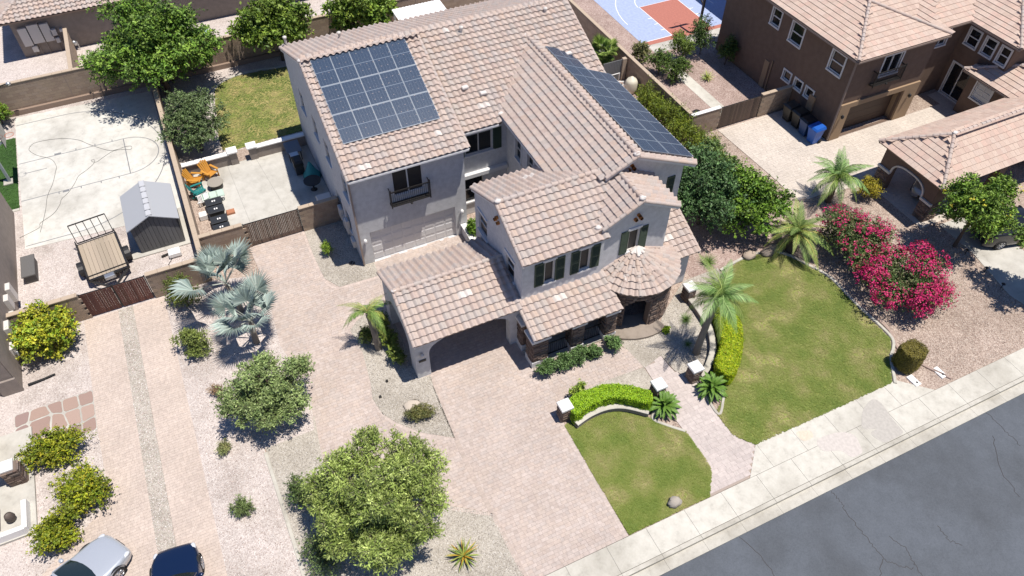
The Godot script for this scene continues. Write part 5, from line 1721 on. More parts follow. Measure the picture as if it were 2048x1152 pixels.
# clumps: [centre, radii, weight]; each clump is a burst of leafy twigs
func foliage(b: MB, clumps: Array, count: int, l: float, w: float, tones: Array, sd: int, flat := .35, inner := .45, twigs: MB = null) -> void:
	var r := RandomNumberGenerator.new()
	r.seed = sd
	var tot := 0.0
	for c in clumps:
		tot += c[2]
	for c in clumps:
		var m := int(count * c[2] / tot)
		var base := r.randf_range(.8, 1.2)
		var rad: Vector3 = c[1]
		var per := 11
		while m > 0:
			var d := rdir(r)
			if d.y < -.4 and r.randf() < .5:
				d.y = -d.y
			var a: Vector3 = c[0] + d * rad * r.randf_range(inner * .3, inner)
			var reach := r.randf_range(.75, 1.0) if r.randf() < .85 else r.randf_range(1.05, 1.35)
			var e: Vector3 = c[0] + d * rad * reach + rdir(r) * rad * .22 + Vector3(0, -.12 * rad.y, 0)
			var ax := (e - a).normalized()
			if twigs and r.randf() < .35:
				var sd1 := ax.cross(rdir(r)).normalized() * .006
				twigs.tri(a - sd1 * 2.0, a + sd1 * 2.0, e)
			var tone := tone_of(r, tones) * base
			for k in mini(per, m):
				var t := pow(r.randf(), .7)
				var p := a.lerp(e, t) + rdir(r) * l * .35
				if p.y < .03:
					p.y = r.randf_range(.03, .15)
				var nn := (d * .45 + rdir(r) * .8 + Vector3.UP * flat).normalized()
				b.col = tone * r.randf_range(.8, 1.25)
				b.col.a = 1
				var s := r.randf_range(.65, 1.3)
				leaf(b, p, nn, ax * .8 + rdir(r) * .9, l * s, w * s)
			m -= per

func crown_clumps(c: Vector3, rad: Vector3, n: int, k: float, sd: int) -> Array:
	var r := RandomNumberGenerator.new()
	r.seed = sd
	var out := []
	for i in n:
		var d := rdir(r)
		if d.y < -.55:
			d.y *= .5
		var q := sqrt(r.randf()) * (1.0 - k * .75)
		var s := k * r.randf_range(.7, 1.25)
		out.append([c + d.normalized() * rad * q, rad * s * Vector3(1, .85, 1), s * s])
	return out

func tree(called: String, label: String, at: Vector3, cy: float, rad: Vector3, n: int, count: int, l: float, w: float, tones: Array, sd: int, o := {}) -> Node3D:
	var th := thing(called, label, o.get("cat", "tree"), at, o.get("group", ""))
	var lean: Vector3 = o.get("lean", Vector3.ZERO)
	var c := at + Vector3(0, cy, 0) + lean
	var cl := crown_clumps(c, rad, n, o.get("k", .36), sd)
	var r := RandomNumberGenerator.new()
	r.seed = sd + 1
	var t := MB.new()
	var tr: float = o.get("trunk", .12)
	if tr > 0:
		var fork := at + Vector3(0, maxf(cy - rad.y * .75, cy * .25), 0) + lean * .3
		t.tube(PackedVector3Array([at - Vector3(0, .05, 0), at.lerp(fork, .5) + Vector3(.04, 0, -.03), fork]), PackedFloat32Array([tr * 1.3, tr, tr * .9]), 8)
		for i in mini(n, o.get("limbs", 9)):
			var e: Vector3 = cl[i][0]
			var mid := fork.lerp(e, .5) + rdir(r) * rad.x * .08
			t.tube(PackedVector3Array([fork, mid, e + (e - fork) * .15]), PackedFloat32Array([tr * .6, tr * .38, tr * .12]), 5)
			for k in 3:
				var f := e + rdir(r) * (cl[i][1] as Vector3) * .8
				t.tube(PackedVector3Array([mid, mid.lerp(f, .6) + rdir(r) * .08, f]), PackedFloat32Array([tr * .25, tr * .15, tr * .05]), 4, false)
		obj("trunk", t, o.get("bark", M.bark), th)
	var b := MB.new()
	var tw := MB.new()
	foliage(b, cl, count, l, w, tones, sd + 2, o.get("flat", .35), o.get("inner", .4), tw)
	obj("crown", b, M.leaf, th)
	if tw.v.size():
		stuff(obj("twig", tw, o.get("bark", M.bark), th))
	if o.has("bloom"): # flowers gathered in tufts on the outside
		var f := MB.new()
		for i in int(o.bloom[1]):
			var q: Array = cl[r.randi() % cl.size()]
			var d := rdir(r)
			if d.y < -.1:
				d.y = -d.y
			var p: Vector3 = q[0] + d * (q[1] as Vector3) * r.randf_range(.9, 1.12)
			if ((p - c) / rad).length() < .62:
				continue
			for k in int(o.bloom[2]):
				f.col = tone_of(r, o.bloom[0])
				leaf(f, p + rdir(r) * o.bloom[3], (d + rdir(r) * .8 + Vector3.UP * .4).normalized(), rdir(r), o.bloom[4] * r.randf_range(.7, 1.3), o.bloom[4] * .8)
		obj("blossom", f, M.leaf, th)
	return th

func shrub(called: String, label: String, at: Vector3, rad: Vector3, n: int, count: int, l: float, w: float, tones: Array, sd: int, o := {}) -> Node3D:
	o.cat = o.get("cat", "bush")
	o.trunk = o.get("trunk", .03)
	o.k = o.get("k", .5)
	return tree(called, label, at, rad.y * .95, rad, n, count, l, w, tones, sd, o)

func clipped_hedge(called: String, label: String, outline: PackedVector2Array, y0: float, y1: float, count: int, l: float, tones: Array, sd: int) -> void:
	var mid := Vector2.ZERO
	for q in outline:
		mid += q / outline.size()
	var th := thing(called, label, "hedge", Vector3(mid.x, 0, mid.y))
	var r := RandomNumberGenerator.new()
	r.seed = sd
	var core := MB.new()
	core.col = (tones[0] as Color).lerp(tones[1], .5)
	var ins := Geometry2D.offset_polygon(outline, -.06)
	if ins.size():
		core.prism(ins[0], y0 + .03, y1 - .06)
	obj("hedge_body", core, M.core, th)
	var b := MB.new()
	var fn := FastNoiseLite.new()
	fn.seed = sd; fn.frequency = 1.3
	var tri := Geometry2D.triangulate_polygon(outline)
	var area := []
	var at := 0.0
	for i in range(0, tri.size(), 3):
		at += absf((outline[tri[i + 1]] - outline[tri[i]]).cross(outline[tri[i + 2]] - outline[tri[i]])) * .5
		area.append(at)
	var per := 0.0
	for i in outline.size():
		per += outline[i].distance_to(outline[(i + 1) % outline.size()])
	var side := per * (y1 - y0)
	for i in count:
		var p: Vector3
		var nn: Vector3
		if r.randf() * (at + side) < at:
			var x := r.randf() * at
			var k := 0
			while area[k] < x:
				k += 1
			var u := r.randf()
			var v := r.randf()
			if u + v > 1:
				u = 1 - u; v = 1 - v
			var q := outline[tri[k * 3]] + (outline[tri[k * 3 + 1]] - outline[tri[k * 3]]) * u + (outline[tri[k * 3 + 2]] - outline[tri[k * 3]]) * v
			p = Vector3(q.x, y1 + fn.get_noise_2dv(q * 2) * .1 + r.randf_range(-.05, .02), q.y)
			nn = Vector3.UP
		else:
			var x := r.randf() * per
			var k := 0
			while x > outline[k].distance_to(outline[(k + 1) % outline.size()]):
				x -= outline[k].distance_to(outline[(k + 1) % outline.size()])
				k += 1
			var e := outline[(k + 1) % outline.size()] - outline[k]
			var q := outline[k] + e.normalized() * x
			var o2 := e.normalized().orthogonal()
			if Geometry2D.is_point_in_polygon(q + o2 * .1, outline):
				o2 = -o2
			var y := r.randf_range(y0, y1)
			nn = Vector3(o2.x, 0, o2.y)
			p = Vector3(q.x, y, q.y) + nn * (fn.get_noise_3d(q.x * 2, y * 2, q.y * 2) * .09 + r.randf_range(-.05, .02))
		b.col = tone_of(r, tones)
		leaf(b, p, (nn * 1.1 + rdir(r) * .8).normalized(), rdir(r) + nn * .5, l * r.randf_range(.7, 1.3), l * .6)
	obj("foliage", b, M.leaf, th)

# feather frond lying along +x, arching down
func frond_mesh(l: float, rise: float, droop: float, ll: float, n: int, tones: Array, sd: int, stem: Color, hang := .5) -> ArrayMesh:
	var r := RandomNumberGenerator.new()
	r.seed = sd
	var b := MB.new()
	var at := func(t: float): return Vector3(l * (t - .12 * t * t), rise * t - droop * t * t, 0)
	var pts := PackedVector3Array()
	var rad := PackedFloat32Array()
	for i in 9:
		pts.append(at.call(i / 8.0)); rad.append(.025 * (1.05 - i / 8.0) * minf(l, 2.0))
	b.col = stem
	b.tube(pts, rad, 5)
	for i in n:
		var t := .1 + .9 * i / (n - 1.0)
		var p: Vector3 = at.call(t)
		var f: Vector3 = (at.call(minf(t + .02, 1.02)) - p).normalized()
		var k := ll * sin(PI * (.12 + .8 * t)) * r.randf_range(.85, 1.1)
		for s in [-1.0, 1.0]:
			var d := (Vector3(0, 0, s) * (1.0 - .45 * t) + f * (.45 + .6 * t) + Vector3(0, .25 - hang * r.randf_range(.7, 1.3), 0)).normalized()
			var nn: Vector3 = f.cross(d).normalized() * s
			if nn.y < 0: nn = -nn
			b.col = tone_of(r, tones)
			var mid := p + d * k * .55
			var tip := p + (d + Vector3(0, -hang * .7, 0)).normalized() * k
			var wv := f * (.012 + .004 * l)
			var q := b.v.size()
			b.v.append_array([p - wv * .5, p + wv * .5, mid + wv, mid - wv, tip])
			for e in 5:
				b.n.append(nn); b.c.append(b.col)
			b.ix.append_array([q, q + 1, q + 2, q, q + 2, q + 3, q + 3, q + 2, q + 4])
	b.turn_out(0)
	return b.mesh()

func fan_mesh(stalk: float, rad: float, blades: int, tones: Array, sd: int, spread := 2.3, fold := 0.0) -> ArrayMesh: # a fan leaf on its stalk, along +x
	var r := RandomNumberGenerator.new()
	r.seed = sd
	var b := MB.new()
	b.col = (tones[0] as Color).lerp(Color(.62, .62, .52), .6)
	b.tube(PackedVector3Array([Vector3.ZERO, Vector3(stalk * .5, .05, 0), Vector3(stalk, 0, 0)]), PackedFloat32Array([.035, .026, .016]), 5)
	for i in blades:
		var a := lerpf(-spread, spread, i / (blades - 1.0))
		var d := Vector3(cos(a), 0, sin(a))
		var s := Vector3(-sin(a), 0, cos(a))
		var l := rad * (1.0 - .18 * absf(a) / spread) * r.randf_range(.93, 1.04)
		var cup := .16 + fold * absf(sin(a)) * .6
		var w := l * spread * 2.0 / blades * .5
		b.col = tone_of(r, tones)
		var o := Vector3(stalk - .02, 0, 0)
		var m := o + d * l * .6 + Vector3(0, cup * .5 * l, 0)
		var tip := o + d * l + Vector3(0, (cup * .4 - r.randf_range(0, .22)) * l, 0)
		var up := Vector3(0, .035, 0)
		for h in [-1.0, 1.0]:
			var e: Vector3 = m + s * (w * .62 * h) - up
			var nn: Vector3 = (m + up - o).cross(e - o).normalized()
			if nn.y < 0: nn = -nn
			var q := b.v.size()
			b.v.append_array([o, m + up, e, tip])
			for k in 4:
				b.n.append(nn); b.c.append(b.col)
			b.ix.append_array([q, q + 1, q + 2, q + 2, q + 1, q + 3])
	b.turn_out(0)
	return b.mesh()

func blade_mesh(l: float, w: float, bend: float, col0: Color, col1: Color, edge := 0.0) -> ArrayMesh: # a stiff sword leaf along +x
	var b := MB.new()
	var at := func(t: float): return Vector3(l * t, bend * t * t, 0)
	var m := 6
	for i in m:
		for h in [-1.0, 1.0]:
			var t0 := i / float(m)
			var t1 := (i + 1) / float(m)
			var w0 := w * (1 - t0 * t0) * .5
			var w1 := w * (1 - t1 * t1) * .5
			var a: Vector3 = at.call(t0)
			var c: Vector3 = at.call(t1)
			b.col = col0.lerp(col1, edge) if h < 0 else col0
			var e0: Vector3 = a + Vector3(0, w0 * .4, w0 * h)
			var e1: Vector3 = c + Vector3(0, w1 * .4, w1 * h)
			if h > 0:
				b.quad(a, e0, e1, c)
			else:
				b.quad(e0, a, c, e1)
	return b.mesh()

# fronds on a head: rings of [count, pitch from level, roll spread]
func rosette(th: Node, called: String, meshes: Array, head: Vector3, rings: Array, sd: int, jit := .15) -> void:
	var r := RandomNumberGenerator.new()
	r.seed = sd
	for q in rings:
		for i in int(q[0]):
			var yaw: float = TAU * (i + r.randf_range(-.3, .3)) / q[0] + float(q[1])
			var bs := Basis(Vector3.UP, yaw) * Basis(Vector3(0, 0, 1), q[1] + r.randf_range(-jit, jit)) * Basis(Vector3.RIGHT, r.randf_range(-.25, .25))
			var s := r.randf_range(.78, 1.12)
			inst(called, meshes[r.randi() % meshes.size()], M.leaf, Transform3D(bs * Basis.from_scale(Vector3(s, s, s)), head), th)

func palm(called: String, label: String, at: Vector3, h: float, lean: Vector3, tr: float, frond: String, meshes: Array, rings: Array, sd: int, bark: Material, group := "") -> Node3D:
	var th := thing(called, label, "palm tree", at, group)
	var b := MB.new()
	var pts := PackedVector3Array()
	var rad := PackedFloat32Array()
	var m := 14
	for i in m + 1:
		var t := i / float(m)
		pts.append(at + Vector3(0, h * t - .05, 0) + lean * t * t)
		rad.append(tr * (1.25 - .35 * t) * (1.06 if i % 2 else .97))
	b.tube(pts, rad, 10)
	obj("trunk", b, bark, th)
	rosette(th, frond, meshes, at + Vector3(0, h, 0) + lean, rings, sd, .27)
	return th

func tall_hedge() -> void: # a loose screen of upright shoots
	var th := thing("tall_hedge", "tall feathery green hedge along the brown boundary wall", "hedge", Vector3(21.2, 0, -1))
	var r := RandomNumberGenerator.new()
	r.seed = 319
	var cl := []
	var st := MB.new()
	for i in 70:
		var z := lerpf(-6.2, 4.0, i / 69.0)
		var x := 21.1 + r.randf_range(-.5, .5) + .03 * z
		var h := r.randf_range(.75, 1.15)
		cl.append([Vector3(x, h, z), Vector3(r.randf_range(.45, .7), h + r.randf_range(-.05, .25), r.randf_range(.4, .6)), 1.0])
		st.tube(PackedVector3Array([Vector3(x, 0, z), Vector3(x + .05, h * 1.5, z)]), PackedFloat32Array([.03, .012]), 5)
	stuff(obj("stem", st, M.bark, th))
	var b := MB.new()
	foliage(b, cl, 36000, .15, .035, [Color(.07, .11, .008), Color(.14, .19, .012), Color(.22, .26, .022)], 320, .2, .5)
	obj("foliage", b, M.leaf, th)

func plants() -> void:
	var G := func(a, b, c): return Color(a, b, c)
	# trees at the back
	tree("shade_tree", "large glossy green shade tree between rear block wall and court slab", Vector3(-6.9, 0, -20.5), 3.7, Vector3(4.4, 3.3, 3.5), 90, 56000, .17, .1, [G.call(0.059, 0.130, 0.013), G.call(0.114, 0.216, 0.022), G.call(0.208, 0.320, 0.044)], 201, {"trunk": .17, "k": .24, "limbs": 16, "flat": .5})
	tree("olive_tree", "small grey-green olive tree beside the lot wall and patio", Vector3(-6.0, 0, -13.6), 2.2, Vector3(2.35, 1.75, 2.2), 52, 19000, .15, .065, [G.call(0.068, 0.106, 0.032), G.call(0.113, 0.168, 0.055), G.call(0.171, 0.235, 0.095)], 205, {"trunk": .09, "k": .3, "limbs": 14, "bark": M.pale_bark})
	tree("citrus_tree", "broad dense citrus tree over the back lawn by the house corner", Vector3(1.0, 0, -21.6), 2.9, Vector3(3.1, 2.1, 2.5), 34, 19000, .22, .14, [G.call(0.068, 0.123, 0.012), G.call(0.135, 0.213, 0.022), G.call(0.216, 0.291, 0.040)], 211, {"trunk": .12, "k": .33, "group": "citrus trees along the rear wall"})
	tree("citrus_tree", "smaller citrus tree with bare trunks showing behind the tiled ridge", Vector3(6.2, 0, -21.2), 2.6, Vector3(2.1, 1.7, 1.9), 20, 9000, .2, .13, [G.call(0.072, 0.134, 0.012), G.call(0.144, 0.224, 0.022), G.call(0.225, 0.302, 0.040)], 215, {"trunk": .1, "group": "citrus trees along the rear wall"})
	tree("citrus_tree", "smallest citrus tree next to the white patio cover", Vector3(8.1, 0, -21.6), 2.2, Vector3(1.7, 1.4, 1.6), 16, 6500, .19, .12, [G.call(0.068, 0.134, 0.012), G.call(0.135, 0.224, 0.022), G.call(0.207, 0.291, 0.040)], 219, {"trunk": .09, "group": "citrus trees along the rear wall"})
	shrub("garden_shrub", "leafy green shrub by the court's rear corner wall", Vector3(-17.0, 0, -21.6), Vector3(.95, 1.1, 1.0), 12, 4200, .13, .08, [G.call(0.081, 0.157, 0.012), G.call(0.171, 0.246, 0.020)], 223)
	# plants by the left drive
	shrub("yellow_shrub", "round yellow-green shrub beside the pale house wall and strip drive", Vector3(-15.05, 0, -1.15), Vector3(1.7, 1.35, 1.65), 26, 13000, .14, .085, [G.call(0.120, 0.237, 0.017), G.call(0.310, 0.339, 0.022), G.call(0.443, 0.421, 0.029)], 225, {"k": .36})
	shrub("tall_shrub", "olive-green wispy shrub against the block wall by grey palms", Vector3(-8.9, 0, -1.0), Vector3(1.0, 1.05, 1.0), 18, 7500, .085, .04, [G.call(0.072, 0.112, 0.015), G.call(0.153, 0.185, 0.030)], 229, {"k": .4})
	shrub("low_shrub", "yellow-green twiggy shrub beside the paved strip below the palms", Vector3(-9.05, 0, 2.0), Vector3(1.05, .72, 1.0), 18, 7500, .08, .04, [G.call(0.099, 0.140, 0.025), G.call(0.216, 0.263, 0.060)], 231, {"k": .4})
	tree("mesquite_tree", "low dense grey-green tree with a dark shadow beside pale driveway", Vector3(-6.45, 0, 7.0), 1.8, Vector3(2.35, 1.4, 2.1), 70, 34000, .105, .05, [G.call(0.114, 0.176, 0.053), G.call(0.207, 0.276, 0.090), G.call(0.334, 0.419, 0.164)], 233, {"trunk": .08, "k": .22, "limbs": 20, "group": ""})
	tree("willow_tree", "big bright yellow-green tree with feathery leaves and bare grey twigs", Vector3(-3.75, 0, 14.35), 2.85, Vector3(3.05, 2.1, 2.75), 130, 90000, .135, .042, [G.call(0.128, 0.183, 0.035), G.call(0.251, 0.330, 0.070), G.call(0.407, 0.478, 0.150)], 237, {"trunk": .13, "k": .19, "limbs": 34, "bark": M.pale_bark, "flat": .25})
	shrub("juniper", "low spreading olive juniper in the grey gravel bed", Vector3(-.65, 0, 10.05), Vector3(.85, .42, .55), 12, 5200, .07, .035, [G.call(0.077, 0.095, 0.025), G.call(0.170, 0.160, 0.050)], 241, {"k": .42})
	shrub("topiary_bush", "small clipped bright green bush beside the shaded house corner", Vector3(-1.52, 0, -1.55), Vector3(.4, .55, .4), 7, 3000, .05, .03, [G.call(0.108, 0.190, 0.012), G.call(0.207, 0.302, 0.030)], 243, {"k": .7})
	shrub("round_bush", "dense green bush in front of the leaning pygmy palm", Vector3(-1.35, 0, 4.9), Vector3(.55, .7, .55), 9, 3600, .06, .035, [G.call(0.068, 0.101, 0.015), G.call(0.144, 0.185, 0.030)], 245, {"k": .6})
	for q in [[-.55, 4.5, .6], [-.5, 5.6, .62], [-.5, 6.7, .6]]:
		shrub("carport_shrub", "leafy green shrub growing along the carport's arched side wall", Vector3(q[0], 0, q[1]), Vector3(.45, q[2], .6), 9, 2600, .08, .05, [G.call(.10, .16, .02), G.call(.2, .25, .04)], 247 + int(q[1] * 3), {"k": .55, "group": "shrubs along the carport wall"})
	shrub("desert_shrub", "small pale spiky shrub beside the dark grey-green tree", Vector3(-8.85, 0, 8.1), Vector3(.42, .34, .42), 7, 1300, .12, .025, [G.call(0.153, 0.190, 0.060), G.call(0.330, 0.310, 0.140)], 261)
	shrub("desert_shrub", "lone small green shrub in the middle of pink gravel", Vector3(-8.7, 0, 11.15), Vector3(.5, .34, .5), 8, 1700, .12, .025, [G.call(0.099, 0.146, 0.035), G.call(0.198, 0.263, 0.090)], 263)
	shrub("dry_shrub", "brown dried shrub at the edge of the grey-green tree", Vector3(-8.5, 0, 4.95), Vector3(.42, .4, .4), 7, 1200, .1, .02, [G.call(0.170, 0.100, 0.050), G.call(0.300, 0.210, 0.120)], 265)
	shrub("clipped_bush", "dark clipped bush tucked under the bright feathery tree by the kerb", Vector3(-6.4, 0, 11.8), Vector3(.6, .8, .8), 10, 4200, .06, .035, [G.call(0.050, 0.090, 0.018), G.call(0.108, 0.168, 0.040)], 267, {"k": .6})
	shrub("clipped_bush", "grey-green clipped bush below the bright feathery tree", Vector3(-6.4, 0, 14.6), Vector3(.75, .8, 1.3), 12, 6000, .06, .035, [G.call(0.068, 0.112, 0.030), G.call(0.144, 0.207, 0.070)], 269, {"k": .55})
	# lantanas by the left porch
	var lt := [G.call(.10, .155, .008), G.call(.2, .245, .012), G.call(.32, .32, .016)]
	var yb := [G.call(.52, .40, .015), G.call(.60, .48, .03)]
	shrub("lantana_bush", "wide lantana with orange-yellow flowers next to the flagstones", Vector3(-15.0, 0, 5.35), Vector3(1.75, .85, 1.05), 24, 11000, .09, .06, lt, 271, {"k": .4, "bloom": [yb, 230, 3, .03, .04]})
	shrub("lantana_bush", "tall lantana bulging towards the silver car's bonnet", Vector3(-14.35, 0, 7.8), Vector3(1.2, .85, 1.55), 24, 11000, .09, .06, lt, 273, {"k": .4, "bloom": [yb, 160, 3, .03, .04]})
	shrub("lantana_bush", "lantana beside the low white porch wall", Vector3(-15.45, 0, 9.2), Vector3(1.25, .75, 1.05), 20, 8500, .09, .06, lt, 275, {"k": .42, "bloom": [yb, 90, 3, .03, .04]})
	# along the porch
	for i in 5:
		var x: float = [5.6, 6.6, 7.3, 8.1, 9.05][i]
		shrub("porch_shrub", ["rounded dark green shrub at the porch corner pillar", "dark green shrub second along the porch railing", "dark green shrub before the porch's middle pillar", "dark green shrub between the middle and entry pillars", "dark green shrub next to the round stone entry"][i], Vector3(x, 0, 10.3 + .05 * sin(i * 2.0)), Vector3([.62, .55, .6, .56, .6][i], [.5, .46, .5, .45, .5][i], .5), 10, 3600, .085, .05, [G.call(0.045, 0.095, 0.022), G.call(0.099, 0.179, 0.050), G.call(0.162, 0.258, 0.090)], 281 + i * 3, {"k": .48, "group": "shrubs along the front porch"})
	shrub("yellow_flower_bush", "pale yellow-green bush peeking over the curved hedge", Vector3(6.25, 0, 12.15), Vector3(.55, .5, .4), 8, 2000, .09, .05, [G.call(0.117, 0.224, 0.020), G.call(0.297, 0.370, 0.050)], 297)
	clipped_hedge("curved_hedge", "bright lime clipped hedge curving along the front lawn top", smooth_loop(xz([5.55, 12.5, 6.6, 12.42, 7.4, 12.5, 8.1, 12.85, 9.0, 13.65, 8.65, 14.2, 7.8, 13.5, 7.1, 13.2, 6.2, 13.2, 5.4, 13.35]), 3), .1, .85, 26000, .06, [G.call(0.135, 0.277, 0.008), G.call(0.246, 0.415, 0.010), G.call(0.374, 0.538, 0.016)], 301)
	clipped_hedge("curved_hedge", "yellow-lime clipped hedge curving beside the big lawn under the palm", smooth_loop(xz([14.5, 10.9, 15.2, 11.3, 15.1, 12.2, 14.4, 13.25, 13.5, 14.15, 12.75, 14.5, 12.55, 13.7, 13.4, 12.9, 14.0, 12.0]), 3), .1, .85, 22000, .06, [G.call(0.168, 0.282, 0.004), G.call(0.307, 0.430, 0.005), G.call(0.462, 0.444, 0.008)], 303)
	clipped_hedge("topiary_cube", "olive clipped cube-shaped bush on the gravel by the lawn kerb", smooth_loop(xz([20.7, 16.65, 21.6, 16.65, 21.7, 17.45, 20.75, 17.55]), 3), .05, 1.25, 9000, .055, [G.call(0.085, 0.075, 0.012), G.call(0.160, 0.135, 0.020), G.call(0.230, 0.190, 0.030)], 305)
	# right side of the house
	tree("oleander_tree", "dark blue-green leafy tree against the house's right wall", Vector3(17.9, 0, 4.8), 2.3, Vector3(2.5, 2.2, 2.9), 52, 30000, .15, .075, [G.call(0.032, 0.084, 0.022), G.call(0.068, 0.140, 0.040), G.call(0.126, 0.224, 0.075)], 311, {"trunk": .08, "k": .3})
	tree("oleander_tree", "dark green oleander joining the tall hedge to the leafy trees", Vector3(19.5, 0, 2.9), 2.0, Vector3(1.7, 1.9, 1.9), 30, 15000, .15, .075, [G.call(.05, .1, .022), G.call(.1, .165, .035), G.call(.17, .24, .06)], 313, {"trunk": .08, "k": .32})
	tree("leafy_tree", "brighter green dense tree behind the lawn's upper kerb", Vector3(20.0, 0, 6.1), 2.0, Vector3(2.4, 1.9, 2.4), 42, 24000, .14, .085, [G.call(0.050, 0.112, 0.010), G.call(0.108, 0.207, 0.018), G.call(0.180, 0.291, 0.030)], 315, {"trunk": .08, "k": .32})
	tall_hedge()
	for q in [[23.6, -10.6, .8, .9, 0], [24.1, -9.0, 1.0, 1.1, 1], [25.0 - .3, -7.7, .9, 1.0, 1], [26.5, -9.7, 1.15, 1.25, 2], [28.2, -9.9, 1.3, 1.6, 3], [29.0, -8.0, .75, 1.3, 3]]:
		shrub("yard_shrub", ["pale airy shrub by the boundary wall near the sports court", "dark green round shrub beside the concrete path", "upright olive shrub at the court's near edge", "dark flowering shrub against the brown house corner"][q[4]], Vector3(q[0], 0, q[1]), Vector3(q[2], q[3], q[2]), 16, 5500, .1, .05, [[G.call(0.126, 0.157, 0.045), G.call(0.270, 0.250, 0.100)], [G.call(0.054, 0.106, 0.015), G.call(0.126, 0.196, 0.030)], [G.call(0.077, 0.129, 0.015), G.call(0.162, 0.224, 0.030)], [G.call(0.041, 0.084, 0.015), G.call(0.099, 0.168, 0.030)]][q[4]], 321 + int(q[0] * 3), {"k": .42, "group": "shrubs between the court and brown house"})
	shrub("golden_shrub", "golden yellow shrub in front of the porte-cochere stone base", Vector3(28.0, 0, 7.0), Vector3(.95, .75, .85), 13, 4500, .1, .035, [G.call(0.220, 0.200, 0.012), G.call(0.420, 0.340, 0.020)], 341, {"k": .45})
	tree("flowering_tree", "rounded bright green tree with yellow tips beside the porte-cochere", Vector3(29.6, 0, 12.2), 3.1, Vector3(2.45, 1.75, 2.2), 44, 24000, .16, .07, [G.call(0.063, 0.134, 0.012), G.call(0.135, 0.241, 0.022), G.call(0.225, 0.336, 0.040)], 343, {"trunk": .09, "k": .28, "limbs": 16, "bloom": [[G.call(0.420, 0.380, 0.020), G.call(0.500, 0.440, 0.030)], 40, 8, .12, .1]})
	tree("curb_tree", "dark green tree overhanging the black car by the walkway", Vector3(30.3, 0, 16.4), 3.0, Vector3(1.9, 1.6, 1.9), 28, 13000, .16, .08, [G.call(0.050, 0.106, 0.012), G.call(0.108, 0.190, 0.025), G.call(0.180, 0.274, 0.045)], 347, {"trunk": .08, "k": .3, "lean": Vector3(-.3, 0, -.2)})
	var pinks := [G.call(.34, .006, .055), G.call(.45, .008, .095), G.call(.53, .014, .14)]
	var bg := [G.call(0.050, 0.095, 0.020), G.call(0.108, 0.174, 0.045), G.call(0.190, 0.160, 0.075)]
	shrub("bougainvillea", "green bougainvillea dotted with magenta flowers by the date palm", Vector3(23.5, 0, 10.3), Vector3(2.5, 1.6, 2.3), 40, 20000, .1, .06, bg, 351, {"k": .33, "bloom": [pinks, 900, 7, .09, .085]})
	shrub("bougainvillea", "large magenta bougainvillea in full bloom on the tan gravel", Vector3(24.1, 0, 13.7), Vector3(2.7, 1.5, 2.4), 46, 18000, .1, .06, bg, 355, {"k": .31, "bloom": [pinks, 2000, 8, .1, .09]})
	shrub("planter_shrub", "bright green shrub in the white planter beside the garage", Vector3(6.0, .3, .95), Vector3(.42, .85, .5), 9, 2600, .1, .06, [G.call(0.072, 0.168, 0.012), G.call(0.180, 0.302, 0.030)], 359, {"k": .5})
	# palms
	var silver := [G.call(0.220, 0.290, 0.270), G.call(0.340, 0.420, 0.380), G.call(0.460, 0.530, 0.470)]
	var fans := [fan_mesh(1.3, 1.2, 34, silver, 1, 1.75, .6), fan_mesh(1.0, 1.25, 34, silver, 2, 1.85, .45), fan_mesh(1.6, 1.15, 32, silver, 3, 1.7, .75)]
	palm("silver_fan_palm", "silvery blue fan palm nearest the picket gate and block wall", Vector3(-6.55, 0, .45), 1.7, Vector3(-.2, 0, -.5), .13, "fan_leaf", fans, [[4, .4], [4, .85], [3, 1.25]], 401, M.pale_bark, "silver fan palms by the driveway")
	palm("silver_fan_palm", "silvery blue fan palm beside the low grey-green tree", Vector3(-6.3, 0, 2.75), 1.4, Vector3(.1, 0, -.15), .13, "fan_leaf", fans, [[4, .35], [4, .8], [3, 1.2]], 409, M.pale_bark, "silver fan palms by the driveway")
	var gf := [G.call(0.072, 0.151, 0.020), G.call(0.144, 0.246, 0.045), G.call(0.243, 0.347, 0.085)]
	var pyg := [frond_mesh(1.4, .95, 1.7, .42, 32, gf, 11, G.call(0.270, 0.358, 0.100), .35), frond_mesh(1.3, .85, 1.8, .4, 30, [G.call(0.126, 0.179, 0.025), G.call(0.306, 0.370, 0.080)], 12, G.call(0.360, 0.330, 0.100), .4)]
	palm("pygmy_palm", "small leaning feather palm casting a shadow on the driveway", Vector3(-1.1, 0, 5.6), 2.35, Vector3(-.1, 0, -.35), .13, "frond", pyg, [[4, -.1], [4, .3], [3, .8]], 417, M.pale_bark)
	var qn := [frond_mesh(1.8, .95, 1.7, .56, 44, [G.call(0.090, 0.185, 0.040), G.call(0.171, 0.302, 0.080), G.call(0.270, 0.403, 0.140)], 13, G.call(0.270, 0.381, 0.130), .55), frond_mesh(1.7, 1.0, 2.1, .54, 42, [G.call(0.117, 0.196, 0.030), G.call(0.270, 0.358, 0.090)], 14, G.call(0.360, 0.426, 0.120), .6)]
	palm("queen_palm", "tall feathery palm between the entry path and big lawn", Vector3(12.6, 0, 12.3), 3.75, Vector3(.5, 0, -.1), .14, "frond", qn, [[6, -.3], [6, .2], [5, .7], [3, 1.15]], 421, M.pale_bark)
	palm("queen_palm", "feathery palm in the gravel beside the neighbour's paved drive", Vector3(25.8, 0, 6.4), 1.7, Vector3(0, 0, 0), .15, "frond", qn, [[6, -.1], [6, .4], [5, .9], [3, 1.25]], 425, M.bark)
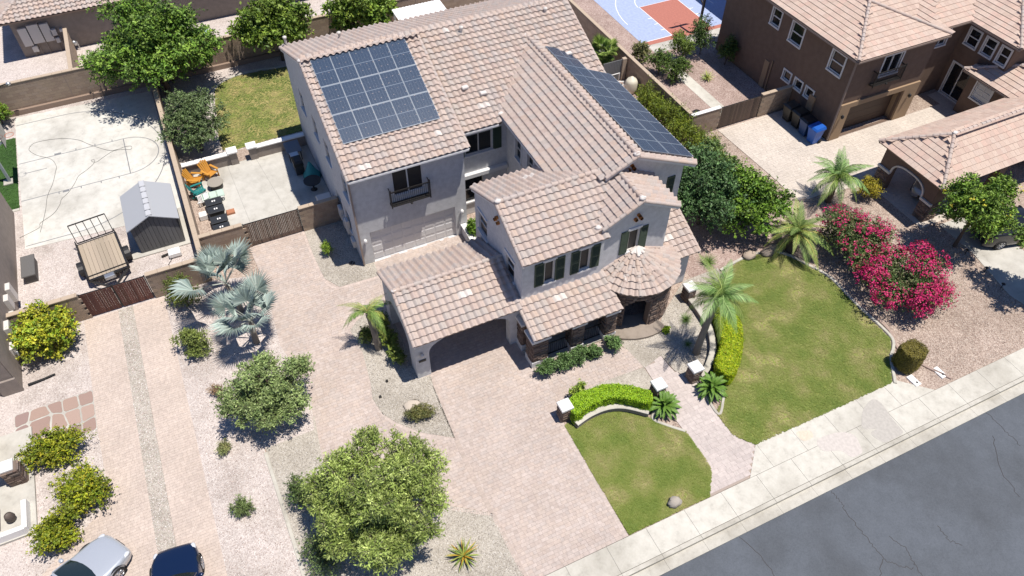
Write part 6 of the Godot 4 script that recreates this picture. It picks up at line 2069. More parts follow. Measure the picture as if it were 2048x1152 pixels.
	var dt := [frond_mesh(2.2, 1.0, 1.6, .46, 50, [G.call(0.054, 0.112, 0.018), G.call(0.117, 0.190, 0.040), G.call(0.216, 0.291, 0.080)], 15, G.call(0.270, 0.336, 0.100), .2), frond_mesh(2.0, .8, 1.9, .42, 46, [G.call(0.153, 0.224, 0.030), G.call(0.315, 0.381, 0.100)], 16, G.call(0.400, 0.360, 0.100), .25)]
	palm("date_palm", "stout date palm with arching fronds at the lawn's upper kerb", Vector3(21.3, 0, 8.6), 1.15, Vector3.ZERO, .26, "frond", dt, [[7, -.15], [7, .35], [5, .85], [3, 1.2]], 431, M.bark)
	var fp := [fan_mesh(.55, .62, 24, [G.call(0.090, 0.168, 0.025), G.call(0.180, 0.291, 0.050), G.call(0.270, 0.370, 0.090)], 21), fan_mesh(.7, .6, 22, [G.call(0.117, 0.190, 0.030), G.call(0.270, 0.347, 0.080)], 22)]
	palm("fan_palm", "green fan palm between the tiled roof and the boundary wall", Vector3(20.6, 0, -10.9), 1.5, Vector3.ZERO, .16, "fan_leaf", fp, [[9, -.25], [9, .2], [8, .65], [5, 1.1]], 437, M.bark)
	# cycads, agaves and grasses
	var cy := [frond_mesh(.85, .5, .62, .16, 38, [G.call(0.045, 0.118, 0.010), G.call(0.099, 0.207, 0.022), G.call(0.171, 0.291, 0.050)], 31, G.call(0.162, 0.246, 0.050), .1), frond_mesh(.8, .3, .45, .15, 36, [G.call(0.054, 0.129, 0.012), G.call(0.126, 0.235, 0.030)], 32, G.call(0.162, 0.246, 0.050), .1)]
	for q in [["dark green cycad rosette beside the stamped path and lime hedge", 9.45, 14.3], ["dark green cycad at the end of the yellow-lime hedge", 11.95, 14.4]]:
		var th := thing("cycad", q[0], "cycad", Vector3(q[1], 0, q[2]), "cycads flanking the path")
		var b := MB.new()
		b.ball(Vector3(q[1], .12, q[2]), Vector3(.14, .2, .14), 9, .3)
		obj("stem", b, M.bark, th)
		rosette(th, "frond", cy, Vector3(q[1], .26, q[2]), [[14, .0], [12, .35], [8, .75], [4, 1.15]], 441 + int(q[1]), .12)
	var yc := [blade_mesh(.72, .075, -.06, G.call(0.198, 0.269, 0.050), G.call(0.500, 0.420, 0.100), .6), blade_mesh(.75, .07, -.12, G.call(0.420, 0.260, 0.030), G.call(0.550, 0.330, 0.050), .5), blade_mesh(.7, .07, .02, G.call(0.126, 0.213, 0.050), G.call(0.360, 0.426, 0.100), .7)]
	var yu := thing("yucca", "yellow and orange striped yucca rosette in front grey gravel", "agave", Vector3(-1.35, 0, 16.75))
	rosette(yu, "blade", yc, Vector3(-1.35, .14, 16.75), [[14, .05], [13, .35], [11, .7], [7, 1.1]], 451, .12)
	var ag := [blade_mesh(.62, .08, -.05, G.call(0.270, 0.358, 0.080), G.call(0.600, 0.550, 0.200), .8), blade_mesh(.6, .07, 0, G.call(0.180, 0.280, 0.060), G.call(0.550, 0.500, 0.180), .8)]
	var av := thing("agave", "pale yellow-striped agave beside the straight concrete path", "agave", Vector3(26.8, 0, -7.0))
	rosette(av, "blade", ag, Vector3(26.8, .1, -7.0), [[12, .1], [11, .45], [8, .85], [4, 1.2]], 453, .12)
	var gb := [blade_mesh(.5, .02, -.12, G.call(0.090, 0.179, 0.030), G.call(0.180, 0.280, 0.060), .5), blade_mesh(.46, .018, -.05, G.call(0.144, 0.235, 0.050), G.call(0.225, 0.314, 0.080), .5)]
	for q in [["tufted green grass plant near the white planter block", 13.3, 10.4, 1.0], ["smaller tufted grass plant next to the tall palm's trunk", 12.5, 11.75, .75], ["bushy grass plant by the house's right front corner", 16.6, 7.6, 1.3]]:
		var th := thing("grass_plant", q[0], "plant", Vector3(q[1], 0, q[2]), "tufted plants beside the entry")
		var m: float = q[3]
		rosette(th, "blade", gb, Vector3(q[1], .05, q[2]), [[int(30 * m), .35], [int(30 * m), .75], [int(20 * m), 1.15]], 455 + int(q[1]), .25)
		for c in th.get_children():
			c.scale *= m
	shrub("small_plant", "tiny bright lime plant in the entry gravel", Vector3(12.05, 0, 10.55), Vector3(.25, .18, .25), 5, 700, .08, .05, [G.call(0.180, 0.302, 0.010), G.call(0.324, 0.448, 0.020)], 461)

# ---------------------------------------------------------------- cars, furniture, yard things
func loft(b: MB, rings: Array) -> void: # smooth skin through rings of equal size
	var m: int = rings.size()
	var k: int = rings[0].size()
	var b0 := b.v.size()
	for i in m:
		for j in k:
			var du: Vector3 = rings[mini(i + 1, m - 1)][j] - rings[maxi(i - 1, 0)][j]
			var dv: Vector3 = rings[i][mini(j + 1, k - 1)] - rings[i][maxi(j - 1, 0)]
			b.vtx(rings[i][j], du.cross(dv).normalized())
	var i0 := b.ix.size()
	for i in m - 1:
		for j in k - 1:
			var a := b0 + i * k + j
			b.ix.append_array([a, a + 1, a + k + 1, a, a + k + 1, a + k])
	b.turn_out(i0)

func car(called: String, label: String, at: Vector3, yaw: float, c: Color, suv := 0.0) -> void:
	var th := thing(called, label, "car", at, "", false)
	th.rotation.y = yaw
	var pm := mat(Color(c.r, c.g, c.b).linear_to_srgb(), .28, null, 1.0, false, .35)
	pm.clearcoat_enabled = true
	pm.clearcoat = .8
	pm.clearcoat_roughness = .08
	var st := [[2.27, .50, .52], [2.22, .60, .66], [2.05, .68, .78], [1.7, .755, .87], [1.2, .82, .9], [.85, .885, .905], [.3, .93, .91], [-.6, .95, .91], [-1.4, .96, .9], [-1.85, .95, .87], [-2.15, .87, .78], [-2.27, .66, .66], [-2.3, .5, .6]]
	var rings := []
	for q in st:
		var y: float = q[1] + suv * .18 * float(q[0] < 2.1)
		var w: float = q[2]
		var ring := PackedVector3Array()
		for p in [[-.86, .18], [-.97, .26], [-1.0, .45 * 1.0], [-.985, maxf(y - .13, .42)], [-.92, y - .045], [-.8, y - .008], [-.45, y + .018], [0, y + .03], [.45, y + .018], [.8, y - .008], [.92, y - .045], [.985, maxf(y - .13, .42)], [1.0, .45], [.97, .26], [.86, .18]]:
			ring.append(Vector3(q[0], p[1], p[0] * w))
		rings.append(ring)
	var b := MB.new()
	loft(b, rings)
	for e in [0, rings.size() - 1]:
		for j in range(1, 13):
			if e == 0:
				b.tri(Vector3(2.29, .4, 0), rings[e][j + 1], rings[e][j])
			else:
				b.tri(Vector3(-2.32, .4, 0), rings[e][j], rings[e][j + 1])
	obj("body", b, pm, th)
	# cabin: roof panel, pillars and panes
	var yb := .905 + suv * .18
	var yt := 1.38 + suv * .25
	var xf := .98
	var xr := -1.75 - suv * .35
	var rf := .12
	var rr := -1.05 - suv * .75
	var P := func(x, y, z): return Vector3(x, y, z)
	var roof_rings := []
	for x in [rf + .04, rf - .25, (rf + rr) * .5, rr + .25, rr - .04]:
		var ring := PackedVector3Array()
		var dy: float = .05 * (1.0 - pow((x - (rf + rr) * .5) / (rf - rr) * 2.0, 2.0))
		for z in [-.62, -.56, -.3, 0, .3, .56, .62]:
			ring.append(Vector3(x, yt + dy - .06 * pow(absf(z) / .6, 3.0), z))
		roof_rings.append(ring)
	var rb := MB.new()
	loft(rb, roof_rings)
	obj("roof", rb, pm, th)
	var gm := mat(lin(.012, .022, .024), .04)
	gm.metallic_specular = .7
	var wrings := []
	for i in 5:
		var t := i / 4.0
		var ring := PackedVector3Array()
		for j in 7:
			var u := lerpf(-1, 1, j / 6.0)
			ring.append(Vector3(lerpf(xf, rf, t) - .16 * u * u * (1 - t * .5), lerpf(yb - .02, yt - .03, t) + .03 * sin(PI * t), u * lerpf(.76, .57, t)))
		wrings.append(ring)
	var ws := MB.new()
	loft(ws, wrings)
	obj("windscreen", ws, gm, th)
	var rw := MB.new()
	rw.quad(P.call(xr, yb, .7), P.call(rr, yt - .03, .55), P.call(rr, yt - .03, -.55), P.call(xr, yb, -.7))
	obj("rear_window", rw, gm, th)
	for s in [-1.0, 1.0]:
		var sw := MB.new()
		sw.quad(P.call(xf - .28, yb, s * .79), P.call(xr + .1, yb, s * .76), P.call(rr + .02, yt - .06, s * .6), P.call(rf, yt - .06, s * .6))
		obj("side_window", sw, gm, th)
		for q in [[xf - .2, yb - .02, .8, rf + .02, yt - .04, .61], [-.35, yb - .02, .8, -.4, yt - .04, .62], [xr + .02, yb - .02, .74, rr - .02, yt - .04, .6]]:
			var pl := MB.new()
			pl.bar(P.call(q[0], q[1], s * q[2]), P.call(q[3], q[4], s * q[5]), .05, .07)
			obj("pillar", pl, pm, th)
		var mr := MB.new()
		mr.ball(P.call(.62, yb + .06, s * .99), Vector3(.09, .07, .11), 10)
		obj("mirror", mr, pm, th)
		var hl := MB.new()
		hl.ball(P.call(2.0, .60, s * .68), Vector3(.2, .07, .11), 10)
		obj("headlight", hl, mat(lin(.55, .57, .6), .08), th)
		var tl := MB.new()
		tl.ball(P.call(-2.18, .72, s * .6), Vector3(.1, .07, .14), 8)
		obj("tail_light", tl, mat(lin(.25, .01, .01), .15), th)
		for x in [1.38, -1.4]:
			var wh := MB.new()
			var bs := Basis(Vector3.RIGHT, PI * .5 * s)
			wh.lathe(P.call(x, .33, s * .78), PackedVector2Array([Vector2(.2, -.1), Vector2(.31, -.1), Vector2(.335, -.06), Vector2(.335, .08), Vector2(.31, .125), Vector2(.225, .13)]), 24, bs)
			var w := obj("wheel", wh, M.rubber, th)
			var rm := MB.new()
			rm.lathe(P.call(x, .33, s * .78), PackedVector2Array([Vector2(.235, .12), Vector2(.225, .135), Vector2(.2, .06)]), 24, bs)
			for k in 7:
				var a := TAU * k / 7.0
				rm.bar(P.call(x, .33, s * .9), P.call(x + cos(a) * .22, .33 + sin(a) * .22, s * .895), .05, .03)
			rm.ball(P.call(x, .33, s * .9), Vector3(.05, .05, .02), 8)
			obj("rim", rm, M.rim, w)
			var well := MB.new()
			well.lathe(P.call(x, .36, s * .6), PackedVector2Array([Vector2(0, .0), Vector2(.385, .0), Vector2(.385, .29 * 1.0)]), 24, bs)
			obj("wheel_arch", well, M.rubber, w)
	var gr := MB.new()
	gr.bevel(P.call(2.28, .42, 0), Vector3(.5, .04, .14), .02, Basis(Vector3(0, 0, 1), Vector3(1, 0, 0), Vector3(0, 1, 0)))
	obj("grille", gr, M.iron, th)

func adirondack(label: String, at: Vector3, yaw: float, c: Color) -> void:
	var th := thing("garden_chair", label, "chair", at, "slatted garden chairs round the fire table", false)
	th.rotation.y = yaw
	var put := func(called: String, o: Vector3, s: Vector3, bs: Basis):
		var b := MB.new()
		b.col = c
		b.bevel(o, s, .006, bs)
		obj(called, b, M.wood, th)
	for i in 5: # back slats fan out
		put.call("back_slat", Vector3(-.38 - .0, .62 - .02 * absi(i - 2), (i - 2) * .115), Vector3(.03, .82 - .06 * absi(i - 2), .1), Basis(Vector3(0, 0, 1), .45) * Basis(Vector3.RIGHT, (i - 2) * .05))
	for i in 6:
		put.call("seat_slat", Vector3(.28 - i * .1, .34 - i * .022, 0), Vector3(.09, .025, .52), Basis(Vector3(0, 0, 1), .2))
	for s in [-1.0, 1.0]:
		put.call("arm", Vector3(.02, .55, s * .34), Vector3(.68, .025, .13), Basis.IDENTITY)
		put.call("leg", Vector3(.3, .27, s * .31), Vector3(.09, .54, .03), Basis.IDENTITY)
		put.call("leg", Vector3(-.3, .25, s * .31), Vector3(.09, .5, .03), Basis(Vector3(0, 0, 1), .2))
		put.call("side_rail", Vector3(-.08, .26, s * .27), Vector3(.8, .1, .03), Basis(Vector3(0, 0, 1), .22))

func things() -> void:
	car("silver_car", "silver car parked on the pavers beside the lantana bushes", Vector3(-15.15, 0, 12.0), .607, Color(.50, .53, .57))
	car("blue_car", "dark blue car nosing up the paved drive beside the gravel strip", Vector3(-11.6, 0, 14.1), 1.466, Color(.006, .018, .06))
	car("black_car", "black car on the concrete walk under the kerbside tree", Vector3(33.1, 0, 12.9), -.25, Color(.012, .012, .013), 1.0)
	car("pale_car", "pale car parked in the shade under the porte-cochere", Vector3(32.6, 0, 8.1), PI + .3, Color(.36, .36, .36), 1.0)
	# shed
	var sh := thing("garden_shed", "grey plastic garden shed with pitched roof and vertical board front", "shed", Vector3(-9.38, 0, -7.1))
	var b := MB.new()
	b.span(Vector3(-11.0, -.05, -8.7), Vector3(-8.0, .05, -5.55))
	obj("base_slab", b, M.concrete2, sh)
	var grey_c := Color(.14, .14, .14)
	var pent := PackedVector2Array([Vector2(-10.52, .05), Vector2(-8.23, .05), Vector2(-8.23, 1.8), Vector2(-9.375, 2.32), Vector2(-10.52, 1.8)])
	b = MB.new()
	b.col = grey_c
	b.extrude(pent, Transform3D(Basis.IDENTITY, Vector3(0, 0, -8.55)), 2.72)
	obj("wall", b, M.wood, sh)
	for i in 11: # boards on the front
		b = MB.new()
		b.col = grey_c * (1.15 if i > 5 else .95) * (1.0 + .08 * sin(i * 5.0))
		var x0 := -10.5 + i * .2055
		var xm := x0 + .1
		b.bevel(Vector3(xm, .05 + (1.72 + .45 * (1 - absf(xm + 9.375) / 1.145)) * .5, -5.815), Vector3(.19, .03, 1.72 + .45 * (1 - absf(xm + 9.375) / 1.145)), .008, Basis(Vector3.RIGHT, PI * .5))
		obj("board", b, M.wood, sh)
	for s in [-1.0, 1.0]:
		b = MB.new()
		b.col = Color(.36, .37, .39)
		var e := Vector3(-9.375 + s * 1.32, 1.76, 0)
		var rd := Vector3(-9.375, 2.42, 0)
		for i in 6: # lapped roof panels
			var z0 := -8.75 + i * .51
			b.quad(e + Vector3(0, .0, z0 + .51), rd + Vector3(0, .0, z0 + .51), rd + Vector3(0, .02, z0), e + Vector3(0, .02, z0)) if s < 0 else b.quad(rd + Vector3(0, 0, z0 + .51), e + Vector3(0, 0, z0 + .51), e + Vector3(0, .02, z0), rd + Vector3(0, .02, z0))
			b.quad(e + Vector3(0, -.05, z0 + .51), rd + Vector3(0, -.05, z0 + .51), rd + Vector3(0, 0, z0 + .51), e + Vector3(0, 0, z0 + .51))
		b.quad(e + Vector3(0, -.06, -8.75), e + Vector3(0, -.06, -5.69), rd + Vector3(0, -.06, -5.69), rd + Vector3(0, -.06, -8.75))
		b.quad(e + Vector3(0, -.06, -5.69), e + Vector3(0, -.06, -8.75), e + Vector3(0, .02, -8.75), e + Vector3(0, .02, -5.69))
		obj("roof_panel", b, M.plastic, sh)
	b = MB.new()
	b.col = Color(.46, .47, .49)
	for i in 6:
		b.bevel(Vector3(-9.375, 2.43, -8.5 + i * .51), Vector3(.3, .06, .48 - .1 * (i % 2)), .03)
	obj("ridge_cap", b, M.plastic, sh)
	# flatbed trailer
	var tl := thing("flatbed_trailer", "black utility trailer with plank deck and raised ramp gate", "trailer", Vector3(-12.3, 0, -5.9), "", false)
	tl.rotation.y = .12
	b = MB.new()
	for s in [-1.0, 1.0]:
		b.bar(Vector3(s * .98, .5, -1.5), Vector3(s * .98, .5, 1.5), .08, .12)
		b.bar(Vector3(s * .98, .82, -1.5), Vector3(s * .98, .82, 1.5), .05, .05)
		for z in [-1.48, -.75, 0, .75, 1.48]:
			b.bar(Vector3(s * .98, .5, z), Vector3(s * .98, .82, z), .05, .05)
		b.bar(Vector3(s * .9, .42, 1.45), Vector3(0, .42, 2.5), .08, .1)
	for z in [-1.5, 1.5]:
		b.bar(Vector3(-.98, .5, z), Vector3(.98, .5, z), .08, .12)
	b.bar(Vector3(-.98, .82, 1.5), Vector3(.98, .82, 1.5), .05, .05)
	for z in [-1.0, -.3, .4, 1.1]:
		b.bar(Vector3(-.95, .43, z), Vector3(.95, .43, z), .06, .08)
	obj("frame", b, M.iron, tl)
	for i in 9:
		b = MB.new()
		b.col = Color(.40, .33, .25) * (1.0 + .1 * sin(i * 7.3))
		b.bevel(Vector3(-.84 + i * .21, .55, 0), Vector3(.2, .04, 2.9), .005)
		obj("plank", b, M.wood, tl)
	b = MB.new()
	for y in [.6, 1.75]:
		b.bar(Vector3(-.92, y, -1.58 - (y - .6) * .12), Vector3(.92, y, -1.58 - (y - .6) * .12), .05, .05)
	for i in 6:
		var x := -.92 + i * .368
		b.bar(Vector3(x, .6, -1.58), Vector3(x, 1.75, -1.72), .035 if i % 5 else .05, .035)
	obj("ramp_gate", b, M.iron, tl)
	for s in [-1.0, 1.0]:
		b = MB.new()
		b.lathe(Vector3(s * 1.18, .32, .25), PackedVector2Array([Vector2(0, -.1), Vector2(.29, -.1), Vector2(.32, -.05), Vector2(.32, .05), Vector2(.29, .1), Vector2(.15, .1), Vector2(0, .06)]), 20, Basis(Vector3(0, 0, 1), -PI * .5 * s))
		obj("wheel", b, M.rubber, tl)
		b = MB.new()
		for i in 8:
			var a0 := PI * i / 8.0
			var a1 := PI * (i + 1) / 8.0
			b.box(Vector3(s * 1.16, .32 + sin((a0 + a1) * .5) * .4, .25 + cos((a0 + a1) * .5) * .44), Vector3(.26, .015, .19), Basis(Vector3.RIGHT, PI * .5 - (a0 + a1) * .5) )
		obj("fender", b, M.iron, tl)
	b = MB.new()
	b.bevel(Vector3(.0, .62, 1.75), Vector3(.5, .2, .3), .03)
	obj("tool_box", b, M.steel, tl)
	# storage box by the pale wall
	var bx := thing("deck_box", "dark grey storage box standing by the pale house wall", "box", Vector3(-15.88, 0, -6.8))
	b = MB.new()
	b.span(Vector3(-16.15, .0, -7.55), Vector3(-15.6, .48, -6.05))
	obj("body", b, mat(lin(.09, .085, .08), .7, M.grey, .8), bx)
	b = MB.new()
	b.bevel(Vector3(-15.88, .52, -6.8), Vector3(.66, .09, 1.62), .03)
	obj("lid", b, mat(lin(.13, .125, .12), .7, M.grey, .8), bx)
	var pp := MB.new()
	pp.tube(PackedVector3Array([Vector3(-16.35, .06, .83), Vector3(-15.75, .05, .78), Vector3(-15.2, .04, .68)]), PackedFloat32Array([.06, .055, .05]), 8)
	tag(obj("drain_pipe", pp, M.rubber), "black drain pipe lying on pink gravel by the house corner", "pipe")
	var mach := thing("tile_saw", "white and grey machine with a cord on the gravel before the shed", "tool", Vector3(-8.9, 0, -5.0))
	b = MB.new()
	b.bevel(Vector3(-8.9, .2, -5.0), Vector3(.62, .25, .5), .04)
	obj("body", b, M.white, mach)
	b = MB.new()
	b.bar(Vector3(-9.6, .05, -5.1), Vector3(-9.1, .05, -5.2), .1, .08)
	obj("board", b, M.iron, mach)
	b = MB.new()
	b.tube(PackedVector3Array([Vector3(-9.1, .02, -4.8), Vector3(-9.35, .02, -4.4), Vector3(-9.2, .02, -4.0), Vector3(-8.9, .02, -3.9)]), PackedFloat32Array([.015, .015, .015, .015]), 5)
	obj("cord", b, M.rubber, mach)
	# hose trailing over the court
	var hp := PackedVector3Array()
	var hr := PackedFloat32Array()
	var hs := smooth_loop(xz([-15.35, -9.9, -15.2, -10.6, -14.98, -11.74, -14.82, -12.96, -14.48, -14.02, -14.25, -15.16, -14.19, -15.67, -14.43, -16.5, -15.15, -17.22, -15.54, -17.85, -15.58, -18.21, -15.27, -18.63, -14.49, -18.62, -13.66, -18.39, -12.8, -17.84, -12.19, -17.04, -11.21, -15.95, -10.68, -15.82, -10.24, -15.9, -9.89, -15.79, -9.95, -15.48, -10.33, -15.64, -10.92, -15.76, -11.5, -15.41, -11.95, -15.07, -12.18, -15.18, -12.25, -15.37, -12.07, -15.33, -12.13, -14.99, -12.58, -14.5, -13.05, -14.13, -13.29, -13.57, -13.68, -12.83, -14.11, -12.33, -14.22, -11.89, -14.6, -11.2, -15.3, -10.7, -15.4, -10.3, -16.4, -9.9]), 4, false)
	for q in hs:
		hp.append(Vector3(q.x, .014, q.y)); hr.append(.011)
	b = MB.new()
	b.tube(hp, hr, 5)
	tag(obj("garden_hose", b, mat(lin(.16, .16, .15), .6)), "thin dark hose looping across the white court slab", "hose")
	# hoops
	for q in [["basketball hoop on a grey pole at the turf's edge", Vector3(-16.7, 0, -15.2), 0.0], ["black basketball hoop standing on the blue and red court", Vector3(29.75, 0, -12.35), 1.0]]:
		var th := thing("basketball_hoop", q[0], "basketball hoop", q[1], "", false)
		th.rotation.y = 0.0 if q[2] == 0.0 else PI * .5
		var pm: Material = M.iron if q[2] > 0 else mat(lin(.3, .34, .36), .5)
		b = MB.new()
		b.bar(Vector3(0, 0, 0), Vector3(.0, 2.7, 0), .14, .14)
		b.bar(Vector3(0, 2.7, 0), Vector3(.9, 3.0, 0), .1, .1)
		b.bar(Vector3(0, 2.2, 0), Vector3(.9, 2.75, 0), .08, .08)
		obj("pole", b, pm, th)
		b = MB.new()
		b.bevel(Vector3(.95, 3.25, 0), Vector3(1.05, .04, 1.6), .01, Basis(Vector3(0, 0, 1), PI * .5))
		obj("backboard", b, mat(lin(.07, .075, .08), .2), th)
		b = MB.new()
		var rp := PackedVector3Array()
		var rr := PackedFloat32Array()
		for i in 17:
			rp.append(Vector3(1.25 + cos(TAU * i / 16.0) * .23, 3.0, sin(TAU * i / 16.0) * .23)); rr.append(.012)
		b.tube(rp, rr, 5, false)
		obj("rim", b, mat(lin(.5, .1, .02), .5), th)
		b = MB.new()
		b.bevel(Vector3(-.1, .05, 0), Vector3(.5, .1, .5), .02)
		obj("base", b, M.curb, th)
	# patio furniture
	adirondack("orange-yellow slatted garden chair at the lot wall corner", Vector3(-6.85, 0, -10.45), -.5, Color(.55, .26, .035))
	adirondack("orange-yellow slatted garden chair against the low patio wall", Vector3(-5.95, 0, -10.75), -1.0, Color(.57, .27, .04))
	adirondack("teal slatted garden chair beside the lot wall", Vector3(-6.85, 0, -9.35), .15, Color(.015, .20, .19))
	var ft := thing("fire_table", "round stone-topped fire table between the garden chairs", "table", Vector3(-5.85, 0, -9.65))
	b = MB.new()
	b.lathe(Vector3(-5.85, 0, -9.65), PackedVector2Array([Vector2(.0, .01), Vector2(.36, .01), Vector2(.4, .3), Vector2(.3, .36), Vector2(0, .36)]), 20)
	obj("base", b, M.iron, ft)
	b = MB.new()
	b.lathe(Vector3(-5.85, .36, -9.65), PackedVector2Array([Vector2(0, 0), Vector2(.44, 0), Vector2(.46, .03), Vector2(.44, .08), Vector2(0, .08)]), 24)
	obj("top", b, mat(lin(.33, .30, .25), .8, M.grey, .5), ft)
	var lo := thing("sun_lounger", "white strapped lounger with pale green cushions beside the totes", "lounger", Vector3(-6.5, 0, -8.6))
	b = MB.new()
	for i in 9:
		b.bar(Vector3(-7.0 + i * .07, .32 + .02 * i, -8.95), Vector3(-7.0 + i * .07, .32 + .02 * i, -8.3), .03, .02)
	for z in [-8.95, -8.3]:
		b.bar(Vector3(-7.1, .3, z), Vector3(-5.6, .3, z), .05, .05)
		for x in [-7.0, -5.7]:
			b.bar(Vector3(x, 0, z), Vector3(x, .3, z), .05, .05)
	obj("frame", b, M.white, lo)
	for i in 3:
		b = MB.new()
		b.bevel(Vector3(-6.6 + i * .42, .36, -8.62), Vector3(.4, .1, .6), .04)
		obj("cushion", b, mat(lin(.45, .56, .48), .9), lo)
	for i in 4:
		var z: float = [-7.85, -7.15, -6.4, -5.68][i]
		var y: float = [.12, .12, .0, .0][i]
		var tt := thing("storage_tote", ["black storage tote next to the pale lounger", "black lidded tote second from the lounger", "black lidded tote third from the lounger", "black lidded tote against the gate wall"][i], "tote", Vector3(-6.25, y, z), "black storage totes on the patio")
		b = MB.new()
		b.hull([Vector3(-6.6, y, z + .22), Vector3(-5.9, y, z + .22), Vector3(-5.9, y, z - .22), Vector3(-6.6, y, z - .22), Vector3(-6.68, y + .36, z + .27), Vector3(-5.82, y + .36, z + .27), Vector3(-5.82, y + .36, z - .27), Vector3(-6.68, y + .36, z - .27)])
		obj("body", b, mat(lin(.02, .021, .023), .45), tt)
		b = MB.new()
		b.bevel(Vector3(-6.25, y + .39, z), Vector3(.92, .06, .6), .025)
		for k in 3:
			b.bevel(Vector3(-6.5 + k * .25, y + .425, z), Vector3(.16, .02, .42), .008)
		obj("lid", b, mat(lin(.03, .032, .035), .4), tt)
		b = MB.new()
		for k in 2:
			b.box(Vector3(-6.3 + k * .12, y + .44, z + .02), Vector3(.07, .006, .12))
		obj("label", b, M.white, tt)
	b = MB.new()
	b.bevel(Vector3(-7.0, .17, -7.3), Vector3(.42, .34, .4), .05)
	tag(obj("cushion_pile", b, M.white), "white cushion beside the stacked black totes", "cushion")
	b = MB.new()
	b.bevel(Vector3(-5.55, .08, -7.1), Vector3(.45, .16, .35), .04)
	tag(obj("clay_tray", b, mat(lin(.4, .17, .09), .8)), "reddish tray on the patio beside the black totes", "tray")
	# in the shade of the side wall
	var gl := thing("barbecue_grill", "dark barbecue grill in the shade of the house wall", "grill", Vector3(-1.1, 0, -9.0))
	b = MB.new()
	b.bevel(Vector3(-1.1, .85, -9.0), Vector3(.55, .3, .8), .1)
	obj("hood", b, M.iron, gl)
	b = MB.new()
	b.span(Vector3(-1.35, .1, -9.4), Vector3(-.85, .7, -8.6))
	obj("cabinet", b, M.dark_frame, gl)
	b = MB.new()
	b.bevel(Vector3(-1.1, .75, -9.75), Vector3(.5, .04, .5), .01)
	obj("side_shelf", b, M.steel, gl)
	var ct := thing("covered_table", "long bench table under a grey cover beside the low wall", "table", Vector3(-1.0, 0, -10.6))
	b = MB.new()
	b.bevel(Vector3(-1.0, .7, -10.6), Vector3(.9, .06, 1.2), .02)
	obj("top", b, mat(lin(.16, .17, .19), .6), ct)
	for q in [[-1.35, -11.1], [-.65, -11.1], [-1.35, -10.1], [-.65, -10.1]]:
		b = MB.new()
		b.bar(Vector3(q[0], 0, q[1]), Vector3(q[0], .68, q[1]), .05, .05)
		obj("leg", b, M.iron, ct)
	b = MB.new()
	b.lathe(Vector3(-.55, 0, -8.2), PackedVector2Array([Vector2(0, 0), Vector2(.55, 0), Vector2(.5, .25), Vector2(.28, .6), Vector2(.12, 1.0), Vector2(.04, 1.15), Vector2(0, 1.15)]), 7)
	tag(obj("folded_umbrella", b, mat(lin(.03, .23, .24), .8)), "folded teal cloth umbrella leaning by the shaded wall", "umbrella")
	var rt := thing("round_table", "round dark table in the deepest shade by the house", "table", Vector3(-.75, 0, -7.1))
	b = MB.new()
	b.lathe(Vector3(-.75, 0, -7.1), PackedVector2Array([Vector2(.2, 0), Vector2(.05, .05), Vector2(.05, .62), Vector2(.5, .64), Vector2(.5, .68), Vector2(0, .68)]), 18)
	obj("pedestal", b, M.iron, rt)
	b = MB.new()
	b.bevel(Vector3(-.55, .4, -5.2), Vector3(.8, .8, .8), .04)
	tag(obj("air_conditioner", b, M.frame), "pale air conditioning unit in the shade behind the gate wall", "air conditioner")
	# bins
	for i in 4:
		var p := Vector3([28.8, 28.85, 28.75, 28.7][i], 0, [-.9, -.1, .75, 1.6][i])
		var col: Color = [Color(.03, .028, .025), Color(.015, .016, .016), Color(.012, .05, .16), Color(.015, .10, .42)][i]
		var th := thing("wheeled_bin", ["dark brown wheeled bin farthest from the garage corner", "black wheeled bin beside the brown bin", "dark blue wheeled bin with a black lid", "bright blue wheeled bin with a blue lid"][i], "bin", p, "wheeled bins along the brown wall", false)
		th.rotation.y = .1 * sin(i * 3.0)
		th.scale = Vector3.ONE * 1.15
		b = MB.new()
		b.hull([Vector3(-.22, .06, .22), Vector3(.22, .06, .22), Vector3(.22, .06, -.22), Vector3(-.22, .06, -.22), Vector3(-.32, .95, .3), Vector3(.32, .95, .3), Vector3(.32, .95, -.3), Vector3(-.32, .95, -.3)])
		b.bevel(Vector3(0, .93, 0), Vector3(.7, .06, .66), .02)
		obj("body", b, mat(col.linear_to_srgb(), .45), th)
		b = MB.new()
		b.hull([Vector3(-.36, .96, .33), Vector3(.36, .96, .33), Vector3(.36, .96, -.33), Vector3(-.36, .96, -.33), Vector3(-.28, 1.05, .27), Vector3(.3, 1.1, .27), Vector3(.3, 1.1, -.27), Vector3(-.28, 1.05, -.27)])
		obj("lid", b, mat((col if i != 2 else Color(.014, .015, .017)).linear_to_srgb(), .35), th)
		for s in [-1.0, 1.0]:
			b = MB.new()
			b.lathe(Vector3(.26, .12, s * .25), PackedVector2Array([Vector2(0, -.03), Vector2(.12, -.03), Vector2(.12, .03), Vector2(0, .03)]), 14, Basis(Vector3.RIGHT, PI * .5))
			obj("wheel", b, M.rubber, th)
		b = MB.new()
		b.bar(Vector3(.4, .98, -.25), Vector3(.4, .98, .25), .03, .03)
		obj("handle", b, M.rubber, th)
	# pool equipment
	var pe := thing("pool_filter", "cream pool filter tank by the boundary wall", "pool filter", Vector3(21.2, 0, -7.9))
	b = MB.new()
	b.lathe(Vector3(21.2, 0, -7.9), PackedVector2Array([Vector2(.3, 0), Vector2(.36, .2), Vector2(.42, .3), Vector2(.42, .8), Vector2(.3, 1.0), Vector2(.12, 1.08), Vector2(.1, 1.16), Vector2(0, 1.16)]), 20)
	obj("tank", b, mat(lin(.66, .62, .5), .45), pe)
	var pi := thing("pool_pipework", "white pool pipes and pump next to the cream tank", "pump", Vector3(20.5, 0, -8.6))
	b = MB.new()
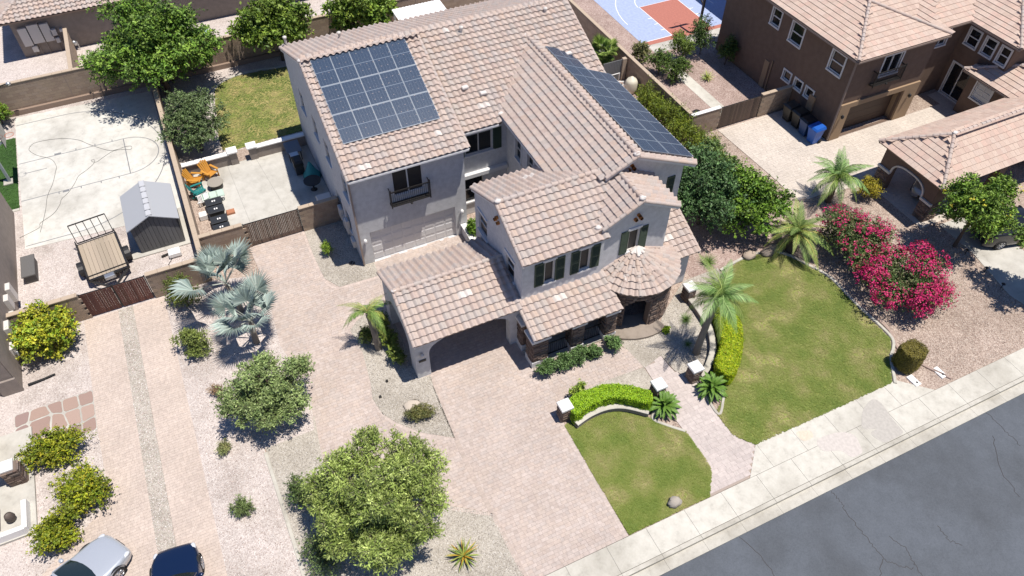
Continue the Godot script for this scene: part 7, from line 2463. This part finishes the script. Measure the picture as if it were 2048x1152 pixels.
	for q in [[20.2, -9.0, 20.9, -9.0, .9], [20.2, -8.7, 20.9, -8.4, .6], [20.4, -8.3, 21.0, -8.2, .45]]:
		b.tube(PackedVector3Array([Vector3(q[0], 0, q[1]), Vector3(q[0], q[4], q[1]), Vector3(q[2], q[4], q[3]), Vector3(q[2], 0, q[3])]), PackedFloat32Array([.04, .04, .04, .04]), 7)
	obj("pipe", b, M.white, pi)
	b = MB.new()
	b.ball(Vector3(20.6, .25, -8.55), Vector3(.35, .2, .2), 10)
	obj("pump", b, M.dark_frame, pi)
	for q in [[20.9, -6.7, .3], [21.35, -6.4, .38], [21.2, -5.9, .25]]:
		b = MB.new()
		b.bevel(Vector3(q[0], q[2] * .5, q[1]), Vector3(.5, q[2], .4), .03)
		tag(obj("paver_stack", b, M.cap), "stack of tan pavers between pool tank and tall hedge", "pavers", "stacks of pavers by the pool tank")
	b = MB.new()
	b.ball(Vector3(20.2, .35, -9.9), Vector3(.4, .32, .3), 10)
	tag(obj("blue_float", b, mat(lin(.02, .2, .5), .4)), "blue pool float beside the grey screen panel", "float")
	# white pillars and curved low walls at the hedges
	for q in [["stone pillar with white cap between driveway and lime hedge", 5.2, 12.75], ["white-capped pillar at the stamped path beside the cycad", 9.55, 13.55], ["white-capped pillar at the yellow-lime hedge's lower end", 11.6, 13.45], ["white-capped pillar at the curved wall's upper end", 14.2, 9.2]]:
		var th := thing("garden_pillar", q[0], "pillar", Vector3(q[1], 0, q[2]), "white-capped pillars of the curved garden walls")
		b = MB.new()
		b.span(Vector3(q[1] - .23, 0, q[2] - .23), Vector3(q[1] + .23, .85, q[2] + .23))
		obj("shaft", b, M.sand, th)
		stone_budget = 40
		var sr := MB.new()
		clad(th, frame_of(Vector2(q[1] - .23, q[2] + .235), Vector2(q[1] + .23, q[2] + .235)), .46, .02, .84, int(q[1] * 9), sr)
		clad(th, frame_of(Vector2(q[1] - .235, q[2] - .23), Vector2(q[1] - .235, q[2] + .23)), .46, .02, .84, int(q[1] * 9) + 1, sr)
		b = MB.new()
		b.bevel(Vector3(q[1], .92, q[2]), Vector3(.58, .13, .58), .03)
		obj("cap", b, M.white, th)
	for q in [["low white wall curving beneath the lime hedge", [5.4, 13.45, 6.2, 13.28, 7.1, 13.3, 7.85, 13.6, 8.65, 14.3]], ["low white wall curving along the yellow-lime hedge under the palm", [14.15, 9.5, 14.1, 10.4, 13.9, 11.5, 13.3, 12.6, 12.4, 13.4, 11.85, 13.6]]]:
		var th := thing("curved_wall", q[0], "wall", Vector3(q[1][0], 0, q[1][1]), "curved low garden walls")
		b = MB.new()
		ribbon(b, smooth_loop(xz(q[1]), 5, false), .24, 0, .28)
		obj("wall_body", b, M.taupe, th)
		b = MB.new()
		ribbon(b, smooth_loop(xz(q[1]), 5, false), .3, .285, .34)
		obj("coping", b, M.curb, th)
	# planter beside the garage
	var pt := thing("planter", "white planter box with dark railing beside the garage door", "planter", Vector3(6.0, 0, .9))
	b = MB.new()
	b.span(Vector3(5.6, 0, .05), Vector3(6.5, .7, 1.5))
	obj("body", b, M.stucco, pt)
	b = MB.new()
	b.span(Vector3(5.55, .7, .03), Vector3(6.55, .78, 1.56))
	obj("coping", b, M.white, pt)
	b = MB.new()
	for i in 8:
		b.bar(Vector3(5.7 + i * .11, .78, 1.5), Vector3(5.7 + i * .11, 1.2, 1.5), .02, .02)
	b.bar(Vector3(5.65, 1.2, 1.5), Vector3(6.5, 1.2, 1.5), .03, .03)
	obj("railing", b, M.iron, pt)
	# small things in the front
	for q in [["white oblong utility cover in the grey gravel wedge", 20.9, 17.95], ["white oblong utility cover on the tan gravel near the pavement", 22.35, 18.12]]:
		var th := thing("utility_cover", q[0], "cover", Vector3(q[1], 0, q[2]), "white utility covers by the pavement")
		b = MB.new()
		b.bevel(Vector3(q[1], .01, q[2]), Vector3(.34, .08, .62), .02, Basis(Vector3.UP, .05))
		obj("lid", b, M.white, th)
		b = MB.new()
		b.bevel(Vector3(q[1] + .03, .052, q[2] + .15), Vector3(.1, .01, .1), .003)
		obj("plug", b, M.iron, th)
	b = MB.new()
	b.ball(Vector3(7.35, .1, 18.35), Vector3(.3, .24, .24), 14, .6, 3)
	tag(obj("boulder", b, mat(lin(.40, .36, .31), .9, M.grey, .5)), "rounded grey boulder at the small lawn's pavement edge", "rock")
	b = MB.new()
	b.ball(Vector3(-.75, .06, 9.35), Vector3(.4, .14, .3), 12, .4, 8)
	tag(obj("flat_rock", b, mat(lin(.55, .48, .4), .95, M.grey, .7)), "flat pale rock behind the low juniper", "rock")
	for q in [[19.9, 8.35], [20.4, 8.2], [18.9, 8.1]]:
		b = MB.new()
		b.ball(Vector3(q[0], .12, q[1]), Vector3(.38, .2, .3), 12, .5, int(q[0] * 7))
		tag(obj("border_rock", b, mat(lin(.42, .34, .27), .95, M.grey, .6)), "tan boulder along the upper lawn kerb beside the date palm", "rock", "boulders by the date palm")
	for q in [[29.6, 12.9], [29.5, 14.3], [29.35, 15.5], [33.6, 11.6]]:
		var th := thing("path_light", "small black path light along the neighbour's concrete walk", "lamp", Vector3(q[0], 0, q[1]), "path lights along the concrete walk")
		b = MB.new()
		b.bar(Vector3(q[0], 0, q[1]), Vector3(q[0], .35, q[1]), .03, .03)
		obj("stake", b, M.iron, th)
		b = MB.new()
		b.lathe(Vector3(q[0], .33, q[1]), PackedVector2Array([Vector2(.11, 0), Vector2(.03, .07), Vector2(0, .08)]), 10)
		obj("shade", b, M.iron, th)
	for q in [["grey satellite dish standing behind the picket gate's short wall", 23.0, -3.0]]:
		var th := thing("satellite_dish", q[0], "dish", Vector3(q[1], 0, q[2]))
		b = MB.new()
		b.lathe(Vector3(q[1], .75, q[2]), PackedVector2Array([Vector2(0, 0), Vector2(.2, .03), Vector2(.36, .1)]), 18, Basis(Vector3(1, 0, 1).normalized(), 1.0))
		obj("dish", b, mat(lin(.1, .1, .1), .6), th)
		b = MB.new()
		b.bar(Vector3(q[1], 0, q[2]), Vector3(q[1], .75, q[2]), .05, .05)
		obj("post", b, M.steel, th)
	b = MB.new()
	b.lathe(Vector3(-.55, .004, 1.9 - 2.3), PackedVector2Array([Vector2(.17, 0), Vector2(.17, .012), Vector2(0, .014)]), 16)
	tag(obj("drain_cover", b, M.iron), "round dark drain cover in the gravel at the garage corner", "drain")
	for q in [[-1.35, 7.6], [-1.9, 4.4 + 3.9]]:
		b = MB.new()
		b.bevel(Vector3(q[0], .06, q[1]), Vector3(.1, .14, .1), .02)
		tag(obj("spotlight", b, M.iron), "little black spotlight in the palm's gravel bed", "lamp", "spotlights in the palm bed")
	var lm := thing("street_lantern", "dark lamp on a curved bracket by the court's rear corner", "lamp", Vector3(-16.6, 0, -21.9))
	b = MB.new()
	b.bar(Vector3(-16.75, 0, -22.0), Vector3(-16.75, 2.2, -22.0), .06, .06)
	b.bar(Vector3(-16.75, 2.2, -22.0), Vector3(-15.6, 2.45, -21.9), .05, .05)
	obj("bracket", b, M.iron, lm)
	b = MB.new()
	b.ball(Vector3(-15.6, 2.4, -21.9), Vector3(.16, .12, .12), 8)
	obj("lamp_head", b, M.steel, lm)

func _ready() -> void:
	rng.seed = 2026
	var cam := Camera3D.new()
	cam.name = "camera"
	cam.fov = 41.77
	cam.near = 0.5
	cam.far = 400
	cam.transform = Transform3D(Basis(Vector3(0.904035, 0.005826, 0.427419), Vector3(0.314686, 0.667654, -0.674693), Vector3(-0.289299, 0.744449, 0.601749)), Vector3(-4.873, 29.000, 28.214))
	add_child(cam)
	cam.current = true
	var we := WorldEnvironment.new()
	we.name = "environment"
	var en := Environment.new()
	en.background_mode = Environment.BG_SKY
	var sk := Sky.new()
	var sm := ProceduralSkyMaterial.new()
	sm.sky_top_color = Color(.30, .44, .68)
	sm.sky_horizon_color = Color(.72, .78, .86)
	sm.ground_horizon_color = Color(.55, .5, .45)
	sm.ground_bottom_color = Color(.4, .36, .32)
	sm.sky_curve = 0.18
	sm.energy_multiplier = 0.78
	sk.sky_material = sm
	en.sky = sk
	en.tonemap_mode = Environment.TONE_MAPPER_LINEAR
	en.tonemap_exposure = 1.16
	en.sdfgi_enabled = true
	en.ssao_enabled = true
	en.ssil_enabled = true
	we.environment = en
	add_child(we)
	var sun := DirectionalLight3D.new()
	sun.name = "sun"
	sun.light_energy = 1.6
	sun.light_color = Color(1.0, .972, .935)
	sun.light_angular_distance = 0.53
	sun.shadow_enabled = true
	var d := Vector3(-.21, -1, -.165).normalized()
	sun.basis = Basis.looking_at(d, Vector3(0, 0, 1))
	add_child(sun)
	materials()
	ground()
	make_tiles()
	main_house()
	walls_and_gates()
	brown_house()
	left_house()
	rear_house()
	plants()
	things()
